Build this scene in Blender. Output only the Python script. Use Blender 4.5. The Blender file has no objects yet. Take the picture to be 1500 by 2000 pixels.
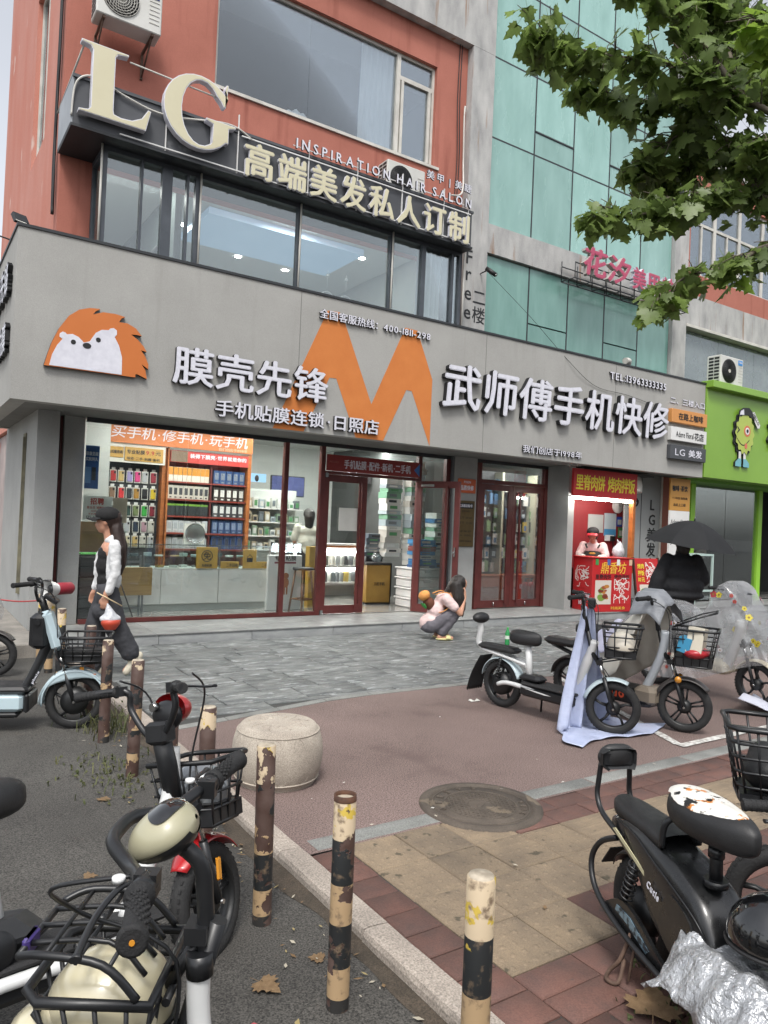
import bpy, bmesh, math, random
from math import sin, cos, pi, radians as R, atan2, sqrt
from mathutils import Vector as V, Matrix as Mx, noise as mn
from mathutils.geometry import tessellate_polygon
random.seed(7)
SC = bpy.context.scene
COL = SC.collection

# ---------------------------------------------------------------- camera
cam = bpy.data.cameras.new("camera"); camo = bpy.data.objects.new("camera", cam); COL.objects.link(camo)
cam.sensor_fit = 'VERTICAL'; cam.sensor_height = 36.0; cam.lens = 36.0*1440/2000
cam.clip_start = .05; cam.clip_end = 2000
_x = V((2181, -112, -1440)).normalized()
_u = V((.043, 1, 0)); _u.z = (_u.x*_x.x+_u.y*_x.y)/(-_x.z); _u.normalize()
_y = _u.cross(_x)
camo.matrix_world = Mx.Translation((0, 0, 1.6)) @ Mx((_x, _y, _u)).to_4x4()
SC.camera = camo

# ---------------------------------------------------------------- overcast daylight
SUN_EL, SUN_AZ = R(58), R(215)      # azimuth measured clockwise from +Y
wd = bpy.data.worlds.new("World"); SC.world = wd; wd.use_nodes = True
nt = wd.node_tree; nt.nodes.clear()
sky = nt.nodes.new('ShaderNodeTexSky'); sky.sky_type = 'NISHITA'; sky.sun_disc = False
sky.sun_elevation = SUN_EL; sky.sun_rotation = SUN_AZ; sky.air_density = 1.0; sky.dust_density = 3.0
hs = nt.nodes.new('ShaderNodeHueSaturation'); hs.inputs['Saturation'].default_value = .25
bg = nt.nodes.new('ShaderNodeBackground'); bg.inputs['Strength'].default_value = .15
wo = nt.nodes.new('ShaderNodeOutputWorld')
tcw = nt.nodes.new('ShaderNodeTexCoord')
nzw = nt.nodes.new('ShaderNodeTexNoise'); nzw.inputs['Scale'].default_value = 2.2; nzw.inputs['Detail'].default_value = 7
rmw = nt.nodes.new('ShaderNodeMapRange'); rmw.inputs[1].default_value = .3; rmw.inputs[2].default_value = .7
rmw.inputs[3].default_value = 1.2; rmw.inputs[4].default_value = 1.5
nt.links.new(tcw.outputs['Generated'], nzw.inputs['Vector']); nt.links.new(nzw.outputs['Fac'], rmw.inputs[0])
nt.links.new(rmw.outputs[0], hs.inputs['Value'])
nt.links.new(sky.outputs[0], hs.inputs['Color']); nt.links.new(hs.outputs[0], bg.inputs[0]); nt.links.new(bg.outputs[0], wo.inputs[0])
sl = bpy.data.lights.new("sun", 'SUN'); sl.energy = 1.7; sl.angle = R(14); sl.color = (1, .97, .92)
so = bpy.data.objects.new("sun", sl); COL.objects.link(so)
_d = V((sin(SUN_AZ)*cos(SUN_EL), cos(SUN_AZ)*cos(SUN_EL), sin(SUN_EL)))
so.rotation_euler = _d.to_track_quat('Z', 'Y').to_euler(); so.location = (-6, -8, 14)
vs = SC.view_settings; vs.view_transform = 'Standard'; vs.look = 'None'; vs.gamma = 1; vs.use_curve_mapping = False
vs.exposure = .42
SC.cycles.max_bounces = 8; SC.cycles.transparent_max_bounces = 16

# ---------------------------------------------------------------- materials
def H(s):
    r = []
    for i in (0, 2, 4):
        c = int(s[i:i+2], 16)/255
        r.append(c/12.92 if c <= .04045 else ((c+.055)/1.055)**2.4)
    return tuple(r)
def newmat(name):
    m = bpy.data.materials.new(name); m.use_nodes = True
    t = m.node_tree; b = t.nodes['Principled BSDF']
    return m, t, b
def ND(t, typ, **kw):
    n = t.nodes.new(typ)
    for k, v in kw.items():
        if k[0] == 'i' and k[1:].isdigit(): n.inputs[int(k[1:])].default_value = v
        else: setattr(n, k, v)
    return n
def noise(t, vec, sc, det=5, rough=.55):
    n = ND(t, 'ShaderNodeTexNoise'); n.inputs['Scale'].default_value = sc; n.inputs['Detail'].default_value = det
    n.inputs['Roughness'].default_value = rough
    t.links.new(vec, n.inputs['Vector']); return n.outputs['Fac']
def ramp(t, fac, lo, hi, a=0., b=1.):
    n = ND(t, 'ShaderNodeMapRange', i1=lo, i2=hi, i3=a, i4=b); t.links.new(fac, n.inputs[0]); return n.outputs[0]
def mixc(t, fac, a, b, mode='MIX'):
    n = ND(t, 'ShaderNodeMix', data_type='RGBA', blend_type=mode)
    for s, x in ((0, fac), (6, a), (7, b)):
        if isinstance(x, (int, float)): n.inputs[s].default_value = x
        elif isinstance(x, tuple): n.inputs[s].default_value = (*x[:3], 1)
        else: t.links.new(x, n.inputs[s])
    return n.outputs[2]
def mathn(t, op, a, b=0.):
    n = ND(t, 'ShaderNodeMath', operation=op)
    for s, x in ((0, a), (1, b)):
        if isinstance(x, (int, float)): n.inputs[s].default_value = x
        else: t.links.new(x, n.inputs[s])
    return n.outputs[0]
def coords(t, stretch=(1, 1, 1), rndoff=False, kind='Object'):
    tc = ND(t, 'ShaderNodeTexCoord'); mp = ND(t, 'ShaderNodeMapping')
    mp.inputs['Scale'].default_value = stretch
    t.links.new(tc.outputs[kind], mp.inputs['Vector'])
    if rndoff:
        oi = ND(t, 'ShaderNodeObjectInfo')
        sc = mathn(t, 'MULTIPLY', oi.outputs['Random'], 37.)
        t.links.new(sc, mp.inputs['Location'])
    return mp.outputs[0]
def mat(name, c, c2=None, rough=.6, sc=6, det=6, con=(.35, .65), bump=0., bsc=60, bdist=.01, metal=0., spec=.5, coat=0.,
        stretch=(1, 1, 1), rnd=0., emit=0., grain=0., gsc=300, alpha=None, spots=None, rvar=.0):
    m, t, b = newmat(name)
    if isinstance(c, str): c = H(c)
    if isinstance(c2, str): c2 = H(c2)
    b.inputs['Roughness'].default_value = rough; b.inputs['Metallic'].default_value = metal
    b.inputs['Specular IOR Level'].default_value = spec; b.inputs['Coat Weight'].default_value = coat
    b.inputs['Coat Roughness'].default_value = .08
    vec = coords(t, stretch, rnd > 0)
    base = None
    if c2 is not None:
        base = mixc(t, ramp(t, noise(t, vec, sc, det), *con), c, c2)
    if grain:
        g = ramp(t, noise(t, vec, gsc, 2), .3, .7, 1-grain, 1+grain)
        base = mixc(t, 1., base if base is not None else c, g, 'MULTIPLY')
    if spots:
        col, ssc, thr = spots[:3]
        v2 = coords(t, spots[3], rnd > 0) if len(spots) > 3 else vec
        s = ramp(t, noise(t, v2, ssc, 5 if len(spots) > 3 else 3), thr, thr+(spots[4] if len(spots) > 4 else .04))
        base = mixc(t, s, base if base is not None else c, H(col) if isinstance(col, str) else col)
    if rnd:
        oi = ND(t, 'ShaderNodeObjectInfo')
        g = ramp(t, oi.outputs['Random'], 0, 1, 1-rnd, 1+rnd)
        base = mixc(t, 1., base if base is not None else c, g, 'MULTIPLY')
    if base is None: b.inputs['Base Color'].default_value = (*c, 1)
    else: t.links.new(base, b.inputs['Base Color'])
    if rvar:
        t.links.new(ramp(t, noise(t, vec, sc*1.7, 4), .3, .7, max(.02, rough-rvar), min(1, rough+rvar)), b.inputs['Roughness'])
    if bump:
        bn = ND(t, 'ShaderNodeBump'); bn.inputs['Strength'].default_value = bump; bn.inputs['Distance'].default_value = bdist
        t.links.new(noise(t, vec, bsc, 4), bn.inputs['Height']); t.links.new(bn.outputs[0], b.inputs['Normal'])
    if emit:
        b.inputs['Emission Color'].default_value = (*c, 1); b.inputs['Emission Strength'].default_value = emit
    if alpha is not None: b.inputs['Alpha'].default_value = alpha
    return m
def glassmat(name, tint=(.9, .95, .93), refl=.12, rough=.0, grey=None, film=0.):
    m = bpy.data.materials.new(name); m.use_nodes = True; t = m.node_tree; t.nodes.clear()
    o = ND(t, 'ShaderNodeOutputMaterial'); tr = ND(t, 'ShaderNodeBsdfTransparent'); gl = ND(t, 'ShaderNodeBsdfGlossy')
    tr.inputs[0].default_value = (*tint, 1); gl.inputs[0].default_value = (.95, .98, 1, 1); gl.inputs['Roughness'].default_value = rough
    fr = ND(t, 'ShaderNodeLayerWeight'); fr.inputs[0].default_value = .35
    f = ramp(t, fr.outputs['Fresnel'], 0, 1, refl, min(1, refl+.55))
    mx = ND(t, 'ShaderNodeMixShader'); t.links.new(f, mx.inputs[0]); t.links.new(tr.outputs[0], mx.inputs[1]); t.links.new(gl.outputs[0], mx.inputs[2])
    last = mx.outputs[0]
    if film:
        d = ND(t, 'ShaderNodeBsdfDiffuse'); d.inputs[0].default_value = (*(grey or (.6, .65, .65)), 1)
        vec = coords(t)
        m2 = ND(t, 'ShaderNodeMixShader'); t.links.new(ramp(t, noise(t, vec, 1.5, 6), .3, .75, film*.5, film*1.4), m2.inputs[0])
        t.links.new(last, m2.inputs[1]); t.links.new(d.outputs[0], m2.inputs[2]); last = m2.outputs[0]
    t.links.new(last, o.inputs[0]); return m
def emat(name, c, s):
    m = bpy.data.materials.new(name); m.use_nodes = True; t = m.node_tree; t.nodes.clear()
    o = ND(t, 'ShaderNodeOutputMaterial'); e = ND(t, 'ShaderNodeEmission')
    e.inputs[0].default_value = (*(H(c) if isinstance(c, str) else c), 1); e.inputs[1].default_value = s
    t.links.new(e.outputs[0], o.inputs[0]); return m

# ---------------------------------------------------------------- mesh builder
I4 = Mx.Identity(4)
def basis(d):
    d = V(d).normalized(); a = V((0, 0, 1)) if abs(d.z) < .95 else V((1, 0, 0))
    u = d.cross(a).normalized(); return u, u.cross(d).normalized()   # u x v = d reversed-safe
def catmull(pts, k=6, closed=False):
    P = [V(p) for p in pts]; n = len(P); out = []
    rng = range(n) if closed else range(n-1)
    for i in rng:
        if closed: p0, p1, p2, p3 = P[i-1], P[i], P[(i+1) % n], P[(i+2) % n]
        else: p0, p1, p2, p3 = P[max(i-1, 0)], P[i], P[i+1], P[min(i+2, n-1)]
        for j in range(k):
            t = j/k
            out.append(.5*((2*p1)+(-p0+p2)*t+(2*p0-5*p1+4*p2-p3)*t*t+(-p0+3*p1-3*p2+p3)*t**3))
    if not closed: out.append(P[-1].copy())
    return out
class MB:
    def __init__(s, M=None):
        s.v = []; s.f = []; s.m = []; s.s = []; s.M = M or I4
    def add(s, vs, fs, mi=0, sm=False):
        o = len(s.v); M = s.M
        s.v += [M @ V(v) for v in vs]; s.f += [tuple(i+o for i in f) for f in fs]
        s.m += [mi]*len(fs); s.s += [sm]*len(fs); return s
    def box(s, x0, y0, z0, x1, y1, z1, mi=0):
        x0, x1 = min(x0, x1), max(x0, x1); y0, y1 = min(y0, y1), max(y0, y1); z0, z1 = min(z0, z1), max(z0, z1)
        return s.add([(x0, y0, z0), (x1, y0, z0), (x1, y1, z0), (x0, y1, z0), (x0, y0, z1), (x1, y0, z1), (x1, y1, z1), (x0, y1, z1)],
                     [(3, 2, 1, 0), (4, 5, 6, 7), (0, 1, 5, 4), (1, 2, 6, 5), (2, 3, 7, 6), (3, 0, 4, 7)], mi)
    def cbox(s, c, sz, rot=(0, 0, 0), mi=0):
        from mathutils import Euler
        Q = Mx.Translation(V(c)) @ Euler(rot).to_matrix().to_4x4(); old = s.M; s.M = old @ Q
        s.box(-sz[0]/2, -sz[1]/2, -sz[2]/2, sz[0]/2, sz[1]/2, sz[2]/2, mi); s.M = old; return s
    def rbox(s, x0, y0, z0, x1, y1, z1, b=.006, mi=0):
        vs = []; 
        for z, i in ((z0, b), (z0+b, 0), (z1-b, 0), (z1, b)):
            k = i if i else 0
            q = b if not i else b*2
            a = 0 if not i else b
            vs += [(x0+a+b, y0+a, z), (x1-a-b, y0+a, z), (x1-a, y0+a+b, z), (x1-a, y1-a-b, z), (x1-a-b, y1-a, z), (x0+a+b, y1-a, z), (x0+a, y1-a-b, z), (x0+a, y0+a+b, z)]
        fs = [tuple(range(7, -1, -1)), tuple(range(24, 32))]
        for k in range(3):
            for j in range(8):
                fs.append((k*8+j, k*8+(j+1) % 8, k*8+8+(j+1) % 8, k*8+8+j))
        return s.add(vs, fs, mi)
    def cyl(s, p0, p1, r0, r1=None, n=12, mi=0, cap=True, sm=True):
        p0, p1 = V(p0), V(p1); r1 = r0 if r1 is None else r1; u, w = basis(p1-p0)
        vs = []
        for p, r in ((p0, r0), (p1, r1)):
            for i in range(n):
                a = 2*pi*i/n; vs.append(p+(u*cos(a)+w*sin(a))*r)
        s.add(vs, [((i+1) % n, i, n+i, n+(i+1) % n) for i in range(n)], mi, sm)
        if cap:
            s.add(vs[:n], [tuple(range(n))], mi); s.add(vs[n:], [tuple(range(n-1, -1, -1))], mi)
        return s
    def tube(s, pts, r, n=8, mi=0, closed=False, cap=True, sm=True, flat=1.):
        P = [V(p) for p in pts]; N = len(P)
        rr = r if isinstance(r, (list, tuple)) else [r]*N
        vs = []; u = None
        for i in range(N):
            d = (P[(i+1) % N]-P[i-1]) if closed else (P[min(i+1, N-1)]-P[max(i-1, 0)])
            if d.length < 1e-9: d = V((0, 0, 1))
            d.normalize()
            if u is None: u, _ = basis(d)
            u = (u-d*u.dot(d));
            if u.length < 1e-6: u, _ = basis(d)
            u.normalize(); w = u.cross(d)
            for k in range(n):
                a = 2*pi*k/n; vs.append(P[i]+(u*cos(a)+w*sin(a)*flat)*rr[i])
        fs = []
        for i in range(N if closed else N-1):
            j = (i+1) % N
            for k in range(n):
                fs.append((i*n+(k+1) % n, i*n+k, j*n+k, j*n+(k+1) % n))
        s.add(vs, fs, mi, sm)
        if cap and not closed:
            s.add(vs[:n], [tuple(range(n))], mi); s.add(vs[-n:], [tuple(range(n-1, -1, -1))], mi)
        return s
    def lathe(s, prof, n=20, c=(0, 0, 0), axis='z', mi=0, sm=True):
        c = V(c); vs = []; fs = []
        for r, z in prof:
            for i in range(n):
                a = 2*pi*i/n; p = (r*cos(a), r*sin(a), z)
                if axis == 'y': p = (p[0], p[2], -p[1])
                elif axis == 'x': p = (p[2], p[0], p[1])
                vs.append(c+V(p))
        for k in range(len(prof)-1):
            for i in range(n):
                fs.append((k*n+i, k*n+(i+1) % n, k*n+n+(i+1) % n, k*n+n+i))
        return s.add(vs, fs, mi, sm)
    def ell(s, c, r, rot=None, nu=14, nv=8, mi=0):
        c = V(c); Q = rot.to_3x3() if rot is not None else None; vs = []; fs = []
        if isinstance(r, (int, float)): r = (r, r, r)
        def pt(x, y, z):
            p = V((x*r[0], y*r[1], z*r[2])); return c+(Q @ p if Q is not None else p)
        vs.append(pt(0, 0, -1))
        for j in range(1, nv):
            t = -pi/2+pi*j/nv
            for i in range(nu):
                a = 2*pi*i/nu; vs.append(pt(cos(t)*cos(a), cos(t)*sin(a), sin(t)))
        vs.append(pt(0, 0, 1)); L = len(vs)-1
        for i in range(nu):
            fs.append((0, 1+(i+1) % nu, 1+i)); fs.append((L, L-nu+i, L-nu+(i+1) % nu))
        for j in range(nv-2):
            for i in range(nu):
                a = 1+j*nu+i; b = 1+j*nu+(i+1) % nu; fs.append((a, b, b+nu, a+nu))
        return s.add(vs, fs, mi, True)
    def cap(s, p0, p1, r0, r1=None, n=10, mi=0):      # closed tapered capsule
        p0, p1 = V(p0), V(p1); r1 = r0 if r1 is None else r1
        d = (p1-p0); L = max(d.length, 1e-6); d = d/L
        pts = []; rr = []
        for k in range(4):
            a = pi/2*(k/4); pts.append(p0-d*r0*cos(a)); rr.append(max(r0*sin(a), r0*.08))
        pts += [p0, p1]; rr += [r0, r1]
        for k in range(3, -1, -1):
            a = pi/2*(k/4); pts.append(p1+d*r1*cos(a)); rr.append(max(r1*sin(a), r1*.08))
        return s.tube(pts, rr, n, mi)
    def prism(s, poly, fn, d0, d1, mi=0, mside=None, sm=False):
        n = len(poly); mside = mi if mside is None else mside
        a = [fn(p[0], p[1], d0) for p in poly]; b = [fn(p[0], p[1], d1) for p in poly]
        tri = tessellate_polygon([[V((p[0], p[1], 0)) for p in poly]])
        s.add(a, [tuple(t) for t in tri], mi); s.add(b, [tuple(t) for t in tri], mi)
        s.add(a+b, [(i, (i+1) % n, n+(i+1) % n, n+i) for i in range(n)], mside, sm)
        return s
    def grid(s, fn, nu, nv, mi=0, sm=True):
        vs = [fn(i/nu, j/nv) for j in range(nv+1) for i in range(nu+1)]
        fs = [(j*(nu+1)+i, j*(nu+1)+i+1, (j+1)*(nu+1)+i+1, (j+1)*(nu+1)+i) for j in range(nv) for i in range(nu)]
        return s.add(vs, fs, mi, sm)
    def mesh(s, name, mats, fix=True):
        me = bpy.data.meshes.new(name); me.from_pydata([tuple(v) for v in s.v], [], s.f)
        if not isinstance(mats, (list, tuple)): mats = [mats]
        for m in mats: me.materials.append(m)
        me.polygons.foreach_set('material_index', s.m); me.polygons.foreach_set('use_smooth', s.s)
        me.update()
        if fix:
            bm = bmesh.new(); bm.from_mesh(me); bmesh.ops.remove_doubles(bm, verts=bm.verts, dist=1e-5)
            bmesh.ops.recalc_face_normals(bm, faces=bm.faces); bm.to_mesh(me); bm.free()
        return me
    def build(s, name, mats, parent=None, bev=0, solid=0, sub=0, fix=True):
        return link(name, s.mesh(name, mats, fix), parent, bev, solid, sub)
def link(name, me, parent=None, bev=0, solid=0, sub=0):
    o = bpy.data.objects.new(name, me); COL.objects.link(o)
    if parent is not None: o.parent = parent
    if solid:
        md = o.modifiers.new('solid', 'SOLIDIFY'); md.thickness = solid; md.offset = 0
    if sub:
        md = o.modifiers.new('sub', 'SUBSURF'); md.levels = md.render_levels = sub
    if bev:
        md = o.modifiers.new('bevel', 'BEVEL'); md.width = bev; md.segments = 2; md.limit_method = 'ANGLE'; md.angle_limit = R(40)
    return o
def tag(o, label=None, cat=None, group=None, kind=None):
    if label: o['label'] = label
    if cat: o['category'] = cat
    if group: o['group'] = group
    if kind: o['kind'] = kind
    return o
def thing(name, label, cat, loc=(0, 0, 0), rotz=0., group=None, lean=0.):
    o = bpy.data.objects.new(name, None); COL.objects.link(o); o.empty_display_size = .1
    o.location = loc; o.rotation_euler = (lean, 0, rotz); return tag(o, label, cat, group)
def inv(t):                                   # build in world coordinates under a thing
    from mathutils import Euler
    return (Mx.Translation(t.location) @ Euler(t.rotation_euler).to_matrix().to_4x4()).inverted()
def WB(t): return MB(inv(t))
def copy_tree(o, parent=None):
    c = o.copy(); COL.objects.link(c)
    if parent is not None: c.parent = parent
    for ch in list(o.children): copy_tree(ch, c)
    return c
def blob(name, mb, m, parent=None, vox=.012, smooth=6, fac=.5):
    nm = (m[0] if isinstance(m, (list, tuple)) else m).name
    vox = vox*1.3
    wr = .0065 if any(k in nm for k in ('trousers', 'jacket', 'shirt', 'coat', 'top', 'sleeve', 'pack_')) else (.007 if 'hair' in nm else 0)
    me = mb.mesh(name+'_raw', m); o = bpy.data.objects.new(name, me); COL.objects.link(o)
    r = o.modifiers.new('r', 'REMESH'); r.mode = 'VOXEL'; r.voxel_size = vox; r.use_smooth_shade = True
    if smooth:
        k = o.modifiers.new('k', 'SMOOTH'); k.iterations = smooth; k.factor = fac
    dg = bpy.context.evaluated_depsgraph_get(); dg.update()
    ne = bpy.data.meshes.new_from_object(o.evaluated_get(dg)); ne.name = name
    if wr:                                    # folds in cloth, locks in hair
        hair = 'hair' in nm
        for v in ne.vertices:
            c = v.co; d = mn.noise((c.x*55, c.y*55, c.z*4)) if hair else mn.noise((c.x*9+c.z*5, c.y*9-c.z*3, c.z*17))+.5*mn.noise((c.x*22, c.y*22-c.z*12, c.z*26+5))
            v.co = c+v.normal*wr*(abs(d)*1.4-.3 if not hair else d)
    o.modifiers.clear(); o.data = ne; bpy.data.meshes.remove(me)
    if not ne.materials: ne.materials.append(m if not isinstance(m, (list, tuple)) else m[0])
    ne.polygons.foreach_set('use_smooth', [True]*len(ne.polygons))
    if parent is not None: o.parent = parent
    return o

# ---------------------------------------------------------------- lettering
_gl = {}
CJKW = None
def glyph(ch, bold, shear=0.):
    k = (ch, round(bold, 3), shear)
    if k in _gl: return _gl[k]
    cu = bpy.data.curves.new('glyph', 'FONT'); cu.body = ch; cu.extrude = .5; cu.resolution_u = 2; cu.shear = shear
    o = bpy.data.objects.new('glyph', cu); COL.objects.link(o)
    dg = bpy.context.evaluated_depsgraph_get(); dg.update()
    me = bpy.data.meshes.new_from_object(o.evaluated_get(dg))
    vs = [v.co.copy() for v in me.vertices]; fs = [tuple(p.vertices) for p in me.polygons]
    nz = [abs(p.normal.z) for p in me.polygons]
    bpy.data.objects.remove(o); bpy.data.curves.remove(cu); bpy.data.meshes.remove(me)
    if vs:
        x0 = min(v.x for v in vs); x1 = max(v.x for v in vs); y0 = min(v.y for v in vs); y1 = max(v.y for v in vs)
    else: x0, x1, y0, y1 = 0, .25, 0, 0
    if bold > 0 and vs:                       # embolden: the same outline struck again, each strike a hair lower than the last
        v0, f0, n0 = vs, fs, nz; vs, fs, nz = list(v0), list(f0), list(n0)
        for q, (dx, dy) in enumerate(((bold, 0), (-bold, 0), (0, bold*.8), (0, -bold*.8))):
            o_ = len(vs); s_ = 1-.012*(q+1)
            vs += [V((v.x+dx, v.y+dy, (v.z+.5)*s_-.5)) for v in v0]; fs += [tuple(i+o_ for i in f) for f in f0]; nz += n0
        x0 -= bold; x1 += bold; y0 -= bold*.8; y1 += bold*.8
    _gl[k] = (vs, fs, nz, x0, x1, y0, y1); return _gl[k]
_lm = {}
def letters(parent, text, o, w, h, ux=(1, 0, 0), uz=(0, 0, 1), out=(0, -1, 0), depth=.02, mats=None, bold=.0, name='letter',
            joined=False, vert=False, track=.06, shear=0., back=0.):
    """Raised lettering in the plane at o spanned by ux (reading direction) and uz (up), facing out; w, h = size of the whole line."""
    mats = mats if isinstance(mats, (list, tuple)) else [mats, mats]
    ux, uz, out, o = V(ux), V(uz), V(out), V(o)
    ref = glyph('国', bold); cw = (ref[4]-ref[3])*1.1; cx = (ref[3]+ref[4])/2; cy = (ref[5]+ref[6])/2
    cells = []; x = 0.
    for ch in text:
        if ch == ' ': x += cw*.4; continue
        g = glyph(ch, bold, shear)
        if ord(ch) > 0x2000 or ch == '·':
            if ch == '·': x += cw*.45; cells.append((ch, x-cw*.22-(g[3]+g[4])/2, g)); continue
            if vert: cells.append((ch, 0, g)); continue
            cells.append((ch, x+cw/2-cx, g)); x += cw*(1+track)
        else:
            if vert: cells.append((ch, cx-(g[3]+g[4])/2, g)); continue
            cells.append((ch, x-g[3], g)); x += (g[4]-g[3])+cw*(.1+track*.5)
    inst = []
    if vert:
        n = len(cells); pitch = h/n; s = min(w/cw*1.1, pitch/cw)
        for i, (ch, dx, g) in enumerate(cells):
            inst.append((ch, g, (dx-cx)*s+w/2, h-pitch*(i+.5)-(g[5]+g[6])/2*s, s, s))
    else:
        X0 = min(dx+g[3] for c, dx, g in cells); X1 = max(dx+g[4] for c, dx, g in cells)
        Y0 = min(g[5] for c, dx, g in cells if c not in ',、·-:'); Y1 = max(g[6] for c, dx, g in cells if c not in ',、·-:')
        sx = w/(X1-X0); sz = h/(Y1-Y0)
        for ch, dx, g in cells: inst.append((ch, g, (dx-X0)*sx, -Y0*sz, sx, sz))
    B = Mx((ux, out, uz)).transposed().to_4x4()
    if joined:
        mb = MB(); 
        for ch, g, px, pz, sx, sz in inst:
            vs = [o+ux*(px+v.x*sx)+uz*(pz+v.y*sz)+out*((v.z+.5)*depth+back) for v in g[0]]
            for f, nz in zip(g[1], g[2]): pass
            mb.add(vs, g[1], 0)
            mb.m[-len(g[1]):] = [0 if nz > .5 else 1 for nz in g[2]]
        M = inv(parent) if parent is not None else I4
        mb.v = [M @ v for v in mb.v]
        return [mb.build(name, mats, parent, fix=True)]
    obs = []
    for ch, g, px, pz, sx, sz in inst:
        k = (ch, round(bold, 3), shear, mats[0].name, mats[1].name)
        if k not in _lm:
            me = bpy.data.meshes.new(name); me.from_pydata([(v.x, v.z+.5, v.y) for v in g[0]], [], g[1])
            for m in mats: me.materials.append(m)
            me.polygons.foreach_set('material_index', [0 if nz > .5 else 1 for nz in g[2]]); me.update()
            bm = bmesh.new(); bm.from_mesh(me); bmesh.ops.recalc_face_normals(bm, faces=bm.faces); bm.to_mesh(me); bm.free()
            _lm[k] = me
        ob = link(name, _lm[k], parent)
        Mw = Mx.Translation(o+ux*px+uz*pz+out*back) @ B @ Mx.Diagonal((sx, depth, sz, 1))
        ob.matrix_basis = (inv(parent) if parent is not None else I4) @ Mw
        obs.append(ob)
    return obs
def wall_boxes(mb, axis, c0, c1, a0, a1, z0, z1, holes, mi=0):
    """Wall slab between c0..c1 on its thickness axis, spanning a0..a1 and z0..z1, with rectangular holes (a0,a1,z0,z1)."""
    A = sorted({a0, a1, *[min(max(h[i], a0), a1) for h in holes for i in (0, 1)]})
    Z = sorted({z0, z1, *[min(max(h[i], z0), z1) for h in holes for i in (2, 3)]})
    for i in range(len(A)-1):
        run = None
        for j in range(len(Z)-1):
            ca, cz = (A[i]+A[i+1])/2, (Z[j]+Z[j+1])/2
            solid = not any(h[0] < ca < h[1] and h[2] < cz < h[3] for h in holes)
            if solid: run = (run[0] if run else Z[j], Z[j+1])
            if run and (not solid or j == len(Z)-2):
                if axis == 'y': mb.box(A[i], c0, run[0], A[i+1], c1, run[1], mi)
                else: mb.box(c0, A[i], run[0], c1, A[i+1], run[1], mi)
                run = None
    return mb
# ================================================================ MATERIALS (shared)
M = {}
M['asphalt'] = mat('asphalt', '4c4a46', '393734', rough=.85, sc=1.3, con=(.3, .7), bump=.6, bsc=150, bdist=.006, grain=.85, gsc=150, spots=('3c3a37', .9, .62))
M['redasph'] = mat('red_asphalt', '75645f', '645550', rough=.85, sc=1.1, con=(.3, .7), bump=.6, bsc=120, bdist=.006, grain=.75, gsc=130, spots=('564643', 1.1, .6, (1, 1, 1), .15))
M['soil'] = mat('soil', '4b4238', '3a342c', rough=.95, sc=9, bump=.8, bsc=70, grain=.4, gsc=160)
M['stamp'] = mat('stamped_concrete', '757775', '474a4b', rough=.6, sc=4.5, con=(.3, .7), bump=1., bsc=11, bdist=.02, rnd=.14, grain=.22, gsc=60, spots=('8f9292', 7, .60), rvar=.2, stretch=(.8, 2.4, 1))
M['joint'] = mat('joint', '3d3d3b', rough=.9, bump=.4, bsc=90)
M['brick'] = mat('clay_paver', '67483f', '523f3a', rough=.78, sc=7, con=(.3, .7), bump=.5, bsc=90, bdist=.004, rnd=.2, grain=.2, gsc=180, spots=('4a3f3b', 9, .68))
M['yellow'] = mat('yellow_paver', '84745f', '62574a', rough=.8, sc=4, con=(.3, .7), bump=.4, bsc=110, bdist=.003, rnd=.13, grain=.2, gsc=200, spots=('4c4538', 11, .64))
M['kerb'] = mat('granite_kerb', 'a59b90', '8a8178', rough=.75, sc=3, con=(.3, .7), bump=.35, bsc=140, bdist=.004, grain=.4, gsc=130, rnd=.06)
M['strip'] = mat('granite_strip', '7f807c', '6b6c69', rough=.75, sc=4, bump=.3, bsc=140, bdist=.004, grain=.35, gsc=160, rnd=.08)
M['step'] = mat('step_granite', '8c8d8b', '737473', rough=.42, sc=3, con=(.3, .7), bump=.1, bsc=120, bdist=.002, grain=.2, gsc=220, rnd=.05, rvar=.12)
M['riser'] = mat('riser_stone', 'a2a4a3', '86898a', rough=.5, sc=5, con=(.25, .75), grain=.1, gsc=90, rnd=.05, stretch=(1, 1, 3))
M['concrete'] = mat('old_concrete', '8f8a82', '716d67', rough=.85, sc=3, bump=.5, bsc=60, grain=.2, gsc=120)
M['roadpaint'] = mat('road_paint', 'cfcfca', '9a9590', rough=.7, sc=30, con=(.42, .6), grain=.2, gsc=120)

def struct(name, mb, m, parent=None, **k):
    o = mb.build(name, m, parent, **k)
    if parent is None: tag(o, kind='structure')
    return o
def polygon_sheet(name, poly, z, m):
    tri = tessellate_polygon([[V((p[0], p[1], 0)) for p in poly]])
    return struct(name, MB().add([(p[0], p[1], z) for p in poly], [tuple(t) for t in tri]), m)
# ---- big ground and the road surface left of the kerb
struct('ground', MB().grid(lambda u, v: (-300+600*u, -300+600*v, -.058), 2, 2), M['asphalt'])
def road_z(x, y):
    return -.05+.006*mn.noise((x*.9, y*.9, 0))+.004*mn.noise((x*3, y*3, 3))
struct('road', MB().grid(lambda u, v: (-9+10.62*u, -4+13.0*v, road_z(-9+10.62*u, -4+13*v)), 60, 70), M['asphalt'])
# dirt that has gathered along the kerb
struct('dirt_strip', MB().grid(lambda u, v: ((1.585-.12*(1-u)*(.6+.5*mn.noise((v*9, 2, 0))+.25*mn.noise((v*40, 5, 0)))), -2+10.7*v, road_z(1.4, -2+10.7*v)+.002+.014*u*u), 10, 200), M['soil'])

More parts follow.
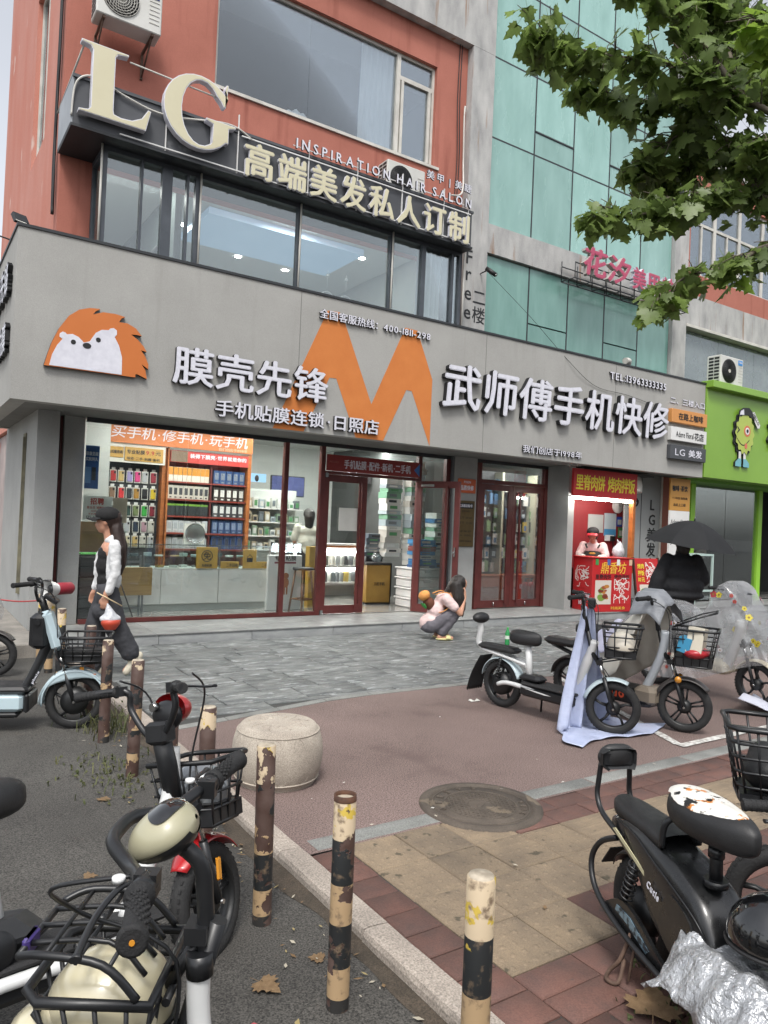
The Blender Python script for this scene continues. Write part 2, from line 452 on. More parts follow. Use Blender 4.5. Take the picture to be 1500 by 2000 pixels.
# ---- red asphalt field, sheet with a slight unevenness
def red_edge(x):
    return 5.42+.36*min(1, max(0, (x-1.8)/1.6))-.02*max(0, x-4)
struct('red_path', MB().grid(lambda u, v: (1.69+14*u, 3.10+v*(red_edge(1.69+14*u)-3.10), .002*mn.noise((14*u, 3*v, 1))), 60, 16), M['redasph'])
struct('paving_bed', MB().grid(lambda u, v: (1.6+16*u, 5.2+3.75*v, -.012), 4, 4), M['joint'])
struct('sidewalk_bed', MB().grid(lambda u, v: (1.74+10*u, -3+6.2*v, -.01), 4, 4), M['joint'])

# ---- stamped concrete forecourt: every pressed slab is a piece
def slab_mesh(name, w, d, m, h=.03, ch=.006, amp=.003, seed=0, n=3):
    """One slab with a chamfered, uneven top; origin at the corner on top level."""
    mb = MB(); rs = random.Random(seed)
    def top(i, j):
        x = ch+(w-2*ch)*i/n; y = ch+(d-2*ch)*j/n
        return (x, y, amp*mn.noise((x*4+seed*3.1, y*4, seed)))
    vs = [top(i, j) for j in range(n+1) for i in range(n+1)]
    fs = [(j*(n+1)+i, j*(n+1)+i+1, (j+1)*(n+1)+i+1, (j+1)*(n+1)+i) for j in range(n) for i in range(n)]
    mb.add(vs, fs, 0, True)
    ring = [i for i in range(n+1)]+[(j+1)*(n+1)-1 for j in range(1, n+1)]+[n*(n+1)+i for i in range(n-1, -1, -1)]+[j*(n+1) for j in range(n-1, 0, -1)]
    tv = [vs[i] for i in ring]
    low = []
    for (x, y, z) in tv:
        X = 0 if x <= ch*1.01 else (w if x >= w-ch*1.01 else x); Y = 0 if y <= ch*1.01 else (d if y >= d-ch*1.01 else y)
        low.append((X, Y, -ch))
    bot = [(x, y, -h) for x, y, z in low]; k = len(tv)
    mb.add(tv+low+bot, [(i, (i+1) % k, k+(i+1) % k, k+i) for i in range(k)]+[(k+i, k+(i+1) % k, 2*k+(i+1) % k, 2*k+i) for i in range(k)], 0, False)
    return mb.mesh(name, m)
forecourt = tag(bpy.data.objects.new('forecourt', None), kind='structure'); COL.objects.link(forecourt); forecourt.location = (6, 7, 0)
rs = random.Random(3)
y = 5.30; rows = []
while y < 8.93:
    d = rs.choice((.22, .30, .36, .42)); d = min(d, 8.965-y)
    if d < .1: break
    rows.append((y, d)); y += d
cnt = 0; rest = MB()
for (y, d) in rows:
    x = 1.69+rs.random()*.1 if True else 0
    while x < 15.5:
        w = rs.uniform(.42, 1.0)
        ylo = y
        e = max(red_edge(x), red_edge(x+w))+.012
        if y+d < e+.05: x += w; continue
        if y < e: ylo = e
        if x+w > 1.78 or True:
            me_w, me_d = w-.010, y+d-ylo-.010
            if cnt < 295:
                o = link('slab', slab_mesh('slab', me_w, me_d, M['stamp'], amp=.007, ch=.004, seed=cnt), forecourt)
                o.location = (x-6, ylo-7, -.002+rs.uniform(-.002, .002)); cnt += 1
        x += w
# thin granite edging between red asphalt and slabs
for k in range(24):
    xa, xb = 1.72+k*.5, 1.72+k*.5+.492
    o = MB().add([(xa, red_edge(xa)-.085, .004), (xb, red_edge(xb)-.085, .004), (xb, red_edge(xb)+.006, .004), (xa, red_edge(xa)+.006, .004),
                  (xa, red_edge(xa)-.085, -.03), (xb, red_edge(xb)-.085, -.03), (xb, red_edge(xb)+.006, -.03), (xa, red_edge(xa)+.006, -.03)],
                 [(0, 1, 2, 3), (4, 5, 1, 0), (7, 6, 2, 3), (0, 3, 7, 4), (1, 2, 6, 5)])
    o.v = [v-V((6, 7, 0)) for v in o.v]; o.build('edging_stone', M['strip'], forecourt)

# ---- sidewalk: granite strip, clay bricks and yellow tactile tiles as pieces
sidewalk = tag(bpy.data.objects.new('sidewalk', None), kind='structure'); COL.objects.link(sidewalk); sidewalk.location = (3, 2, 0)
MAN = V((2.85, 3.19, 0)); MANR = .335
def blister_mesh(w, d, bars, seed):
    mb = MB(); mb2 = slab_mesh('t', w, d, M['yellow'], amp=.0018, seed=seed, n=2)
    mb.add([v.co for v in mb2.vertices], [tuple(p.vertices) for p in mb2.polygons]); bpy.data.meshes.remove(mb2)
    if bars:
        for k in range(4):
            yy = d*(k+.5)/4
            mb.add([(.02, yy-.017, 0), (w-.02, yy-.017, 0), (w-.02, yy+.017, 0), (.02, yy+.017, 0), (.03, yy-.009, .0035), (w-.03, yy-.009, .0035), (w-.03, yy+.009, .0035), (.03, yy+.009, .0035)],
                   [(4, 5, 6, 7), (0, 1, 5, 4), (1, 2, 6, 5), (2, 3, 7, 6), (3, 0, 4, 7)])
    else:
        for i in range(5):
            for j in range(5):
                x, yy = w*(i+.5)/5, d*(j+.5)/5
                mb.lathe([(.0145, -.001), (.011, .0026), (0.0005, .0034)], 7, (x, yy, 0))
    return mb.mesh('tactile_tile', M['yellow'])
TW = .292
tile_dot = [blister_mesh(TW, TW, False, k) for k in range(4)]; tile_bar = [blister_mesh(TW, TW, True, k+9) for k in range(3)]
brk = {}
def brick_mesh(w, d):
    k = (round(w, 2), round(d, 2), rs.randrange(3))
    if k not in brk: brk[k] = slab_mesh('brick', w, d, M['brick'], amp=.0025, ch=.005, seed=k[2]+len(brk), n=2)
    return brk[k]
def put(me, name, x, y):
    w = max(v.co.x for v in me.vertices); d = max(v.co.y for v in me.vertices)
    cx, cy = x+w/2, y+d/2
    if (V((cx, cy, 0))-MAN).length < MANR-.10: return
    o = link(name, me, sidewalk); o.location = (x-3, y-2, rs.uniform(-.003, .002)); o.rotation_euler = (rs.uniform(-.006, .006), rs.uniform(-.006, .006), 0)
LX = [1.902+.297*k for k in range(16)]; LY = [3.112-.297*(k+1) for k in range(9)]
yel = set()
for i in range(16):
    for j in range(9):
        if (i < 2 and j <= 3) or (2 <= i and j in (1, 2)) or (i in (2,) and j == 0): yel.add((i, j))
for i in range(16):
    for j in range(9):
        if LX[i] > 5.6 and j < 0: continue
        if (i, j) in yel:
            me = rs.choice(tile_dot) if i < 4 else rs.choice(tile_bar)
            put(me, 'tactile_tile', LX[i], LY[j])
        else:                                             # two clay bricks per module, the bond turning
            if j == 0:
                for q in range(2): put(brick_mesh(TW-.002, .1435), 'brick', LX[i]+(.148 if q else 0), LY[j]+q*.1485)
            elif (i+j) % 2:
                for q in range(2): put(brick_mesh(.1435, TW), 'brick', LX[i]+q*.1485, LY[j])
            else:
                for q in range(2): put(brick_mesh(TW, .1435), 'brick', LX[i], LY[j]+q*.1485)
yy = 3.10; k = 0
while yy > .2:
    yy -= .157; put(brick_mesh(.186, .150), 'brick', 1.708, yy)
x = 1.76
while x < 7:
    w = 1.0
    if True:
        o = link('strip_stone', slab_mesh('strip_stone', w-.006, .128, M['strip'], amp=.001, ch=.004, seed=int(x*7)), sidewalk); o.location = (x-3, 3.118-2, .001)
    else:
        for (xa, xb) in ((x, MAN.x-MANR-.01), (MAN.x+MANR-.02, x+w)):
            if xb-xa > .06:
                o = link('strip_stone', slab_mesh('strip_stone', xb-xa-.006, .128, M['strip'], amp=.001, ch=.004, seed=int(x*7)), sidewalk); o.location = (xa-3, 3.118-2, .001)
    x += w
# ---- kerb stones along X = 1.58 .. 1.70
kerb = tag(bpy.data.objects.new('kerb', None), kind='structure'); COL.objects.link(kerb); kerb.location = (1.64, 3, 0)
yy = -1.2; rk = random.Random(5)
while yy < 8.7:
    L = rk.uniform(.62, .8)
    mb = MB(); n = 8
    prof = [(-.062, -.09), (-.060, -.012), (-.052, .006), (-.036, .012), (.058, .006), (.060, -.05)]
    vs = [(a+rk.uniform(-.0015, .0015), L*i/n*(1-.006/L)+.003, z+.003*mn.noise((yy+i*.3, a*20, 4))) for i in range(n+1) for a, z in prof]
    fs = [(i*6+j, i*6+j+1, i*6+7+j, i*6+6+j) for i in range(n) for j in range(5)]+[tuple(range(6)), tuple(n*6+q for q in range(5, -1, -1))]
    mb.add(vs, fs)
    o = mb.build('kerb_stone', M['kerb'], kerb); o.location = (0, yy-3, 0); o.rotation_euler = (0, 0, rk.uniform(-.006, .006)); yy += L
# ---- white painted bay line
def strip_line(name, pts, w, z, m):
    mb = MB()
    for a, b in zip(pts, pts[1:]):
        a, b = V((*a, z)), V((*b, z)); d = (b-a).normalized(); nrm = V((-d.y, d.x, 0))*w/2
        L = (b-a).length; n = max(2, int(L/.05)); 
        vs = []
        for i in range(n+1):
            p = a+d*L*i/n; q = 1-.25*abs(mn.noise((p.x*9, p.y*9, 0)))
            vs += [p-nrm*q, p+nrm*q]
        mb.add(vs, [(2*i, 2*i+2, 2*i+3, 2*i+1) for i in range(n)]); z += .0006
    return struct(name, mb, m)
strip_line('bay_line', [(6.02, 5.60), (5.02, 3.42)], .075, .0065, M['roadpaint'])
strip_line('bay_line', [(4.99, 3.385), (7.4, 3.40)], .075, .0080, M['roadpaint'])
# ---- the granite platform in front of the shops
platform = tag(bpy.data.objects.new('platform', None), kind='structure'); COL.objects.link(platform); platform.location = (6, 9.5, 0)
W_ = lambda: MB(Mx.Translation((-6, -9.5, 0)))
W_().box(-6, 9.03, -.1, 24, 18, .098).build('core', M['concrete'], platform)
x = 1.55; rp = random.Random(8)
while x < 18:
    L = rp.choice((1.18, 1.22, .95)); W_().rbox(x, 8.998, -.06, x+L-.006, 9.028, .092, .003).build('riser_stone', M['riser'], platform); x += L
x = 1.5
while x < 18:
    L = 1.2
    W_().rbox(x, 8.985, .094, x+L-.005, 9.44, .112, .003).build('step_slab', M['step'], platform)
    W_().rbox(x, 9.445, .094, x+L-.005, 10.0, .112, .003).build('step_slab', M['step'], platform); x += L
W_().rbox(-6, 8.80, -.2, 1.49, 9.76, .10, .012).build('apron', M['concrete'], platform)
W_().rbox(-6, 9.765, -.2, 1.36, 18, .105, .012).build('apron', M['concrete'], platform)
# ================================================================ BUILDINGS
M['red'] = mat('red_render', 'a9695a', '9c5f50', rough=.85, sc=1.2, bump=.25, bsc=60, bdist=.006, grain=.06, gsc=90, spots=('84493c', 2.6, .54, (2.2, 2.2, .2), .22))
M['redside'] = mat('red_render_weathered', 'b5705e', 'bb8274', rough=.85, sc=1.6, con=(.35, .7), bump=.3, bsc=50, bdist=.006, grain=.08, gsc=80, spots=('cbb0a6', 3.0, .66), stretch=(1, 1, .35))
M['stucco'] = mat('grey_stucco', 'a09f9b', '979692', rough=.9, sc=1.2, bump=.6, bsc=130, bdist=.004, grain=.10, gsc=170, spots=('908f8a', 2.6, .55, (2.2, 2.2, .2), .3))
M['stucco2'] = mat('grey_stucco_pier', '989997', '8e8f8d', rough=.9, sc=2, bump=.55, bsc=130, bdist=.004, grain=.10, gsc=170)
M['soffit'] = mat('soffit_grey', '6f6f6c', '646461', rough=.85, sc=2, bump=.2, bsc=60)
M['dark'] = mat('dark_metal', '2e3134', '26282b', rough=.5, sc=3)
M['charcoal'] = mat('charcoal_panel', '4a4c50', '404246', rough=.6, sc=1.5, bump=.08, bsc=20, spots=('5c5e61', 2.5, .66))
M['alu'] = mat('dark_alu_frame', '4b5057', '3f444a', rough=.4, sc=5)
M['maroon'] = mat('maroon_frame', '5e2b28', '4f2220', rough=.42, sc=4, rvar=.08)
M['whiteframe'] = mat('white_frame', 'c9c6be', 'b3b0a8', rough=.5, sc=4)
M['pier'] = mat('weathered_concrete', 'b4b3b0', '8e8e8d', rough=.85, sc=2.5, con=(.32, .7), bump=.4, bsc=50, bdist=.006, grain=.1, gsc=90, spots=('85603f', 2.3, .60, (2.6, 2.6, .22), .12), stretch=(1.6, 1.6, .6))
M['jade'] = mat('jade_glass', '7aa098', '90b5ae', rough=.22, sc=1.3, con=(.3, .7), rnd=.13, rvar=.1, stretch=(2, 2, .7), spots=('86ada3', 1.2, .62, (3, 3, .5), .3), coat=.4)
M['jade2'] = mat('jade_glass_stained', '648c83', '769d94', rough=.25, sc=1.6, con=(.3, .7), rnd=.14, stretch=(2.4, 2.4, .6), spots=('7fa99d', 1.6, .58, (3, 3, .5), .3), coat=.4)
M['green'] = mat('green_panel', '7da53a', '769d36', rough=.45, sc=1, coat=.2)
M['greendark'] = mat('green_panel_edge', '5f8f2e', rough=.45)
M['lime'] = mat('lime_post', '8fc43c', rough=.4)
M['glass'] = glassmat('shop_glass', (.92, .955, .945), .035)
M['bayglass'] = glassmat('bay_glass', (.88, .92, .92), .07)
M['topglass'] = glassmat('tinted_glass', (.80, .83, .85), .05)
M['doorglass'] = glassmat('door_glass', (.93, .95, .94), .02)
M['film'] = glassmat('film_glass', (.5, .55, .55), .12, grey=(.42, .47, .48), film=.35)
M['white'] = mat('white_paint', 'd8d8d6', 'cccbc8', rough=.5, sc=2)
M['cream'] = mat('cream_acrylic', 'c9c3a6', 'c2bb9d', rough=.35, sc=2, coat=.2)
M['lwhite'] = mat('letter_white', 'd6d6de', 'c9c9d2', rough=.35, sc=12)
M['lblack'] = mat('letter_return', '1b1c1e', rough=.5)
M['orange'] = mat('orange_paint', 'c97a3c', 'bf6f33', rough=.75, sc=3, con=(.3, .7), bump=.5, bsc=130, bdist=.004, grain=.06, gsc=150)
M['orange2'] = mat('orange_board', 'c26f35', 'bb6930', rough=.5, sc=2)
M['black'] = mat('black_plastic', '1a1a1b', '202021', rough=.5, sc=20)
M['chrome'] = mat('chrome', 'b8b8b6', rough=.25, metal=1.)
M['wall_in'] = mat('interior_wall', 'b8bcb8', 'adb1ad', rough=.8, sc=1)
M['dark_in'] = mat('interior_dark', '4a4d4c', '3e4140', rough=.8, sc=1)
M['floor_in'] = mat('interior_floor', '8b8a86', '7d7c78', rough=.2, sc=3)
M['ceil'] = mat('interior_ceiling', 'c5c8c6', rough=.9)
M['rope'] = mat('black_cable', '17181a', rough=.6)
M['pvc'] = mat('white_pvc', 'c4c2bb', 'b1aea6', rough=.5, sc=6)
M['ruststeel'] = mat('rusty_bracket', '6b5548', '4c3a30', rough=.8, sc=12)
M['lamp'] = emat('lamp_white', (1., .98, .94), 38.)
M['lamp2'] = emat('downlight', (1., .97, .9), 60.)
M['screenblue'] = emat('lit_blue_panel', (.42, .68, .95), 1.1)
M['paper'] = mat('paper', 'd0cfc8', 'c3c2ba', rough=.8, sc=3)

def frame_rect(mb, x0, x1, z0, z1, y0, y1, w, mi=0, top=True, bottom=True):
    mb.box(x0, y0, z0, x0+w, y1, z1, mi); mb.box(x1-w, y0, z0, x1, y1, z1, mi)
    if bottom: mb.box(x0+w, y0+.001, z0, x1-w, y1-.001, z0+w, mi)
    if top: mb.box(x0+w, y0+.001, z1-w, x1-w, y1-.001, z1, mi)
    return mb
def pane(t, name, x0, x1, y, z0, z1, m, th=.008):
    return WB(t).box(x0, y, z0, x1, y+th, z1).build(name, m, t)

def lit_area(t, loc, sx, sy, w_):
    d = bpy.data.lights.new('area_light', 'AREA'); d.shape = 'RECTANGLE'; d.size = sx; d.size_y = sy; d.energy = w_; d.color = (1, .97, .93)
    o = bpy.data.objects.new('area_light', d); COL.objects.link(o); o.parent = t; o.location = loc
# ---------------------------------------------------------------- red salon building
sb = thing('salon_building', 'red rendered three storey building above the grey shop front, with a big dark window', 'building', (4.8, 12, .1))
w = WB(sb); wall_boxes(w, 'y', 10.15, 10.40, 1.53, 8.20, 2.9, 10.05, [(3.50, 7.40, 7.70, 9.42), (1.98, 7.60, 4.62, 6.12)])
w.box(1.53, 10.42, 10.06, 8.2, 10.6, 12.5)
w.build('front_wall', M['red'], sb)
w = WB(sb); wall_boxes(w, 'x', 1.53, 1.78, 10.402, 16.8, 2.9, 12.5, [(11.6, 12.9, 6.9, 9.6), (11.6, 12.9, 3.4, 5.6)])
w.build('side_wall', M['redside'], sb)
w = WB(sb); w.box(1.60, 12.85, .1, 1.80, 16.8, 2.88); w.build('side_wall_base', mat('pinkish_wall', 'a89a96', '8b817f', rough=.85, sc=2, spots=('94534a', 2, .7)), sb)
for (z0, z1) in ((6.9, 9.6), (3.4, 5.6)):
    w = MB(); fr = WB(sb)
    fr.box(1.60, 11.6, z0, 1.66, 11.66, z1).box(1.60, 12.84, z0, 1.66, 12.9, z1).box(1.60, 12.2, z0+.06, 1.66, 12.25, z1-.06).box(1.601, 11.66, z0, 1.659, 12.84, z0+.06).box(1.601, 11.66, z1-.06, 1.659, 12.84, z1)
    f = fr.build('window_frame', M['whiteframe'], sb)
    g = WB(sb); g.box(1.628, 11.66, z0+.06, 1.634, 12.84, z1-.06); g.build('pane', M['topglass'], sb)
sw = WB(sb)
for yy in (13.2, 13.85, 14.5): sw.box(1.57, yy, .95, 1.60, yy+.06, 2.35)
for zz in (.95, 1.75, 2.29): sw.box(1.571, 13.26, zz, 1.599, 14.5, zz+.06)
sw.build('ground_window_frame', M['whiteframe'], sb)
WB(sb).box(1.585, 13.26, 1.01, 1.592, 14.5, 2.29).build('ground_window_pane', M['topglass'], sb)
# big top window
f = WB(sb); frame_rect(f, 3.50, 7.40, 7.70, 9.42, 10.22, 10.30, .045)
f.build('window_frame', M['whiteframe'], sb)
f = WB(sb); f.box(6.62, 10.21, 7.745, 6.69, 10.31, 9.375); f.box(6.69, 10.215, 8.98, 7.355, 10.305, 9.05); 
f.box(6.72, 10.212, 7.76, 6.77, 10.308, 8.98).box(7.28, 10.212, 7.76, 7.33, 10.308, 8.98); f.build('window_mullion', M['whiteframe'], sb)
pane(sb, 'pane', 3.545, 5.02, 10.255, 7.745, 9.375, M['topglass']); pane(sb, 'pane', 5.026, 6.62, 10.255, 7.745, 9.375, M['topglass'])
pane(sb, 'pane', 6.77, 7.28, 10.25, 7.745, 8.98, M['topglass']); pane(sb, 'pane', 6.69, 7.355, 10.25, 9.05, 9.375, M['topglass'])
w = WB(sb); w.box(3.40, 10.41, 7.58, 7.5, 13.5, 7.65).box(3.3, 13.4, 7.65, 8, 13.5, 9.8).box(3.3, 10.41, 7.58, 3.38, 13.4, 9.8).box(7.95, 10.41, 7.58, 8.0, 13.4, 9.8)
w.build('room_wall', mat('room_grey', '8d9299', '83888e', rough=.8, sc=1), sb)
w = WB(sb); w.box(3.3, 10.41, 9.55, 8, 13.4, 9.62); w.box(3.3, 10.43, 9.0, 8, 10.6, 9.55); w.build('room_ceiling', M['dark_in'], sb)
WB(sb).box(3.40, 10.12, 7.655, 7.5, 10.21, 7.70).build('window_sill', M['whiteframe'], sb)
# roof of the corner, keeps light out of the rooms
WB(sb).box(1.8, 10.61, 12.2, 8.2, 16.8, 12.45).build('roof_slab', M['pier'], sb)
WB(sb).box(1.8, 16.5, .1, 14.4, 16.8, 12.2).build('back_wall', M['redside'], sb)
WB(sb).box(8.0, 10.41, 4.7, 8.2, 16.4, 12.2).build('party_wall', M['dark_in'], sb)
# dead rust runs under the air conditioner
# bay window
bay = thing('bay_window', 'dark framed glazed bay of the hair salon above the grey fascia', 'bay window', (4.8, 9.9, 4.66))
f = WB(bay); frame_rect(f, 1.92, 7.62, 4.60, 6.09, 9.53, 9.61, .06)
f.box(7.56, 9.62, 4.6, 7.62, 10.14, 6.09).box(1.92, 9.62, 6.0, 1.98, 10.14, 6.09).box(1.92, 10.08, 4.6, 1.98, 10.14, 6.0)
f.build('frame', M['alu'], bay)
mul = [(2.42, .035), (2.44+.48, .10), (3.03, .03), (4.60, .06), (6.22, .06), (6.80, .07)]
for x, t in ((2.39, .03), (2.66, .13), (2.98, .03), (3.10, .08), (4.60, .06), (6.20, .06), (6.80, .075), (7.40, .05)):
    WB(bay).box(x, 9.525, 4.661, x+t, 9.615, 6.029).build('mullion', M['alu'], bay)
for a, b in ((1.98, 2.39), (2.42, 2.66), (2.79, 2.98), (3.01, 3.10), (3.18, 4.60), (4.66, 6.20), (6.26, 6.80), (6.875, 7.40), (7.45, 7.56)):
    pane(bay, 'pane', a, b, 9.565, 4.66, 6.03, M['bayglass'])
WB(bay).box(1.945, 9.62, 4.66, 1.953, 10.08, 6.0).build('pane', M['bayglass'], bay)
for x in (1.905, 3.16, 4.63, 6.22, 7.64):
    WB(bay).cyl((x, 9.50, 4.62), (x, 9.50, 6.08), .014, n=8).build('drain_pipe', M['pvc'], bay)
# salon room behind the bay
w = WB(bay); w.box(1.985, 9.63, 4.56, 7.55, 14, 4.62).box(1.8, 13.9, 4.62, 7.9, 14, 6.5).box(7.63, 10.15, 4.62, 7.66, 14, 6.5).box(1.8, 10.42, 4.62, 1.86, 14, 6.5)
w.build('room_wall', mat('salon_wall', 'c2c8c4', 'b7bdb9', rough=.8, sc=1), bay)
w = WB(bay); w.box(1.985, 9.63, 6.33, 7.55, 14, 6.38); w.build('room_ceiling', M['ceil'], bay)
w = WB(bay); w.box(3.8, 11.0, 6.22, 6.6, 12.4, 6.325); w.build('sky_reflection_panel', mat('painted_sky_reflection', '90abc4', '9db5cb', rough=.4, sc=1, emit=.35), bay)  # glowing blue panel imitates the sky reflected in the bay glass
w = WB(bay); w.box(3.16, 10.6, 4.62, 3.26, 13.8, 6.32); w.build('partition', mat('salon_green_wall', '5c6663', rough=.7), bay)
k = 0
for x, yv in ((3.6, 10.5), (4.3, 10.5), (5.3, 10.4), (6.2, 10.5), (5.0, 12.8), (6.0, 12.9), (6.8, 11.4), (3.7, 12.0)):
    WB(bay).lathe([(.001, 6.323), (.055, 6.322), (.06, 6.333)], 14, (x, yv, 0)).build('downlight', M['lamp2'], bay)
for x, yv, e in ((2.6, 10.8, 22), (5.2, 10.6, 30)): lit_area(bay, V((x, yv, 6.30))-bay.location, .8, .5, e)  # unseen area lamps added to brighten the salon room
# sign board box above the bay
bx = thing('sign_board', 'long charcoal sign board box carrying the cream salon lettering above the bay', 'sign board', (4.6, 9.7, 6.09))
w = WB(bx); w.box(1.52, 9.30, 6.12, 7.60, 10.148, 6.66); w.build('box', M['charcoal'], bx)
WB(bx).box(1.50, 9.28, 6.085, 7.62, 10.14, 6.118).build('bottom_panel', M['dark'], bx)
WB(bx).box(1.50, 9.28, 6.662, 7.62, 10.148, 6.70).build('top_capping', M['charcoal'], bx)
WB(bx).box(1.495, 9.30, 6.12, 1.518, 10.14, 6.66).build('end_panel', mat('end_panel', '9a9fa4', '878c91', rough=.5, sc=2), bx)
w = WB(bx)
for x in (2.6, 3.55, 4.6, 5.4, 6.2, 7.0, 7.5): w.box(x, 9.275, 6.12, x+.012, 9.298, 6.9)
w.box(2.05, 9.262, 6.14, 7.55, 9.274, 6.155); w.box(3.6, 9.262, 6.62, 7.55, 9.274, 6.635); w.box(4.35, 9.262, 6.74, 7.55, 9.274, 6.75)
w.build('mounting_rail', M['white'], bx)
# serif letters L and G
def fX(y): return lambda a, b, d: (a, y-d, b)
def salon_letter(name, label, poly, x, z, s):
    t = thing(name, label, 'sign letter', (x, 9.24, z), group='large cream letters of the salon sign')
    P = [(p[0]*s[0], p[1]*s[1]) for p in poly]
    MB().prism(P, lambda a, b, d: (a, -d, b), -.04, .055, 0, 1).build('casing', [M['lwhite'], M['lwhite']], t)
    # acrylic face, set in from the rim
    cx = sum(p[0] for p in P)/len(P); n = len(P); Q = []
    ar = sum(P[i][0]*P[(i+1) % n][1]-P[(i+1) % n][0]*P[i][1] for i in range(n))
    for i in range(n):
        a, b, c = V((*P[i-1], 0)), V((*P[i], 0)), V((*P[(i+1) % n], 0))
        d1 = (b-a).normalized(); d2 = (c-b).normalized(); nn = V((-(d1.y+d2.y), d1.x+d2.x, 0))
        if nn.length < 1e-4: nn = V((-d1.y, d1.x, 0))
        nn.normalize(); nn *= (1 if ar > 0 else -1)*.011; Q.append((b.x+nn.x, b.y+nn.y))
    MB().prism(Q, lambda a, b, d: (a, -d, b), .05, .059, 0, 0).build('face', M['cream'], t); return t
Lp = [(0, 0), (.84, 0), (.90, .30), (.86, .31), (.78, .16), (.66, .085), (.52, .07), (.43, .09), (.42, .14), (.42, .90), (.45, .95), (.58, .97), (.58, 1), (.0, 1), (0, .97), (.11, .95), (.14, .90), (.14, .09), (.11, .05), (0, .03)]
salon_letter('sign_letter', 'large cream serif letter L at the left end of the salon sign', Lp, 1.56, 6.24, (.92, .84))
G = []
for k in range(23):
    a = R(38+k*(322-38)/22*1.0); G.append((.5+.50*cos(a), .5+.50*sin(a)))
G += [(.93, .19), (.93, .40), (1.03, .43), (1.03, .46), (.60, .46), (.60, .43), (.70, .40), (.70, .14)]
for k in range(17):
    a = R(318-k*(318-42)/16); G.append((.53+.28*cos(a), .5+.445*sin(a)))
G += [(.80, .74), (.84, .68), (.87, .68), (.90, 1.0), (.87, 1.0), (.845, .93)]
salon_letter('sign_letter', 'large cream serif letter G between the letter L and the salon characters', G, 2.53, 6.235, (.92, .93))
ts = thing('salon_sign', 'cream raised Chinese characters in a row on the charcoal board over the bay window', 'sign', (5.5, 9.25, 6.15))
letters(ts, '高端美发私人订制', (3.63, 9.262, 6.10), 3.86, .47, depth=.05, mats=[M['cream'], M['lwhite']], bold=.028, name='character', track=.12)
ts = thing('salon_subtitle', 'small white capital letters standing in a row above the cream characters', 'sign', (5.9, 9.25, 6.7))
letters(ts, 'INSPIRATION HAIR SALON', (4.38, 9.26, 6.70), 3.14, .145, depth=.03, mats=[M['lwhite'], M['lblack']], bold=.018, name='letter', track=.55)
ts = thing('nail_sign', 'short row of small white characters at the right end above the salon subtitle', 'sign', (7.1, 9.25, 6.9))
letters(ts, '美甲 | 美睫', (6.62, 9.262, 6.92), .90, .165, depth=.025, mats=[M['lwhite'], M['lblack']], bold=.012, name='character', track=.3)

# ---------------------------------------------------------------- weathered concrete frame and jade curtain wall
jb = thing('jade_building', 'weathered pale concrete frame filled with jade green glass panels', 'building', (11.3, 11, .1))
w = WB(jb); w.box(8.06, 10.0, 4.5, 8.56, 10.6, 9.98); w.build('pier', M['pier'], jb)
w = WB(jb); w.box(2.2, 10.0, 9.985, 8.56, 10.62, 11.2); w.build('beam', M['pier'], jb)
w = WB(jb); w.box(13.93, 10.02, 4.5, 14.42, 10.7, 14.6); w.build('pier', M['pier'], jb)
w = WB(jb); w.box(8.565, 10.03, 6.48, 13.925, 10.5, 7.00); w.build('spandrel', M['pier'], jb)
w = WB(jb); w.box(8.4, 10.30, 4.5, 14.0, 10.40, 13); w.build('backing', M['dark_in'], jb)
XS = [8.57, 9.69, 10.74, 11.80, 12.86, 13.92]
for i in range(5):
    a, b = XS[i]+.012, XS[i+1]-.012
    lv = [7.015, 8.60, 10.06, 11.5, 12.95, 14.4]
    for j in range(5):
        z0, z1 = lv[j]+.012, lv[j+1]-.012
        if (i, j) in ((1, 1), (3, 1)):
            zm = z0+(z1-z0)*.30
            WB(jb).rbox(a, 10.10, z0, b, 10.125, zm-.015, .003).build('panel', M['jade'], jb); WB(jb).rbox(a, 10.10, zm+.015, b, 10.125, z1, .003).build('panel', M['jade'], jb)
            WB(jb).box(a, 10.085, zm-.014, b, 10.11, zm+.014).build('transom', M['dark'], jb)
        else: WB(jb).rbox(a, 10.10, z0, b, 10.125, z1, .003).build('panel', M['jade'], jb)
    zs = [4.5, 6.475] if i not in (1, 3) else [4.5, 5.42, 6.475]
    for z0, z1 in zip(zs, zs[1:]):
        WB(jb).rbox(a, 10.10, z0+.012, b, 10.125, z1-.012, .003).build('panel', M['jade2'], jb)
mb = WB(jb)
for x in XS[1:5]: mb.box(x-.016, 10.096, 4.5, x+.016, 10.13, 6.478).box(x-.016, 10.096, 7.002, x+.016, 10.13, 14.4)
for z in (8.60, 10.06, 11.5, 12.95): mb.box(8.57, 10.099, z-.016, 13.92, 10.128, z+.016)
mb.build('joint_strip', M['dark'], jb)
# handwritten lettering down the pier
ts = thing('pier_writing', 'black hand painted letters running down the pale concrete pier', 'lettering', (8.3, 9.99, 5.4))
letters(ts, 'Freeca', (7.98, 9.998, 4.45), .34, 2.0, depth=.003, mats=[M['lblack'], M['lblack']], bold=.01, name='letter', vert=True)
letters(ts, '二楼', (8.28, 9.998, 5.15), .26, .62, depth=.003, mats=[M['lblack'], M['lblack']], bold=.006, name='character', vert=True)

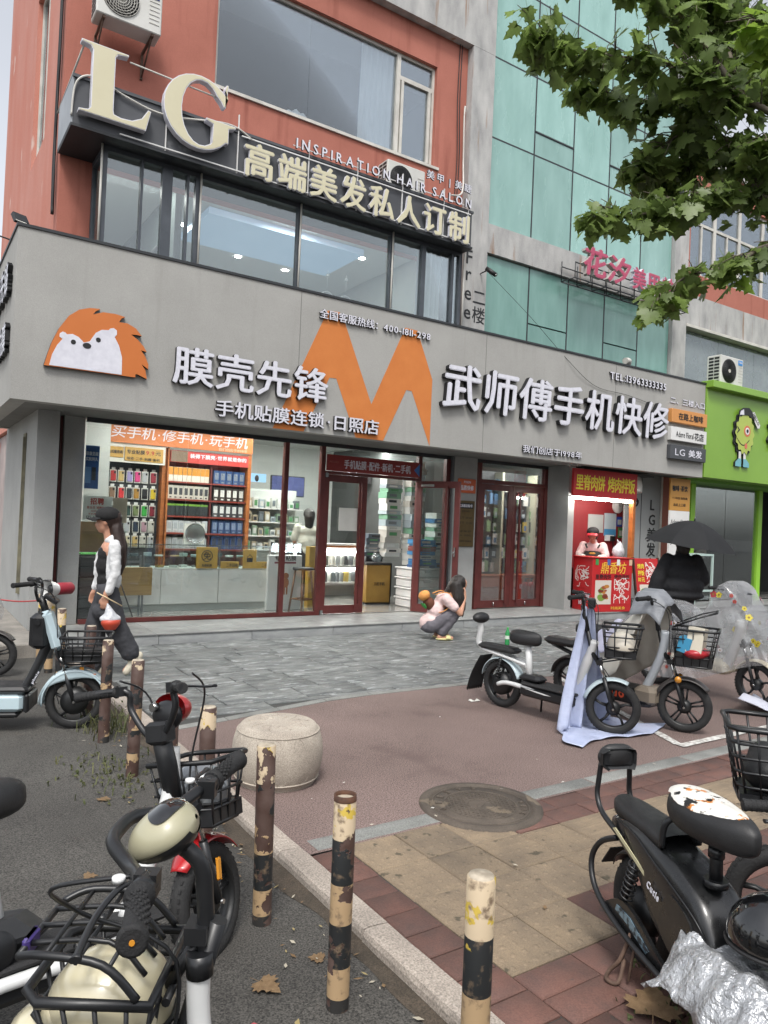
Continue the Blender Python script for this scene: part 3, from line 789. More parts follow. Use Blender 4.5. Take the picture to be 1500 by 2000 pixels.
# ---------------------------------------------------------------- right hand red building
rb = thing('window_building', 'red and bare concrete building with white window frames at right, partly behind leaves', 'building', (17, 11, .1))
w = WB(rb); wall_boxes(w, 'y', 10.06, 10.3, 14.43, 22, 6.98, 10.0, [(14.52, 21.5, 7.46, 9.45)]); w.build('wall', M['red'], rb)
w = WB(rb); w.box(14.43, 10.05, 6.30, 22, 10.3, 6.975); w.build('concrete_band', M['pier'], rb)
x = 14.52
for i in range(7):
    f = WB(rb); frame_rect(f, x, x+1.0, 7.46, 9.45, 10.12, 10.18, .05); f.box(x+.05, 10.121, 8.62, x+.95, 10.179, 8.68); f.box(x+.48, 10.122, 7.51, x+.53, 10.178, 8.62)
    f.build('window_frame', M['whiteframe'], rb)
    WB(rb).box(x+.05, 10.145, 7.51, x+.95, 10.152, 9.40).build('pane', M['topglass'], rb); x += 1.0
WB(rb).box(14.43, 11.5, 4.4, 22, 11.6, 10).build('room_back', M['dark_in'], rb); WB(rb).box(14.43, 10.02, 10.005, 22, 11.6, 10.2).build('parapet', M['pier'], rb)
w = WB(rb); w.box(14.43, 10.0, 6.22, 22, 10.28, 6.28); w.build('drip_ledge', M['whiteframe'], rb)
for k in range(5): WB(rb).box(14.44+1.5*k, 10.20, 4.5, 14.44+1.5*k+1.49, 10.21, 6.2).build('canopy_pane', M['film'], rb)
WB(rb).box(14.44, 10.24, 4.5, 22, 10.26, 6.2).build('shop_backing', mat('grey_backing', '7c8585', '8b9393', rough=.6, sc=1), rb)

# ---------------------------------------------------------------- grey phone shop front
ps = thing('phone_shop', 'grey stucco phone shop with a deep plain fascia, maroon framed windows and doors', 'shop', (7, 10, .1))
w = WB(ps)
w.box(.97, 8.95, 2.765, 13.60, 9.12, 4.655); w.build('fascia', M['stucco'], ps)
for x in (4.42, 7.72, 10.85): WB(ps).box(x, 8.9478, 2.765, x+.007, 8.9505, 4.655).build('panel_joint', M['soffit'], ps)
w = WB(ps); w.box(.97, 9.121, 2.765, 1.14, 12.5, 4.655); w.build('fascia_return', M['stucco'], ps)
WB(ps).box(13.43, 9.121, 2.765, 13.60, 10.0, 4.655).build('fascia_end', M['stucco'], ps)
w = WB(ps); w.box(.955, 8.935, 4.657, 13.615, 10.1, 4.69); w.box(.955, 10.101, 4.657, 1.95, 12.5, 4.69); w.build('coping', M['dark'], ps)
w = WB(ps); w.box(1.142, 9.122, 2.78, 13.42, 10.30, 2.80); w.box(1.142, 10.301, 2.78, 1.99, 12.5, 2.80); w.build('soffit', M['soffit'], ps)
WB(ps).box(1.0, 12.5, 2.765, 1.6, 12.6, 4.655).build('fascia_back', M['stucco'], ps)
w = WB(ps); w.box(1.37, 9.76, .1, 1.62, 12.8, 2.778); w.build('pier', M['stucco2'], ps)
w = WB(ps); w.box(1.735, 10.12, .1, 1.985, 11.2, 2.778); w.build('pier', M['stucco2'], ps)
w = WB(ps); w.box(7.99, 9.96, .113, 8.50, 10.25, 2.778); w.build('pier', M['stucco2'], ps)
w = WB(ps); w.box(10.33, 9.50, .113, 10.49, 10.25, 2.778); w.build('pier', M['stucco2'], ps)
w = WB(ps); w.box(1.352, 10.6, .45, 1.368, 10.8, 2.55); w.box(1.33, 10.62, .46, 1.352, 10.66, 2.5); w.build('conduit_slot', mat('bare_mortar', '7b7763', '5e5b4e', rough=.9, sc=6), ps)
w = WB(ps); w.box(1.622, 10.20, .1, 1.668, 10.26, 2.77).box(1.700, 10.20, .1, 1.734, 10.26, 2.77); w.build('side_frame', M['maroon'], ps)
WB(ps).box(1.668, 10.22, .1, 1.70, 10.23, 2.77).build('pane', M['glass'], ps)
# glazed front
w = WB(ps); w.box(1.99, 10.03, .113, 5.47, 10.09, .17); w.build('bottom_rail', M['maroon'], ps)
w = WB(ps); w.box(1.99, 10.03, 2.72, 8.0, 10.09, 2.777).box(8.5, 10.03, 2.72, 10.33, 10.09, 2.777); w.build('head_rail', M['dark'], ps)
for x0, x1 in ((4.80, 4.87), (5.42, 5.49), (7.27, 7.34), (7.86, 7.95), (8.60, 8.67), (10.24, 10.32)):
    WB(ps).box(x0, 10.02, .113, x1, 10.10, 2.719).build('mullion', M['maroon'], ps)
WB(ps).box(7.95, 9.97, .113, 7.985, 10.2, 2.77).build('shutter_rail', mat('shutter_rail', '55575a', rough=.5), ps)
WB(ps).box(10.325, 9.42, .113, 10.329, 10.2, 2.77)
pane(ps, 'pane', 1.99, 3.33, 10.055, .17, 2.72, M['glass']); pane(ps, 'pane', 3.334, 4.80, 10.055, .17, 2.72, M['glass'])
pane(ps, 'pane', 4.87, 5.42, 10.055, .17, 2.72, M['glass']); pane(ps, 'pane', 7.34, 7.86, 10.055, .17, 2.72, M['glass'])
pane(ps, 'pane', 5.49, 7.27, 10.055, 2.60, 2.72, M['glass']); pane(ps, 'pane', 8.67, 10.24, 10.055, 2.43, 2.72, M['glass'])
WB(ps).box(5.49, 10.02, 2.30, 7.27, 10.10, 2.345).build('transom', M['maroon'], ps)
WB(ps).box(8.67, 10.02, 2.36, 10.24, 10.10, 2.43).build('transom', M['maroon'], ps)
WB(ps).box(4.87, 10.03, .113, 5.42, 10.09, .17)
# interior shell
w = WB(ps)
w.box(1.70, 15, .1, 12.05, 15.1, 3.2).box(1.99, 11.21, .1, 2.03, 15, 3.2).box(12.0, 10.26, .1, 12.05, 15, 3.2)
w.build('interior_wall', M['wall_in'], ps)
WB(ps).box(2.03, 10.1, .106, 12.0, 15, .112).build('interior_floor', M['floor_in'], ps)
WB(ps).box(1.99, 10.31, 3.16, 12.0, 15, 3.2).build('interior_ceiling', M['ceil'], ps)
WB(ps).box(2.04, 11.4, .113, 2.60, 12.35, 3.15).build('column', M['wall_in'], ps)
WB(ps).box(8.42, 10.27, .113, 8.50, 15, 3.15).build('partition', M['dark_in'], ps)
# doors
def door(name, x0, x1, z0, z1, parent, stile=.09, hinge=None, y=10.06):
    """Door leaf; local x from the hinge side, y = 0 the leaf's plane."""
    t = bpy.data.objects.new(name, None); COL.objects.link(t); t.parent = parent; L = x1-x0
    mb = MB(); H_ = z1-z0
    mb.box(0, -.022, 0, stile, .022, H_).box(L-stile, -.022, 0, L, .022, H_).box(stile, -.021, 0, L-stile, .021, .13).box(stile, -.021, H_-.11, L-stile, .021, H_)
    mb.build('leaf_frame', M['maroon'], t)
    MB().box(stile, -.004, .13, L-stile, .004, H_-.11).build('glass', M['doorglass'], t)
    return t, L, H_
def pull(t, x, z0, z1):
    MB().box(x-.018, -.075, z0, x+.018, -.045, z1).box(x-.012, -.046, z0+.25, x+.012, -.02, z0+.29).box(x-.012, -.046, z1-.3, x+.012, -.02, z1-.26).build('pull_bar', M['maroon'], t)
off = V((7, 10, .1))
d, L, Hh = door('door', 5.495, 6.28, .125, 2.295, ps); d.location = V((5.495, 10.06, .125))-off; pull(d, L-.16, .05, Hh-.08)
MB().box(.28, -.031, 1.30, .62, -.0235, 1.66).build('notice_paper', M['paper'], d)
MB().box(.0, -.05, -.01, .05, .03, .06).box(.0, -.05, Hh-.05, .05, .03, Hh+.02).build('pivot', M['chrome'], d)
d, L, Hh = door('door', 7.22, 8.02, .125, 2.295, ps); d.location = V((7.25, 10.0, .125))-off; d.rotation_euler = (0, 0, R(-66)); pull(d, L-.22, .05, Hh-.08)
MB().box(L-.05, -.06, .95, L-.03, -.022, 1.1).cyl((L-.045, -.04, 1.02), (L-.045, -.10, 1.02), .014, n=8).build('lock', M['chrome'], d)
MB().box(.1, -.05, Hh-.09, .34, -.023, Hh-.05).build('closer', M['chrome'], d)
for a, b, px in ((8.675, 9.452, -.14), (9.458, 10.235, .14)):
    d, L, Hh = door('door', a, b, .125, 2.355, ps); d.location = V((a, 10.06, .125))-off; pull(d, (L+px) if px < 0 else px, .08, Hh-.12)
    MB().cyl((L/2+.0, -.03, .03), (L/2, -.03, .10), .01, n=8).build('floor_bolt', M['chrome'], d)

# ---------------------------------------------------------------- housing blocks across the street, mirrored in the shop glass
for i, (x, L, h, a, b) in enumerate(((-22, 26, 15, '9a8f84', '867b70'), (6, 30, 18, '8d8f8e', '7c7e7d'), (38, 34, 14, 'a08a7c', '8f7a6c'))):
    t = thing('housing_block', ['beige housing block across the street, leftmost of the three mirrored in the glass', 'grey housing block across the street, middle of the three mirrored in the glass', 'reddish housing block across the street, rightmost of the three mirrored in the glass'][i], 'building', (x+L/2, -30, 0))
    WB(t).box(x, -38, -.1, x+L, -30, h).build('wall', mat('block_wall_%d' % i, a, b, rough=.9, sc=.6), t)
    mb = WB(t)
    for fl in range(int(h/3)):
        for k in range(int(L/3)): mb.box(x+.8+3*k, -30.02, 1.0+3*fl, x+2.4+3*k, -29.94, 2.6+3*fl)
    mb.build('window_rows', M['dark'], t)['kind'] = 'stuff'
# ---------------------------------------------------------------- green shop at the right
gs = thing('green_shop', 'bright green fascia shop at the right edge with dark glass and lime posts', 'shop', (16, 9.5, .1))
WB(gs).box(13.62, 8.93, 2.78, 22, 9.3, 4.60).build('fascia', M['green'], gs)
WB(gs).rbox(13.61, 8.78, 4.60, 22, 9.32, 4.74, .008).build('top_ledge', M['green'], gs)
WB(gs).box(13.62, 9.3, 2.72, 22, 10.0, 2.78).build('soffit', M['greendark'], gs)
for x in (14.52, 17.2): WB(gs).box(x, 9.80, .113, x+.16, 9.92, 2.72).build('post', M['lime'], gs)
for a, b in ((13.75, 14.51), (14.69, 15.9), (15.92, 17.19)):
    pane(gs, 'pane', a, b, 9.85, .15, 2.71, M['doorglass'])
WB(gs).box(13.7, 13, .1, 20, 13.1, 3).box(13.64, 9.9, .1, 13.7, 13, 3).box(20, 9.9, .1, 20.1, 13, 3).build('interior_wall', M['dark_in'], gs)
WB(gs).box(13.7, 9.86, .106, 20, 13, .112).build('interior_floor', M['floor_in'], gs)
WB(gs).box(13.64, 9.9, 2.9, 20, 13, 2.95).build('interior_ceiling', M['dark_in'], gs)
WB(gs).box(14.0, 9.8455, 1.05, 14.45, 9.8485, 1.45).build('notice', M['paper'], gs)
# corridor between the stall and the green shop
co = thing('entrance_corridor', 'pale grey panelled entrance passage between the food stall and the green shop', 'passage', (12.9, 10, .1))
WB(co).box(12.06, 9.60, .113, 13.17, 9.64, 2.77).build('panel', mat('grey_panel', '8e9190', '858887', rough=.6, sc=1), co)
WB(co).box(13.18, 9.58, .113, 13.215, 9.66, 2.77).build('corner_trim', M['whiteframe'], co)
WB(co).box(13.22, 9.6, .113, 13.62, 10.2, 2.77).build('brick_jamb', M['red'], co)
WB(co).box(12.55, 9.59, .113, 12.556, 9.60, 2.77).build('panel_joint', M['dark'], co)
ts = thing('passage_lettering', 'black vertical lettering on the grey panel of the entrance passage', 'lettering', (12.9, 9.59, .8))
letters(ts, 'LG美发之', (12.78, 9.598, .80), .26, 1.52, depth=.006, mats=[M['lblack'], M['lblack']], bold=.018, name='character', vert=True)
# ================================================================ SIGNS ON THE FASCIA
FY = 8.948
def plaque(parent, name, poly, y0, y1, m, side=None):
    mb = WB(parent); mb.prism([(p[0], p[1]) for p in poly], lambda a, b, d: (a, d, b), y1, y0, 0, 1 if side else 0)
    return mb.build(name, [m, side] if side else m, parent)
def circ(x, z, rx, rz=None, n=18, rot=0.): 
    rz = rz or rx; return [(x+rx*cos(2*pi*k/n), z+rz*sin(2*pi*k/n)) for k in range(n)]
def smooth2(p, k=3): return [(v.x, v.y) for v in catmull([(a, b, 0) for a, b in p], k, True)]
HEDGE = [(1.282,3.165),(1.311,3.29),(1.354,3.44),(1.417,3.595),(1.517,3.759),(1.622,3.847),(1.731,3.888),(1.85,3.899),(1.798,3.861),(1.771,3.821),(1.882,3.867),(2.015,3.873),(2.129,3.858),(2.085,3.832),(2.062,3.786),(2.155,3.789),(2.256,3.746),(2.327,3.667),(2.269,3.673),(2.204,3.666),(2.282,3.619),(2.355,3.549),(2.392,3.488),(2.323,3.503),(2.38,3.431),(2.419,3.345),(2.419,3.287),(2.339,3.337),(2.388,3.268),(2.409,3.169),(2.301,3.209),(2.275,3.209),(2.274,3.17)]
FACE = [(1.336,3.175),(1.36,3.298),(1.408,3.411),(1.461,3.487),(1.427,3.505),(1.429,3.543),(1.458,3.568),(1.49,3.56),(1.502,3.545),(1.563,3.559),(1.627,3.536),(1.685,3.483),(1.748,3.507),(1.809,3.616),(1.873,3.661),(1.948,3.671),(1.966,3.694),(2.004,3.705),(2.04,3.683),(2.042,3.636),(2.018,3.603),(2.071,3.512),(2.112,3.378),(2.117,3.178)]
lg = thing('logo_plaque', 'flat orange and white animal head logo fixed at the left end of the grey fascia', 'logo', (1.85, 8.94, 3.16))
plaque(lg, 'spiny_back', HEDGE, FY, FY-.05, M['orange2'], M['lblack']); plaque(lg, 'pale_face', FACE, FY-.05, FY-.054, M['lwhite'])
plaque(lg, 'nose', circ(1.72, 3.452, .046, .033), FY-.054, FY-.057, M['black'])
for x, z in ((1.574, 3.47), (1.84, 3.539)): plaque(lg, 'eye', circ(x, z, .027), FY-.054, FY-.057, M['black'])
BIGM = [(4.085,2.768),(4.758,4.302),(4.83,4.469),(5.019,4.482),(5.124,4.322),(5.603,3.267),(6.139,4.47),(6.357,4.464),(6.447,4.269),(6.672,3.775),(6.671,2.768),(6.302,3.551),(6.202,3.556),(5.829,2.768),(5.364,2.768),(5.011,3.555),(4.903,3.552),(4.539,2.768)]
plaque(ps, 'painted_letter', BIGM, FY+.001, FY-.002, M['orange'])
LM = [M['lwhite'], M['lblack']]
def sign(name, label, text, x0, x1, z0, z1, bold, depth=.045, mats=LM, part='character', y=FY, **k):
    t = thing(name, label, 'sign', ((x0+x1)/2, y-.02, z0))
    letters(t, text, (x0, y-.006, z0), x1-x0, z1-z0, depth=depth, mats=mats, bold=bold, name=part, **k); return t
sign('shop_name', 'four large white angular characters on the grey fascia beside the orange animal logo', '膜壳先锋', 2.71, 4.86, 3.165, 3.64, .020, .06)
sign('shop_subtitle', 'row of medium white characters along the lower fascia below the large angular ones', '手机贴膜连锁·日照店', 3.27, 5.72, 2.83, 3.045, .020, .045)
sign('hotline_sign', 'small white hotline line with a dashed number at the top of the painted orange letter', '全国客服热线：400-1811-298', 4.69, 6.58, 4.34, 4.47, .022, .03)
sign('repair_name', 'seven very large white brush style characters on the right half of the grey fascia', '武师傅手机快修', 6.81, 12.32, 3.37, 4.08, .022, .09, shear=.06)
sign('phone_number', 'small white telephone line with raised digits near the right end of the fascia', 'TEL:13963333335', 10.65, 12.28, 4.35, 4.485, .022, .03, part='letter')
sign('founding_sign', 'small white row of characters with a year along the lower edge of the fascia', '我们创店于1998年', 8.57, 9.99, 2.84, 2.965, .018, .03)
sign('floor_sign', 'small flat white characters above the three stacked name boxes at the fascia end', '二、三楼入口', 12.45, 13.58, 4.14, 4.275, .022, .006)
def name_box(label, z0, z1, m, runs):
    t = thing('name_box', label, 'sign box', (13.0, 8.90, z0), group='name boxes stacked at the right end of the fascia')
    WB(t).rbox(12.41, 8.86, z0, 13.56, FY-.002, z1, .004).build('box', m, t)
    for text, x0, x1, a, b, mt, bd in runs:
        letters(t, text, (x0, 8.8585, z0+a), x1-x0, b-a, depth=.004, mats=[mt, mt], bold=bd, name='lettering', joined=True)
name_box('orange name box with black characters, top of the three name boxes', 3.77, 4.03, mat('orange_box', 'c98b4e', rough=.5), [('在路上咖啡', 12.62, 13.42, .06, .20, M['lblack'], .02)])
name_box('white name box with thin black lettering, middle of the three name boxes', 3.42, 3.68, M['white'], [('Adore Floral', 12.56, 13.12, .07, .18, M['lblack'], 0.), ('花店', 13.15, 13.46, .05, .20, M['lblack'], .012)])
name_box('dark grey name box with white lettering, lowest of the three name boxes', 3.06, 3.33, M['charcoal'], [('LG', 12.55, 12.86, .07, .20, M['lwhite'], 0.), ('美发', 12.98, 13.42, .06, .21, M['lwhite'], .02)])
# characters on the fascia return, seen edge-on
ts = thing('return_sign', 'dark edged characters on the left return of the fascia, seen nearly edge on', 'sign', (.96, 9.8, 3.4))
letters(ts, '膜壳先锋', (.965, 10.7, 3.95), 1.5, .4, ux=(0, -1, 0), out=(-1, 0, 0), depth=.05, mats=LM, bold=.03, name='character')
letters(ts, '手机贴膜', (.965, 10.7, 3.3), 1.5, .35, ux=(0, -1, 0), out=(-1, 0, 0), depth=.05, mats=LM, bold=.03, name='character')
# pink sign on the jade glass
M['pink'] = mat('pink_acrylic', 'b04a66', 'a8435e', rough=.5, sc=3)
ts = thing('nail_salon_sign', 'dusty pink raised characters on a wire shelf in front of the jade glass', 'sign', (12.1, 9.6, 6.3))
letters(ts, '花汐', (10.52, 9.62, 6.40), 1.38, .56, depth=.09, mats=[M['pink'], mat('pale_return', 'a9a09c', rough=.5)], bold=.036, name='character', shear=.1)
letters(ts, '美甲美睫', (11.95, 9.62, 6.42), 1.8, .46, depth=.08, mats=[M['pink'], M['lwhite']], bold=.035, name='character')
f = WB(ts)
for zz in (6.33, 6.62): 
    for yv in (9.64, 9.98): f.cyl((10.42, yv, zz), (13.9, yv, zz), .012, n=6)
for k in range(9):
    x = 10.42+k*.43
    f.cyl((x, 9.64, 6.33), (x, 9.98, 6.33), .010, n=6).cyl((x, 9.98, 6.33), (x, 9.98, 6.72), .010, n=6).cyl((x, 9.64, 6.33), (x, 9.64, 6.62), .008, n=6)
f.build('support_frame', M['dark'], ts)
# green shop signs
ck = thing('cartoon_sign', 'round lime biscuit figure with black cap and blue boots on the green fascia', 'sign', (14.9, 8.9, 3.05))
GY = 8.928
lime = mat('lime_face', 'a9b858', 'a2b150', rough=.45, sc=3)
def scal(cx, cz, r, n=14, amp=.07): return [(cx+r*.8*(1+amp*cos(n*a))*cos(a), cz+r*(1+amp*cos(n*a))*sin(a)) for a in [2*pi*k/112 for k in range(112)]]
plaque(ck, 'body_backing', scal(14.93, 3.78, .46), GY, GY-.03, M['lblack']); plaque(ck, 'body', scal(14.95, 3.79, .42), GY-.03, GY-.05, lime, M['lblack'])
CAPP = [(14.686,4.12),(14.70,4.25),(14.851,4.331),(15.066,4.35),(15.183,4.281),(15.30,4.10),(15.05,4.19),(14.83,4.17)]
plaque(ck, 'cap', CAPP, GY-.05, GY-.06, M['black']); plaque(ck, 'cap_patch', [(14.72, 4.17), (14.75, 4.25), (14.86, 4.30), (14.88, 4.18)], GY-.06, GY-.063, M['lwhite'])
plaque(ck, 'eye', circ(15.03, 3.85, .12), GY-.05, GY-.054, mat('coral', 'c4694a', rough=.5)); plaque(ck, 'eye_ring', circ(15.03, 3.85, .075), GY-.054, GY-.057, M['white']); plaque(ck, 'pupil', circ(15.03, 3.85, .04), GY-.057, GY-.06, M['black'])
plaque(ck, 'wink', [(14.66, 3.93), (14.76, 3.85), (14.66, 3.77), (14.66, 3.80), (14.71, 3.85), (14.66, 3.90)], GY-.05, GY-.054, M['black'])
sm = [(14.66+.46*k/10, 3.66-.13*sin(pi*k/10)) for k in range(11)]
plaque(ck, 'smile', sm+[(a, b+.018) for a, b in reversed(sm)], GY-.05, GY-.054, M['black']); plaque(ck, 'tongue', circ(15.0, 3.53, .05, .06), GY-.05, GY-.055, mat('coral2', 'c86a55', rough=.5))
for x in (14.76, 14.94):
    plaque(ck, 'leg', [(x, 3.18), (x+.09, 3.18), (x+.09, 3.40), (x, 3.40)], GY, GY-.04, M['white'], M['lblack'])
    s = -1 if x < 14.8 else 1
    plaque(ck, 'boot', [(x+.045-s*.05, 3.08), (x+.045+s*.17, 3.08), (x+.045+s*.16, 3.17), (x+.045+s*.05, 3.25), (x+.045-s*.05, 3.25)], GY-.0, GY-.045, mat('boot_blue', '6fa9b4', rough=.5), M['lblack'])
BUB = [(15.20,4.27),(15.28,4.29),(15.52,4.03),(15.50,3.96),(15.42,3.95),(15.19,4.20)]
plaque(ck, 'speech_bubble', BUB, GY-.03, GY-.05, M['white'], M['lblack'])
letters(ck, 'HELLO', (15.225, GY-.052, 4.215), .30, .07, ux=(.70, 0, -.70), uz=(.7, 0, .7), depth=.003, mats=[M['lblack'], M['lblack']], bold=.01, name='lettering', joined=True)
ts = thing('green_shop_name', 'large white raised character cut by the right edge on the green fascia', 'sign', (16.6, 8.9, 3.5))
letters(ts, '杜', (15.84, GY, 3.52), .80, .72, depth=.07, mats=LM, bold=.024, name='character')
# pier plaques
pq = thing('repair_plaque', 'small orange plaque with white characters on the grey pier between the two shop doors', 'sign', (8.25, 9.94, 2.16))
WB(pq).rbox(8.07, 9.935, 2.155, 8.46, 9.958, 2.40, .004).build('plate', mat('orange_plate', 'b8562f', rough=.4), pq)
letters(pq, 'PISEN', (8.19, 9.934, 2.325), .15, .04, depth=.003, mats=[M['lwhite']]*2, bold=.01, name='lettering', joined=True)
letters(pq, '品胜快修', (8.12, 9.934, 2.20), .29, .09, depth=.003, mats=[M['lwhite']]*2, bold=.03, name='lettering', joined=True)
pq = thing('opening_hours_plaque', 'bronze opening hours plaque with a dark header on the grey pier below the orange plaque', 'sign', (8.25, 9.94, 1.2))
WB(pq).rbox(8.05, 9.935, 1.22, 8.455, 9.958, 2.02, .004).build('plate', mat('bronze', '6b5b3c', '5b4d33', rough=.35, metal=.5, sc=3), pq)
WB(pq).box(8.085, 9.932, 1.885, 8.42, 9.9345, 1.98).build('header', M['black'], pq)
letters(pq, '文泽路沿街1号', (8.10, 9.9318, 1.905), .30, .055, depth=.002, mats=[M['lwhite']]*2, bold=.02, name='lettering', joined=True)
dk = mat('engraved', '3a3122', rough=.6)
for text, x, ww, z, hh in (('营业时间', 8.17, .17, 1.82, .035), ('上午 09:00', 8.12, .28, 1.70, .05), ('下午 22:30', 8.12, .28, 1.61, .05), ('贴膜 维修 配件', 8.12, .28, 1.47, .035), ('周一至周日', 8.14, .24, 1.40, .03), ('诚信服务全国联保', 8.10, .31, 1.30, .03)):
    letters(pq, text, (x, 9.934, z), ww, hh, depth=.0015, mats=[dk]*2, bold=.0, name='lettering', joined=True)
# door header sign
dh = thing('door_header_sign', 'long dark red strip sign with white characters above the open shop door', 'sign', (6.4, 10.0, 2.35))
WB(dh).box(5.50, 9.985, 2.35, 7.265, 10.018, 2.60).build('panel', mat('header_red', '7c2a28', '8a3330', rough=.4, sc=1.2, con=(.2, .8)), dh)
letters(dh, '手机贴膜·配件·新机·二手机', (5.80, 9.984, 2.40), 1.28, .14, depth=.003, mats=[M['lwhite']]*2, bold=.015, name='lettering', joined=True)
letters(dh, 'MOXIU', (5.54, 9.984, 2.47), .16, .035, depth=.003, mats=[mat('faint_red_print', '9b5a55')]*2, bold=.0, name='lettering', joined=True)
plaque(dh, 'blue_mark', [(7.15, 2.47), (7.26, 2.58), (7.26, 2.37)], 9.984, 9.981, mat('mark_blue', '3c6cab', rough=.5))
# ---------------------------------------------------------------- air conditioners, lamp, cables
def aircon(label, loc, w_, d_, h_, rotz=0, brand=None, group='air conditioner outdoor units'):
    t = thing('air_conditioner', label, 'air conditioner', loc, rotz, group)
    MB().rbox(-w_/2, 0, 0, w_/2, d_, h_, .012).build('casing', mat('ac_casing', 'c9c9c4', 'bab9b3', rough=.45, sc=2), t)
    fx = -w_*.14; r = h_*.40
    mb = MB()
    for k in range(7): 
        rr = r*(.16+.84*k/6); mb.tube([(fx+rr*cos(a), -.012, h_*.5+rr*sin(a)) for a in [2*pi*q/28 for q in range(28)]], .0045, 5, closed=True)
    for k in range(24):
        a = 2*pi*k/24; mb.tube([(fx+rr_*cos(a+(.9*(rr_/r))), -.014, h_*.5+rr_*sin(a+.9*(rr_/r))) for rr_ in (r*.14, r*.4, r*.7, r)], .003, 4)
    mb.build('fan_grille', M['black'] if brand != 'KELON' else M['pvc'], t)
    MB().lathe([(.001, -.004), (r*1.02, -.004), (r*1.02, 0)], 28, (fx, 0, h_*.5), 'y').build('fan_opening', M['black'], t)
    f = MB().cyl((fx, -.022, h_*.5), (fx, -.005, h_*.5), r*.16, n=16); f.build('hub_cap', M['pvc'], t)
    mb = MB()
    for k in range(6): mb.box(w_*.30, -.006, h_*(.2+.1*k), w_*.46, .0, h_*(.2+.1*k)+.008)
    mb.build('front_louvre', M['pvc'], t)
    mb = MB()
    for k in range(8):
        for q in range(2): mb.box(-w_/2-.004, d_*(.12+.40*q), h_*(.08+.112*k), -w_/2+.001, d_*(.46+.40*q), h_*(.08+.112*k)+h_*.07)
    mb.build('side_vent', M['black'], t)
    if brand:
        MB().box(w_*.27, -.008, h_*.78, w_*.45, -.001, h_*.95).build('badge', mat('badge_blue', '27407f' if brand == 'KELON' else '3a86c8', rough=.5), t)
        letters_local(t, brand, (w_*.285, -.009, h_*.85), w_*.15, h_*.06)
    return t
def letters_local(t, text, o, w_, h_):
    obs = letters(None, text, o, w_, h_, depth=.003, mats=[M['lwhite']]*2, bold=.02, name='lettering', joined=True)
    for ob in obs: ob.parent = t
ac = aircon('white air conditioner on rusty brackets high on the red wall above the letter L', (2.18, 9.62, 7.74), .80, .30, .56, brand='KELON')
mb = MB()
for x in (-.3, .3): mb.box(x-.015, .02, -.03, x+.015, .52, 0).tube([(x, .06, -.02), (x, .52, -.34)], .012, 6).box(x-.015, .50, -.36, x+.015, .53, -.03)
mb.build('bracket', M['ruststeel'], ac)
aircon('white air conditioner standing behind the salon characters below the tall side window', (6.45, 9.55, 6.71), .72, .28, .50, brand=None)
ac3 = aircon('cream air conditioner standing above the green fascia at the right', (14.62, 9.02, 4.77), .82, .32, .62, brand='Midea')
mb = WB(ac3)
# cables along the side wall
def cable(name, label, pts, r, m, cat='cable', k=8):
    t = MB().tube(catmull(pts, k), r, 6).build(name, m); return tag(t, label, cat)
for i, (dx, dz) in enumerate(((0, 0), (.03, .01), (-.03, 0))):
    cable('cable', ['thick black cable running down the red corner wall', 'second black cable twisted beside the thick one on the red corner', 'thin black cable hanging loose along the red corner wall'][i],
          [(1.50, 10.35+dx, 10.5), (1.495, 10.32+dx, 8.6), (1.49, 10.30+dx*1.5, 7.4), (1.49, 10.32-dx, 6.7), (1.49, 10.33+dx*2, 6.0), (1.49, 10.27, 5.35)], [.022, .014, .010][i], M['rope'])
cable('conduit', 'pale conduit sagging between the big cream letters on the sign board', [(1.50, 9.29, 6.2), (1.54, 9.27, 6.6), (1.75, 9.27, 6.73), (2.1, 9.27, 6.62), (2.6, 9.27, 6.56), (3.4, 9.27, 6.72), (3.75, 9.27, 6.62)], .012, M['pvc'])
cable('support_rod', 'white support rod from the red corner wall to the top of the letter L', [(1.49, 10.2, 6.62), (1.60, 9.25, 7.06)], .012, M['pvc'], 'rod', 2)
cable('support_rod', 'white rod running from the letter L to the top of the letter G', [(2.12, 9.22, 7.02), (3.3, 9.22, 6.98)], .010, M['pvc'], 'rod', 2)
cable('cable', 'thin grey wire hanging from the pier across the right half of the fascia', [(8.45, 9.9, 6.1), (8.9, 9.2, 5.2), (9.6, 8.93, 4.5), (10.3, 8.93, 4.17), (11.2, 8.93, 4.12), (12.4, 8.93, 3.98)], .004, M['rope'])
for i, dx in enumerate((0, .05)):
    cable('cable', ['dark cable hanging down the red wall beside the concrete pier', 'second dark cable on the red wall right of the tall window'][i], [(7.86+dx, 10.13, 10.0), (7.84+dx, 10.12, 9.0), (7.88+dx, 10.12, 8.0), (7.84+dx, 10.10, 7.2)], .008, M['rope'])
cable('drain_pipe', 'pale drain pipe curving down the red wall above the second air conditioner', [(8.03, 10.12, 8.85), (7.98, 10.08, 8.9), (7.95, 10.05, 8.6), (7.97, 10.05, 7.9), (7.85, 9.9, 7.3), (7.5, 9.75, 7.1)], .016, M['pvc'], 'pipe')
cable('cable', 'black cable crossing the corner above the grey fascia at far left', [(.2, 10.4, 4.86), (.75, 10.0, 4.84), (1.2, 9.9, 4.74)], .010, M['rope'])
fl = thing('floodlight', 'small dark floodlight on the fascia corner at far left', 'floodlight', (1.08, 9.35, 4.69))
mb = MB(); mb.cbox((-.06, -.05, .16), (.16, .05, .12), (R(-35), 0, R(25))); mb.build('lamp_head', M['dark'], fl)
MB().cbox((-.06, -.085, .145), (.13, .005, .09), (R(-35), 0, R(25))).build('lamp_glass', M['pvc'], fl)
MB().tube([(0, 0, 0), (.01, .02, .09), (-.05, 0, .13)], .012, 6).build('bracket', M['dark'], fl)
cm = thing('security_camera', 'black security camera on a bracket at the pale pier above the fascia', 'camera', (8.42, 9.96, 6.05))
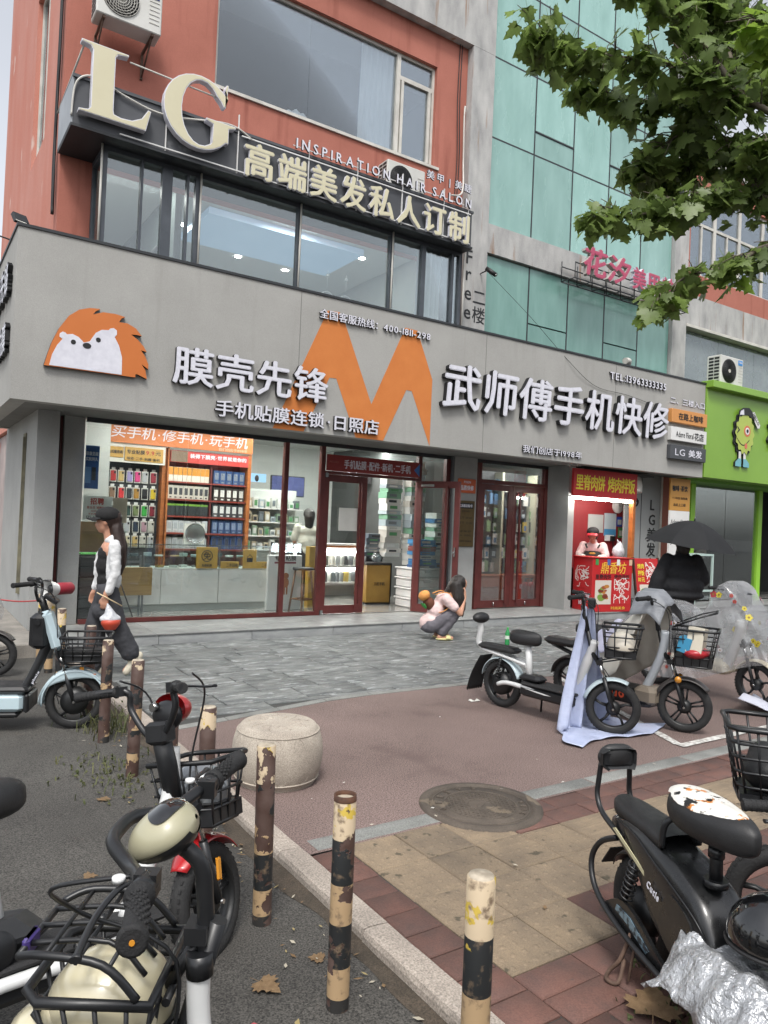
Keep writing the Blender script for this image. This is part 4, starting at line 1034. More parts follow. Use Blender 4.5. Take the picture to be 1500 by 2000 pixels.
MB().cyl((0, .04, 0), (-.02, -.16, .0), .012, n=8).build('arm', M['black'], cm); MB().cyl((-.04, -.16, .03), (.06, -.30, -.10), .04, n=14).build('body', M['black'], cm); MB().cyl((.06, -.301, -.101), (.066, -.31, -.108), .03, n=14).build('lens', M['chrome'], cm)
vt = thing('vent_cowl', 'small white vent hood on the fascia top behind the telephone line', 'vent', (11.6, 9.3, 4.69))
MB().tube(catmull([(0, 0, 0), (0, 0, .12), (-.06, -.06, .17), (-.2, -.1, .15)], 5), .06, 12).build('pipe', M['pvc'], vt)
an = thing('antenna', 'thin bent aerial at the roof edge of the red building at top left', 'antenna', (1.53, 16.6, 12.45))
MB().tube([(0, 0, 0), (-.3, .3, 1.2)], .02, 6).tube([(.1, 0, .2), (-.5, .1, .6)], .015, 6).build('rod', M['dark'], an)
for i, (a, b) in enumerate(((-.0, 12.6), (.5, 13.0))):
    cable('overhead_wire', ['overhead wire crossing the sky at top left', 'second overhead wire crossing the sky at top left'][i], [(1.5, 15.0+a, b), (-3, 17, b+5.5)], .012, M['rope'], k=2)
# ornaments, curtain and people-less clutter on the upper floors
def curtain(name, label, x0, x1, y, z0, z1, m, folds):
    n = folds*8
    o = MB().grid(lambda u, v: (x0+(x1-x0)*(u+.04*sin(v*2)*v), y+.035*sin(u*folds*2*pi)*(1-.35*v)+.01*sin(u*31), z0+(z1-z0)*v), n, 8).build(name, m)
    return tag(o, label, 'curtain')
M['curtain'] = mat('white_curtain', 'e6e8e8', 'd6dada', rough=.9, sc=3)
curtain('curtain', 'white curtain gathered at the right side of the big top window', 5.98, 6.60, 10.34, 7.66, 9.5, M['curtain'], 6)
curtain('curtain', 'pale curtain at the right end of the glazed salon bay', 6.92, 7.4, 9.85, 4.63, 6.2, M['curtain'], 5)
bk = tag(MB().grid(lambda u, v: (4.78+.40*u, 10.42+.1*v, 7.66+.33*v*(1-.25*abs(2*u-1)**2)+.02*sin(u*18)), 16, 8).build('cloth_heap', M['curtain'], solid=.02), 'white cloth heap behind the big top window sill', 'cloth')
for i, x in enumerate((5.20, 5.52)):
    t = thing('window_ornament', ['round white ornament on a string inside the bay window, left of two', 'round white ornament on a string inside the bay window, right of two'][i], 'ornament', (x, 9.68, 4.8), group='window ornaments')
    MB().tube([(.12*cos(a), 0, .12*sin(a)+.06) for a in [2*pi*q/24 for q in range(24)]], .008, 6, closed=True).build('ring', M['white'], t)
    MB().tube([(0, 0, .18), (0, 0, .5)], .003, 5).ell((0, 0, .42), .03).build('string', M['white'], t)
    letters_local(t, '福' if i else '安', (-.06, -.004, -.0), .12, .12)
cl = thing('coat', 'dark coat hanging on the wall behind the left bay window', 'coat', (2.75, 9.95, 4.63))
MB().lathe([(.15, 0), (.14, .25), (.09, .42), (.02, .52)], 10).build('cloth', M['black'], cl)
# ================================================================ INSIDE THE PHONE SHOP
rg = random.Random(21)
CVC = {'charcoal': '3b4046', 'white': 'b9bcb6', 'yellow': 'b39a42', 'blue grey': '8f9aa0', 'grey': '5b6064', 'cream': 'd0cfc8'}
ORD = ['first', 'second', 'third', 'fourth', 'fifth', 'sixth', 'seventh', 'eighth', 'ninth', 'tenth']
OR20 = ORD+['eleventh', 'twelfth', 'thirteenth', 'fourteenth', 'fifteenth', 'sixteenth', 'seventeenth', 'eighteenth', 'nineteenth', 'twentieth']
_cm = {}
def cmat(hexs, rough=.5):
    if hexs not in _cm: _cm[hexs] = mat('print_'+hexs, hexs, rough=rough)
    return _cm[hexs]
M['shelfwood'] = mat('orange_wood', 'a8642f', '955526', rough=.5, sc=3, stretch=(1, 1, 6))
M['pegboard'] = mat('dark_pegboard', '35373a', rough=.7)
M['clearpack'] = mat('clear_blister', 'b9bdba', rough=.15, alpha=.55)
# lights of the shop (lit in the photo)
hexl = thing('hexagon_light', 'white hexagon shaped ceiling light seen through the glass left of the door', 'ceiling light', (6.0, 11.9, 3.1))
mb = MB()
for cx, cy in ((0, 0), (.52, .3), (.52, -.3), (-.52, .3), (-.52, -.3), (0, .6), (0, -.6)):
    P = [(cx+.33*cos(pi/3*k), cy+.33*sin(pi/3*k), 0) for k in range(6)]
    for a, b in zip(P, P[1:]+P[:1]): mb.cyl(a, b, .018, n=6)
mb.build('tube', M['lamp'], hexl)
for i, (x, yv) in enumerate(((3.4, 10.75), (4.6, 10.8), (4.2, 13.4), (8.0, 12.8), (10.6, 10.8))):
    l = thing('strip_light', ['white strip light above the case rack', 'white strip light above the counter end', 'white strip light deep at the back of the shop', 'white strip light deep behind the open door', 'white strip light above the goods behind the double door'][i], 'ceiling light', (x, yv, 3.12))
    MB().box(-.55, -.04, -.03, .55, .04, 0).build('tube', M['lamp'], l); lit_area(l, (0, 0, -.06), 1.1, .12, (27, 27, 42, 50, 62)[i])
# rack of phone cases
rk_ = thing('case_rack', 'dark pegboard rack under the yellow panels, hung full of phone cases', 'rack', (3.16, 12.2, .1))
WB(rk_).box(2.66, 12.30, .7, 3.62, 12.34, 2.66).build('back_panel', M['pegboard'], rk_)
WB(rk_).box(3.60, 12.12, .2, 3.66, 12.34, 2.66).build('side_panel', M['shelfwood'], rk_)
for z in (2.34, 2.05, 1.76, 1.50, 1.25): WB(rk_).box(2.68, 12.285, z, 3.60, 12.299, z+.025).build('slat', M['dark'], rk_)
ye = thing('service_panel', 'yellow price panels with black characters above the phone case rack', 'panel', (3.16, 12.1, 2.4))
WB(ye).box(2.62, 12.05, 2.36, 3.62, 12.09, 2.66).build('board', M['paper'], ye)
WB(ye).rbox(2.66, 12.03, 2.43, 2.95, 12.048, 2.60, .004).build('plate', cmat('b08a3f'), ye); WB(ye).rbox(2.97, 12.03, 2.39, 3.58, 12.048, 2.61, .004).build('plate', cmat('b08a3f'), ye)
BL = [M['lblack']]*2; WH = [M['lwhite']]*2; RD = [cmat('a33228')]*2
letters(ye, '一站式服务商', (2.665, 12.028, 2.49), .27, .055, depth=.003, mats=BL, bold=.02, name='lettering', joined=True)
letters(ye, '专业贴膜', (3.0, 12.028, 2.50), .28, .07, depth=.003, mats=BL, bold=.02, name='lettering', joined=True)
letters(ye, '9.9', (3.30, 12.028, 2.50), .13, .07, depth=.003, mats=RD, bold=.02, name='lettering', joined=True); letters(ye, '元', (3.45, 12.028, 2.50), .09, .07, depth=.003, mats=BL, bold=.02, name='lettering', joined=True)
letters(ye, '维修·二手·贴膜·新机', (3.0, 12.028, 2.405), .53, .05, depth=.003, mats=BL, bold=.01, name='lettering', joined=True)
CN = {'red': 'a02c2c', 'gold': 'b39a62', 'lilac': '8d84b0', 'hot pink': 'c2417a', 'grey': '8a8f94', 'crimson': '8c2f3c', 'green': '3f8a4a', 'brown': '7d6350', 'bright red': 'b92f33', 'black': '232427', 'amber': '9c7433', 'charcoal': '33363a', 'yellow': 'c2ab2f', 'smoke': '5b6064', 'dark teal': '31463f', 'olive': '6d7a54', 'vivid green': '3f9a47', 'wine': '7b2d38', 'silver': 'a5a8aa', 'navy': '2b3547', 'clear': 'b9b7ad', 'dusty pink': 'a0808a', 'cream': 'b7ad93', 'tan': '9a8a70'}
rows = [(2.05, 'top', ['grey', 'red', 'gold', 'lilac', 'hot pink', 'silver', 'crimson']), (1.78, 'second', ['green', 'brown', 'bright red', 'charcoal', 'amber', 'black', 'yellow']),
        (1.50, 'third', ['smoke', 'tan', 'grey', 'dark teal', 'olive', 'vivid green', 'wine']), (1.24, 'fourth', ['charcoal', 'smoke', 'black', 'silver', 'navy', 'dusty pink', 'clear']), (1.00, 'lowest', ['smoke', 'tan', 'grey', 'cream', 'gold', 'clear', 'silver'])]
packm = MB().box(-.052, -.006, 0, .052, .0, .195).mesh('pack', M['paper']); 
blm = MB().rbox(-.049, -.03, .008, .049, -.0062, .187, .006).mesh('blister', M['clearpack'])
hangm = MB().box(-.028, -.012, .196, .028, -.006, .235).mesh('hang_tag', M['white'])
casem = {}
for z, rn, cs in rows:
    for i, c in enumerate(cs):
        t = thing('phone_case', '%s phone case, %s from left in the %s row of the rack' % (c, ORD[i], rn), 'phone case', (2.73+.128*i+rg.uniform(-.008, .008), 12.26, z), rg.uniform(-.12, .12), 'phone cases on the rack')
        link('card', packm, t); link('hang_tag', hangm, t)
        if c not in casem: casem[c] = MB().rbox(-.042, -.024, .016, .042, -.0075, .180, .008).rbox(.006, -.028, .132, .035, -.0242, .168, .003, 1).mesh('case', [cmat(CN[c], .35), M['black']])
        link('case', casem[c], t)
# banner and boxed goods shelf
bn = thing('orange_banner', 'orange banner board with white handwritten style characters above the shelves', 'banner', (3.9, 12.05, 2.6))
WB(bn).box(2.70, 12.0, 2.665, 5.12, 12.05, 3.06).build('board', M['orange2'], bn)
letters(bn, '买手机·修手机·玩手机', (2.74, 11.998, 2.745), 2.28, .19, depth=.004, mats=WH, bold=.004, name='character', shear=.12)
letters(bn, '我们创店于1998年', (4.50, 11.998, 2.675), .52, .055, depth=.003, mats=[cmat('d6b79a')]*2, bold=.0, name='lettering', joined=True)
sh = thing('goods_shelf', 'brown shelf unit with red edged boards full of boxed accessories behind the counter', 'shelf', (4.37, 12.3, .1))
WB(sh).box(3.68, 12.42, .2, 5.12, 12.45, 2.66).build('back_panel', M['maroon'], sh)
WB(sh).box(5.07, 12.05, .2, 5.13, 12.45, 2.66).build('side_panel', M['shelfwood'], sh)
WB(sh).box(3.665, 12.05, .2, 3.69, 12.419, 2.66).build('side_panel', M['shelfwood'], sh)
WB(sh).box(4.42, 12.10, .2, 4.45, 12.419, 2.42).build('divider', M['maroon'], sh)
LV = [2.12, 1.83, 1.55, 1.27, 1.0]
for z in LV: WB(sh).box(3.695, 12.08, z-.03, 5.065, 12.418, z-.003).build('board', cmat('7d3328'), sh)
rs_ = thing('slogan_strip', 'red strip with white slogan characters under the orange banner', 'sign', (4.4, 12.04, 2.43))
WB(rs_).box(3.70, 12.02, 2.43, 5.06, 12.045, 2.62).build('panel', cmat('b23a34'), rs_); WB(rs_).box(3.705, 12.015, 2.435, 3.98, 12.019, 2.615).build('picture', cmat('6b5a48'), rs_)
letters(rs_, '装得下膜壳·世界就是你的', (4.02, 12.018, 2.51), 1.0, .075, depth=.003, mats=WH, bold=.03, name='lettering', joined=True)
boxkind = [('orange and white accessory box', 'c98d3c', 'cfcabd'), ('white charger box with dark window', 'bdb9ad', '3a3d42'), ('black cable box with green top', '33383a', '6f9a3c'), ('plain white box', 'b5b9bb', '9ea3a6'), ('pale grey box', 'a9adaf', '8f9496')]
blue = [('blue earphone box', '34507c', '77808c'), ('dark box with white figures', '3a3431', 'c9c9c4'), ('grey box with white figures', '45474a', 'c3c6c4'), ('blue box with pale picture', '33496f', '73829a'), ('deep blue box with dark picture', '2f4878', '3a4150')]
for r, z in enumerate(LV):
    nL = (9, 8, 10, 7, 7)[r]; wL = .70/nL; h = (.235, .22, .2, .2, .19)[r]
    for sec, x0, n, kd in ((0, 3.70, nL, boxkind[r]), (1, 4.47, 5, blue[r])):
        wv = .70/n if sec == 0 else .115
        h2 = h if sec == 0 else .225
        k = ('bx', r, sec)
        if k not in _cm:
            mb = MB().box(-wv*.46, 0, 0, wv*.46, .1, h2)
            if sec == 0 and r in (0, 2): mb.box(-wv*.46, -.002, h2*.45 if r == 0 else h2*.82, wv*.46, -.0005, h2*.98, 1)
            else: mb.box(-wv*.30, -.002, h2*.30, wv*.30, -.0005, h2*.82, 1); mb.box(-wv*.2, -.003, h2*.06, wv*.2, -.0005, h2*.16, 1)
            if sec == 0 and r == 0: mb.m = [1-q if q in (0, 1) else q for q in mb.m]
            if sec == 1: mb.ell((0, -.003, h2*.72), (wv*.16, .004, wv*.18), None, 8, 6, 1)
            _cm[k] = mb.mesh('goods_box', [cmat(kd[1], .35), cmat(kd[2], .4)])
        for i in range(n):
            o = link('goods_box', _cm[k], None); o.location = (x0+wv*(i+.5)+.01, 12.13+rg.uniform(-.01, .01), z); o.rotation_euler = (0, 0, rg.uniform(-.05, .05))
            tag(o, '%s, %s from left on %s board, %s half' % (kd[0], ORD[i], ['top', 'second', 'third', 'fourth', 'lowest'][r], ['left', 'right'][sec]), 'box', 'boxes on the goods shelf')
# display counter
ct = thing('display_counter', 'long white counter with a glass showcase top behind the left window', 'counter', (3.95, 11.3, .11))
for x0, x1 in ((2.42, 3.32), (3.325, 4.22), (4.225, 5.08)): WB(ct).rbox(x0, 11.0, .22, x1-.003, 11.55, .735, .004).build('door_panel', M['white'], ct)
WB(ct).box(2.45, 11.06, .112, 5.05, 11.5, .215).build('plinth', M['wall_in'], ct)
WB(ct).box(2.42, 11.0, .74, 5.08, 11.55, .755).build('base_board', M['white'], ct)
for x0, x1 in ((2.42, 4.22), (4.224, 5.08)):
    WB(ct).box(x0, 11.0, .756, x1, 11.006, 1.095).build('front_glass', M['glass'], ct)
WB(ct).box(2.42, 11.0, 1.096, 5.08, 11.55, 1.104).build('top_glass', M['glass'], ct)
WB(ct).box(2.45, 11.1, .92, 5.05, 11.5, .926).build('glass_shelf', M['glass'], ct)
w = WB(ct); w.box(2.42, 10.995, 1.105, 5.08, 11.01, 1.115).box(2.42, 10.995, .756, 2.435, 11.01, 1.104).box(5.065, 10.995, .756, 5.08, 11.01, 1.104).box(4.214, 10.995, .756, 4.229, 11.01, 1.104); w.build('edge_trim', M['chrome'], ct)
GC = ['b9bcb6', '2b2d31', '9aa7ac', 'c5c8c4', '6a7377', 'a7864a', '3d4a52', '8fa09b']
n = 0
for lev, zz in (('lower', .757), ('upper', .927)):
    for i in range(13):
        x = 2.6+.19*i+rg.uniform(-.03, .03); c = rg.choice(GC)
        o = MB().rbox(-.06, -.035, 0, .06, .035, rg.choice((.02, .035, .05)), .004).build('phone_box', cmat(c)); o.location = (x, 11.15+rg.uniform(0, .25), zz); o.rotation_euler = (0, 0, rg.uniform(-.6, .6))
        tag(o, 'small phone box on the %s glass level of the counter, %s from left' % (lev, OR20[i]), 'box', 'phone boxes in the counter')
for i, (x, ww, hh, text, lab) in enumerate(((4.02, .34, .33, '免', 'square ochre card with a ringed character on the counter front'), (4.42, .30, .11, '二手回收', 'low ochre card with dark characters, left of two on the counter front'), (4.60, .0, 0, '', ''), (4.83, .30, .11, '二手回收', 'low ochre card with dark characters, right of two on the counter front'))):
    if not text: 
        t = thing('price_card', 'square ochre card with a hanging house sign on the counter front', 'card', (4.66, 10.98, .757)); MB().box(-.0, -.0, 0, .0, 0, 0)
        WB(t).rbox(4.60, 10.972, .757, 4.86-.03, 10.985, 1.06, .003).build('card', cmat('ad8a3a'), t)
        MB(Mx.Translation((-4.66, -10.98, -.757))).prism([(4.66, .93), (4.715, .985), (4.77, .93), (4.76, .93), (4.715, .972), (4.67, .93)], lambda a, b, d: (a, d, b), 10.9715, 10.969).box(4.665, 10.969, .86, 4.765, 10.9715, .925).build('print', M['lblack'], t)
        continue
    if i == 1: x = 4.235
    t = thing('price_card', lab, 'card', (x+ww/2, 10.98, .757))
    WB(t).rbox(x-.18 if i == 0 else x, 10.972, .757, x+ww-.18 if i == 0 else x+ww, 10.985, .757+hh, .003).build('card', cmat('ad8a3a'), t)
    if i == 0:
        letters(t, '免', (x-.07, 10.970, .89), .12, .12, depth=.002, mats=BL, bold=.01, name='lettering', joined=True)
        MB(inv(t)).tube([(x-.01+.085*cos(a), 10.970, .95+.085*sin(a)) for a in [2*pi*q/24 for q in range(24)]], .006, 5, closed=True).build('ring', M['lblack'], t)
        letters(t, '免费贴膜', (x-.09, 10.970, .785), .16, .04, depth=.002, mats=BL, bold=.01, name='lettering', joined=True)
    else: letters(t, text, (x+.09, 10.970, .785), .19, .055, depth=.002, mats=BL, bold=.01, name='lettering', joined=True)
# plate, folding table, tripod
pl_ = thing('souvenir_plate', 'round silver souvenir plate leaning on top of the counter', 'plate', (3.98, 11.5, 1.105))
MB().lathe([(.0, .0), (.11, .0), (.15, -.02), (.165, -.025)], 24, (0, 0, .17), 'y').build('dish', M['chrome'], pl_); MB().box(-.17, .012, 0, .17, .03, .33).build('backing_card', M['paper'], pl_)
ft = thing('folding_table', 'folded light wood table leaning against the counter by the window', 'table', (2.75, 10.75, .112))
MB().rbox(-.36, -.04, .28, .36, -.0, .68, .004).build('table_top', mat('bamboo_top', 'a88a56', '98794a', rough=.5, sc=4, stretch=(.6, 1, 9)), ft)
mb = MB()
for x in (-.22, .22): mb.box(x-.035, .0, 0, x-.01, .03, .85).box(x+.01, .0, 0, x+.035, .03, .85)
mb.box(-.2, .005, .74, .2, .025, .77).box(-.2, .005, .08, .2, .025, .11); mb.build('leg_frame', cmat('6b6f72'), ft)
tp = thing('tripod', 'black camera tripod just inside the window right of the walking woman', 'tripod', (2.55, 10.45, .112))
mb = MB().cyl((0, 0, .35), (0, 0, 1.42), .013, n=8); mb.build('column', M['black'], tp)
for a in (.3, 2.4, 4.5): MB().cyl((0, 0, .62), (.27*cos(a), .27*sin(a), 0), .010, n=8).build('leg', M['black'], tp)
MB().cbox((0, 0, 1.44), (.03, .05, .07)).build('head', M['black'], tp)
# posters on the glass
bp = thing('blue_poster', 'blue phone poster with white characters inside the left window', 'poster', (2.1, 10.07, 1.86))
WB(bp).box(1.995, 10.071, 1.86, 2.165, 10.074, 2.42).build('sheet', mat('poster_blue', '27548f', '1f447c', rough=.4, sc=5), bp); WB(bp).box(2.0, 10.068, 1.93, 2.07, 10.0705, 2.14).build('picture', cmat('5f87b5'), bp); WB(bp).box(2.08, 10.068, 1.97, 2.13, 10.0705, 2.14).build('picture', cmat('2a2d33'), bp)
letters(bp, '容量坚固', (2.0, 10.0695, 2.29), .15, .05, depth=.002, mats=WH, bold=.02, name='lettering', joined=True); letters(bp, '实航持久', (2.0, 10.0695, 2.22), .15, .05, depth=.002, mats=WH, bold=.02, name='lettering', joined=True)
jp = thing('job_poster', 'white job offer sheet with red characters on the left window behind the walking woman', 'poster', (2.15, 10.07, 1.46))
WB(jp).box(1.995, 10.0712, 1.46, 2.36, 10.0742, 1.77).build('sheet', M['paper'], jp)
letters(jp, '招聘', (2.08, 10.0695, 1.655), .17, .09, depth=.002, mats=RD, bold=.03, name='lettering', joined=True)
letters(jp, '营业员 销售精英', (2.04, 10.0695, 1.60), .26, .035, depth=.002, mats=RD, bold=.01, name='lettering', joined=True); letters(jp, '3000-8000', (2.09, 10.0695, 1.56), .16, .025, depth=.002, mats=RD, bold=.0, name='lettering', joined=True)
letters(jp, '手机维修销售', (2.06, 10.0695, 1.522), .2, .025, depth=.002, mats=RD, bold=.0, name='lettering', joined=True); letters(jp, '135 623', (2.04, 10.0695, 1.48), .16, .03, depth=.002, mats=BL, bold=.0, name='lettering', joined=True)
o = MB().box(2.365, 10.0712, 1.43, 2.55, 10.0742, 1.76).build('notice_sheet', mat('beige_sheet', 'a89a86', '9b8d79', rough=.8, sc=30, stretch=(1, 1, 20))); tag(o, 'beige notice sheet beside the red job offer on the left window', 'paper')
dk_ = thing('crate_stack', 'dark plastic drawer tower behind the window at far left with a green packet on top', 'drawers', (2.25, 10.55, .112))
for k in range(6): MB().rbox(-.2, -.2, .02+.14*k, .2, .2, .15+.14*k, .01).build('drawer', M['black'], dk_)
MB().rbox(-.18, -.15, .87, .08, .1, .89, .004).build('packet', cmat('4fae4b'), dk_)
bxx = thing('cardboard_box', 'open brown cardboard boxes stacked behind the left window', 'box', (2.2, 11.0, 1.0)); MB().rbox(-.2, -.2, 0, .25, .15, .30, .004).box(-.2, -.21, .30, .25, -.2, .42).build('carton', mat('cardboard', '8a6d4e', '7c6146', rough=.8), bxx)
# TV, lit panel, goods wall behind
tv = thing('wall_screen', 'dark wall screen with a blue picture deep in the shop', 'screen', (6.3, 13.0, 2.2)); MB().rbox(-.36, -.03, -.2, .36, .02, .2, .01).build('casing', M['black'], tv); MB().box(-.34, -.034, -.18, .34, -.0305, .18).build('screen', mat('tv_picture', '2d3350', '474c74', rough=.3, sc=4, emit=.25), tv)
for i, (x, yv, z, ww, hh, lb) in enumerate(((5.32, 12.25, 2.28, .36, .15, 'small lit blue panel with a cartoon penguin shape right of the goods shelf'), (10.75, 11.42, 2.44, 1.2, .16, 'long lit blue panel behind the glass above the double door'))):
    t = thing('lit_panel', lb, 'light box', (x, yv, z)); MB().box(-ww/2, -.02, -hh/2, ww/2, .02, hh/2).build('panel', M['screenblue'], t)
    MB().ell((ww*.0 if i == 0 else ww*.28, -.022, -.01), (.04, .006, .06)).build('print', M['black'], t)
    if i: letters_local(t, '品胜', (-.3, -.021, -.03), .2, .08)
shelf2 = thing('back_shelf', 'white back shelves holding small boxed goods right of the goods shelf', 'shelf', (5.6, 12.6, .1))
WB(shelf2).box(5.16, 12.6, .2, 6.3, 12.63, 2.1).build('back_panel', M['wall_in'], shelf2)
for z in (1.0, 1.25, 1.5, 1.75): WB(shelf2).box(5.16, 12.3, z-.02, 6.3, 12.599, z).build('board', M['white'], shelf2)
for r, z in enumerate((1.0, 1.25, 1.5, 1.75)):
    for i in range(9):
        hh = rg.uniform(.1, .19); c = rg.choice(['b9bcb6', 'c5c8c4', '9aa7ac', '5a6064', '7a8f7c', 'a9a18c'])
        o = MB().box(-.045, -.05, 0, .045, .05, hh).box(-.028, -.053, hh*.2, .028, -.0505, hh*.75, 1).build('goods_box', [cmat(c), cmat(rg.choice(['2b2d31', '6a7377', 'c5c8c4', '4f8a5a']))]); o.location = (5.24+.118*i, 12.36, z)
        tag(o, 'small printed box, %s from left on the %s board of the back shelves' % (ORD[i], ['lowest', 'second', 'third', 'top'][r]), 'box', 'boxes on the back shelves')
# standing board and stool behind the narrow pane
sb_ = thing('standing_board', 'white standing board with lit characters on top behind the narrow pane', 'board', (5.22, 10.75, .112))
MB().rbox(-.30, -.03, 0, .30, .03, .88, .01).build('panel', M['white'], sb_)
obs = letters(sb_, '维修贴膜', (4.96, 10.715, .92+.112), .52, .15, depth=.03, mats=[emat('lit_character', (.85, .95, 1), 1.6)]*2, bold=.03, name='character')
letters(sb_, '专业贴膜', (5.03, 10.718, .90), .38, .08, depth=.003, mats=BL, bold=.02, name='lettering', joined=True)
WB(sb_).box(5.03, 10.716, .855, 5.41, 10.719, .885).build('print', cmat('7a3a44'), sb_)
mb = WB(sb_); mb.ell((5.24, 10.715, .66), (.05, .006, .05)).ell((5.24, 10.715, .55), (.055, .006, .08)).box(5.205, 10.712, .36, 5.23, 10.718, .5).box(5.25, 10.712, .36, 5.275, 10.718, .5); mb.build('figure_print', cmat('9a6038'), sb_)
st = thing('wooden_stool', 'dark round topped wooden stool behind the narrow pane', 'stool', (5.42, 10.48, .112), .3)
MB().lathe([(.001, .66), (.165, .66), (.17, .68), (.165, .70), (.001, .705)], 18).build('seat', M['black'], st)
wd_ = mat('stool_wood', '7d5736', '6a4629', rough=.5, sc=6, stretch=(4, 4, 1))
for a in range(4):
    c, s_ = cos(pi/4+pi/2*a), sin(pi/4+pi/2*a); MB().cyl((.12*c, .12*s_, .66), (.2*c, .2*s_, 0), .022, n=4).build('leg', wd_, st)
for a in range(4):
    c, s_ = cos(pi/4+pi/2*a), sin(pi/4+pi/2*a); c2, s2 = cos(pi/4+pi/2*(a+1)), sin(pi/4+pi/2*(a+1)); MB().cyl((.175*c, .175*s_, .2), (.175*c2, .175*s2, .2), .012, n=6).build('rail', wd_, st)
# behind the door: low lit case, stacks of boxes, tubs, gold box
lc = thing('low_display_case', 'low white display case with lit shelves of covers behind the glass door', 'display case', (6.95, 12.6, .112))
MB().box(-.95, 0, 0, .95, .05, .98).box(-.95, -.35, .98, .95, .05, 1.02).build('body', M['white'], lc); MB().box(-.96, -.36, .945, .96, -.30, .985).build('edge', cmat('a8602f'), lc)
for k, z in enumerate((.30, .62)):
    MB().box(-.95, -.34, z-.06, .95, -.001, z-.02).build('shelf', M['white'], lc); MB().box(-.9, -.05, z+.22, .9, -.03, z+.24).build('light_strip', M['lamp'], lc)
    for i in range(20):
        cn = rg.choice(sorted(CVC)); o = MB().box(-.006, -.1, 0, .006, .1, .19).build('cover', cmat(CVC[cn])); o.location = (6.05+.093*i, 12.42, .112+z-.018); o.rotation_euler = (0, rg.uniform(-.15, .15), rg.uniform(-.4, .1))
        tag(o, 'thin %s cover, %s from left, %s shelf of the low display case' % (cn, OR20[i], ['lower', 'upper'][k]), 'cover', 'covers in the low display case, %s shelf' % ['lower', 'upper'][k])
    for ob in list(lc.children): pass
for k in range(3):
    o = MB().lathe([(.001, 3.14), (.07, 3.139), (.075, 3.155)], 12, (6.4+.6*k, 12.2, 0)).build('downlight', M['lamp2']); tag(o, 'small round downlight behind the door, %s from the left' % ORD[k], 'ceiling light', 'downlights')
stk_n = 0
def stack(x, yv, z0, z1, w_, d_, cols, where, hmin=.03, hmax=.09):
    global stk_n
    z = z0; k = 0
    while z < z1:
        h = rg.uniform(hmin, hmax); o = MB().box(-w_/2, -d_/2, 0, w_/2, d_/2, h-.004).box(-w_*.3, -d_/2-.002, h*.25, w_*.2, -d_/2-.0005, h*.7, 1).build('stock_box', [cmat(rg.choice(cols)), cmat(rg.choice(['2b2d31', 'c5c8c4', '4f8a5a', '6a7377', 'b3b0a8']))])
        o.location = (x+rg.uniform(-.02, .02), yv+rg.uniform(-.02, .02), z); o.rotation_euler = (0, 0, rg.uniform(-.12, .12)); z += h; k += 1
        tag(o, 'stock box, %s up in the stack %s' % (OR20[min(k-1, 19)], where), 'box', 'stock boxes piled behind the shop door')
pale = ['b9bcb6', 'c5c8c4', '9aa7ac', 'd0cfc8', '8f9aa0', '6f9a80', 'b3b0a8']; drk = ['3b4046', '55606a', '8f9aa0', '2b2d31', '7a7f84', '5d6c75']; blu = ['2d6a9a', '3579a8', '7a3a34', 'b9bcb6', '2f4f7a']
stack(7.72, 11.5, .95, 2.65, .34, .26, pale, 'of pale cartons left of the open leaf', .07, .14)
stack(8.12, 11.3, .80, 2.72, .30, .26, pale, 'of pale cartons right of the open leaf', .07, .14)
stack(7.45, 11.7, .55, 1.35, .36, .26, drk, 'of dark folded packs above the gold box')
stack(7.80, 10.55, .80, 1.30, .40, .30, blu, 'of blue packs on top of the white tubs')
stack(8.15, 10.60, .80, 1.75, .3, .3, ['2d6a9a', 'b9bcb6', '6f9a80', 'c5c8c4'], 'beside the blue packs behind the open leaf', .05, .12)
for k in range(4):
    t = thing('storage_tub', 'white lidded storage tub, %s up in the stack inside the open door' % ORD[k], 'tub', (7.80, 10.62, .113+.175*k), .04*(k % 2), 'white storage tubs')
    MB().rbox(-.33, -.24, 0, .33, .24, .145, .02).build('body', M['white'], t); MB().rbox(-.35, -.26, .146, .35, .26, .172, .008).build('lid', M['white'], t); MB().box(-.06, -.275, .09, .06, -.245, .15).build('clip', cmat('b3b5b3'), t)
gb = thing('gold_carton', 'tall ochre carton with dark edges standing inside the open door', 'box', (7.25, 11.25, .113), -.1); MB().rbox(-.24, -.2, .03, .24, .2, .70, .008).build('carton', mat('ochre_carton', '9c7a36', '8b6b2e', rough=.5, sc=3), gb); MB().rbox(-.26, -.22, .70, .26, .22, .74, .008).box(-.25, -.21, 0, .25, .21, .029).box(.241, -.205, .03, .262, .205, .70).build('edge', M['black'], gb)
letters(gb, '工匠手机', (7.13, 11.045, .45), .22, .06, ux=(cos(-.1), sin(-.1), 0), out=(sin(-.1), -cos(-.1), 0), depth=.003, mats=BL, bold=.01, name='lettering', joined=True)
gm = thing('gumball_jar', 'small glass jar with a dark lid on top of the ochre carton', 'jar', (7.30, 11.25, .855)); MB().lathe([(.06, 0), (.09, .05), (.09, .12), (.05, .16)], 14).build('body', M['film'], gm); MB().lathe([(.055, .16), (.055, .19), (.001, .195)], 14).build('lid', M['black'], gm)
ws = thing('workshop_sign', 'dark sign with white characters on a ledge deep behind the open door', 'sign', (7.9, 13.2, 2.5)); MB().box(-.5, 0, -.12, .45, .03, .14).build('panel', M['black'], ws); letters(ws, '工作室', (7.55, 13.198, 2.44), .5, .15, depth=.003, mats=WH, bold=.01, name='lettering', joined=True)
yb = thing('yellow_bag', 'yellow paper bag standing behind the glass door leaf', 'bag', (5.85, 10.9, .112)); MB().rbox(-.14, -.06, 0, .14, .06, .62, .004).rbox(-.16, -.1, .66, .16, .04, 1.02, .004).build('sack', cmat('ab8a3c'), yb)
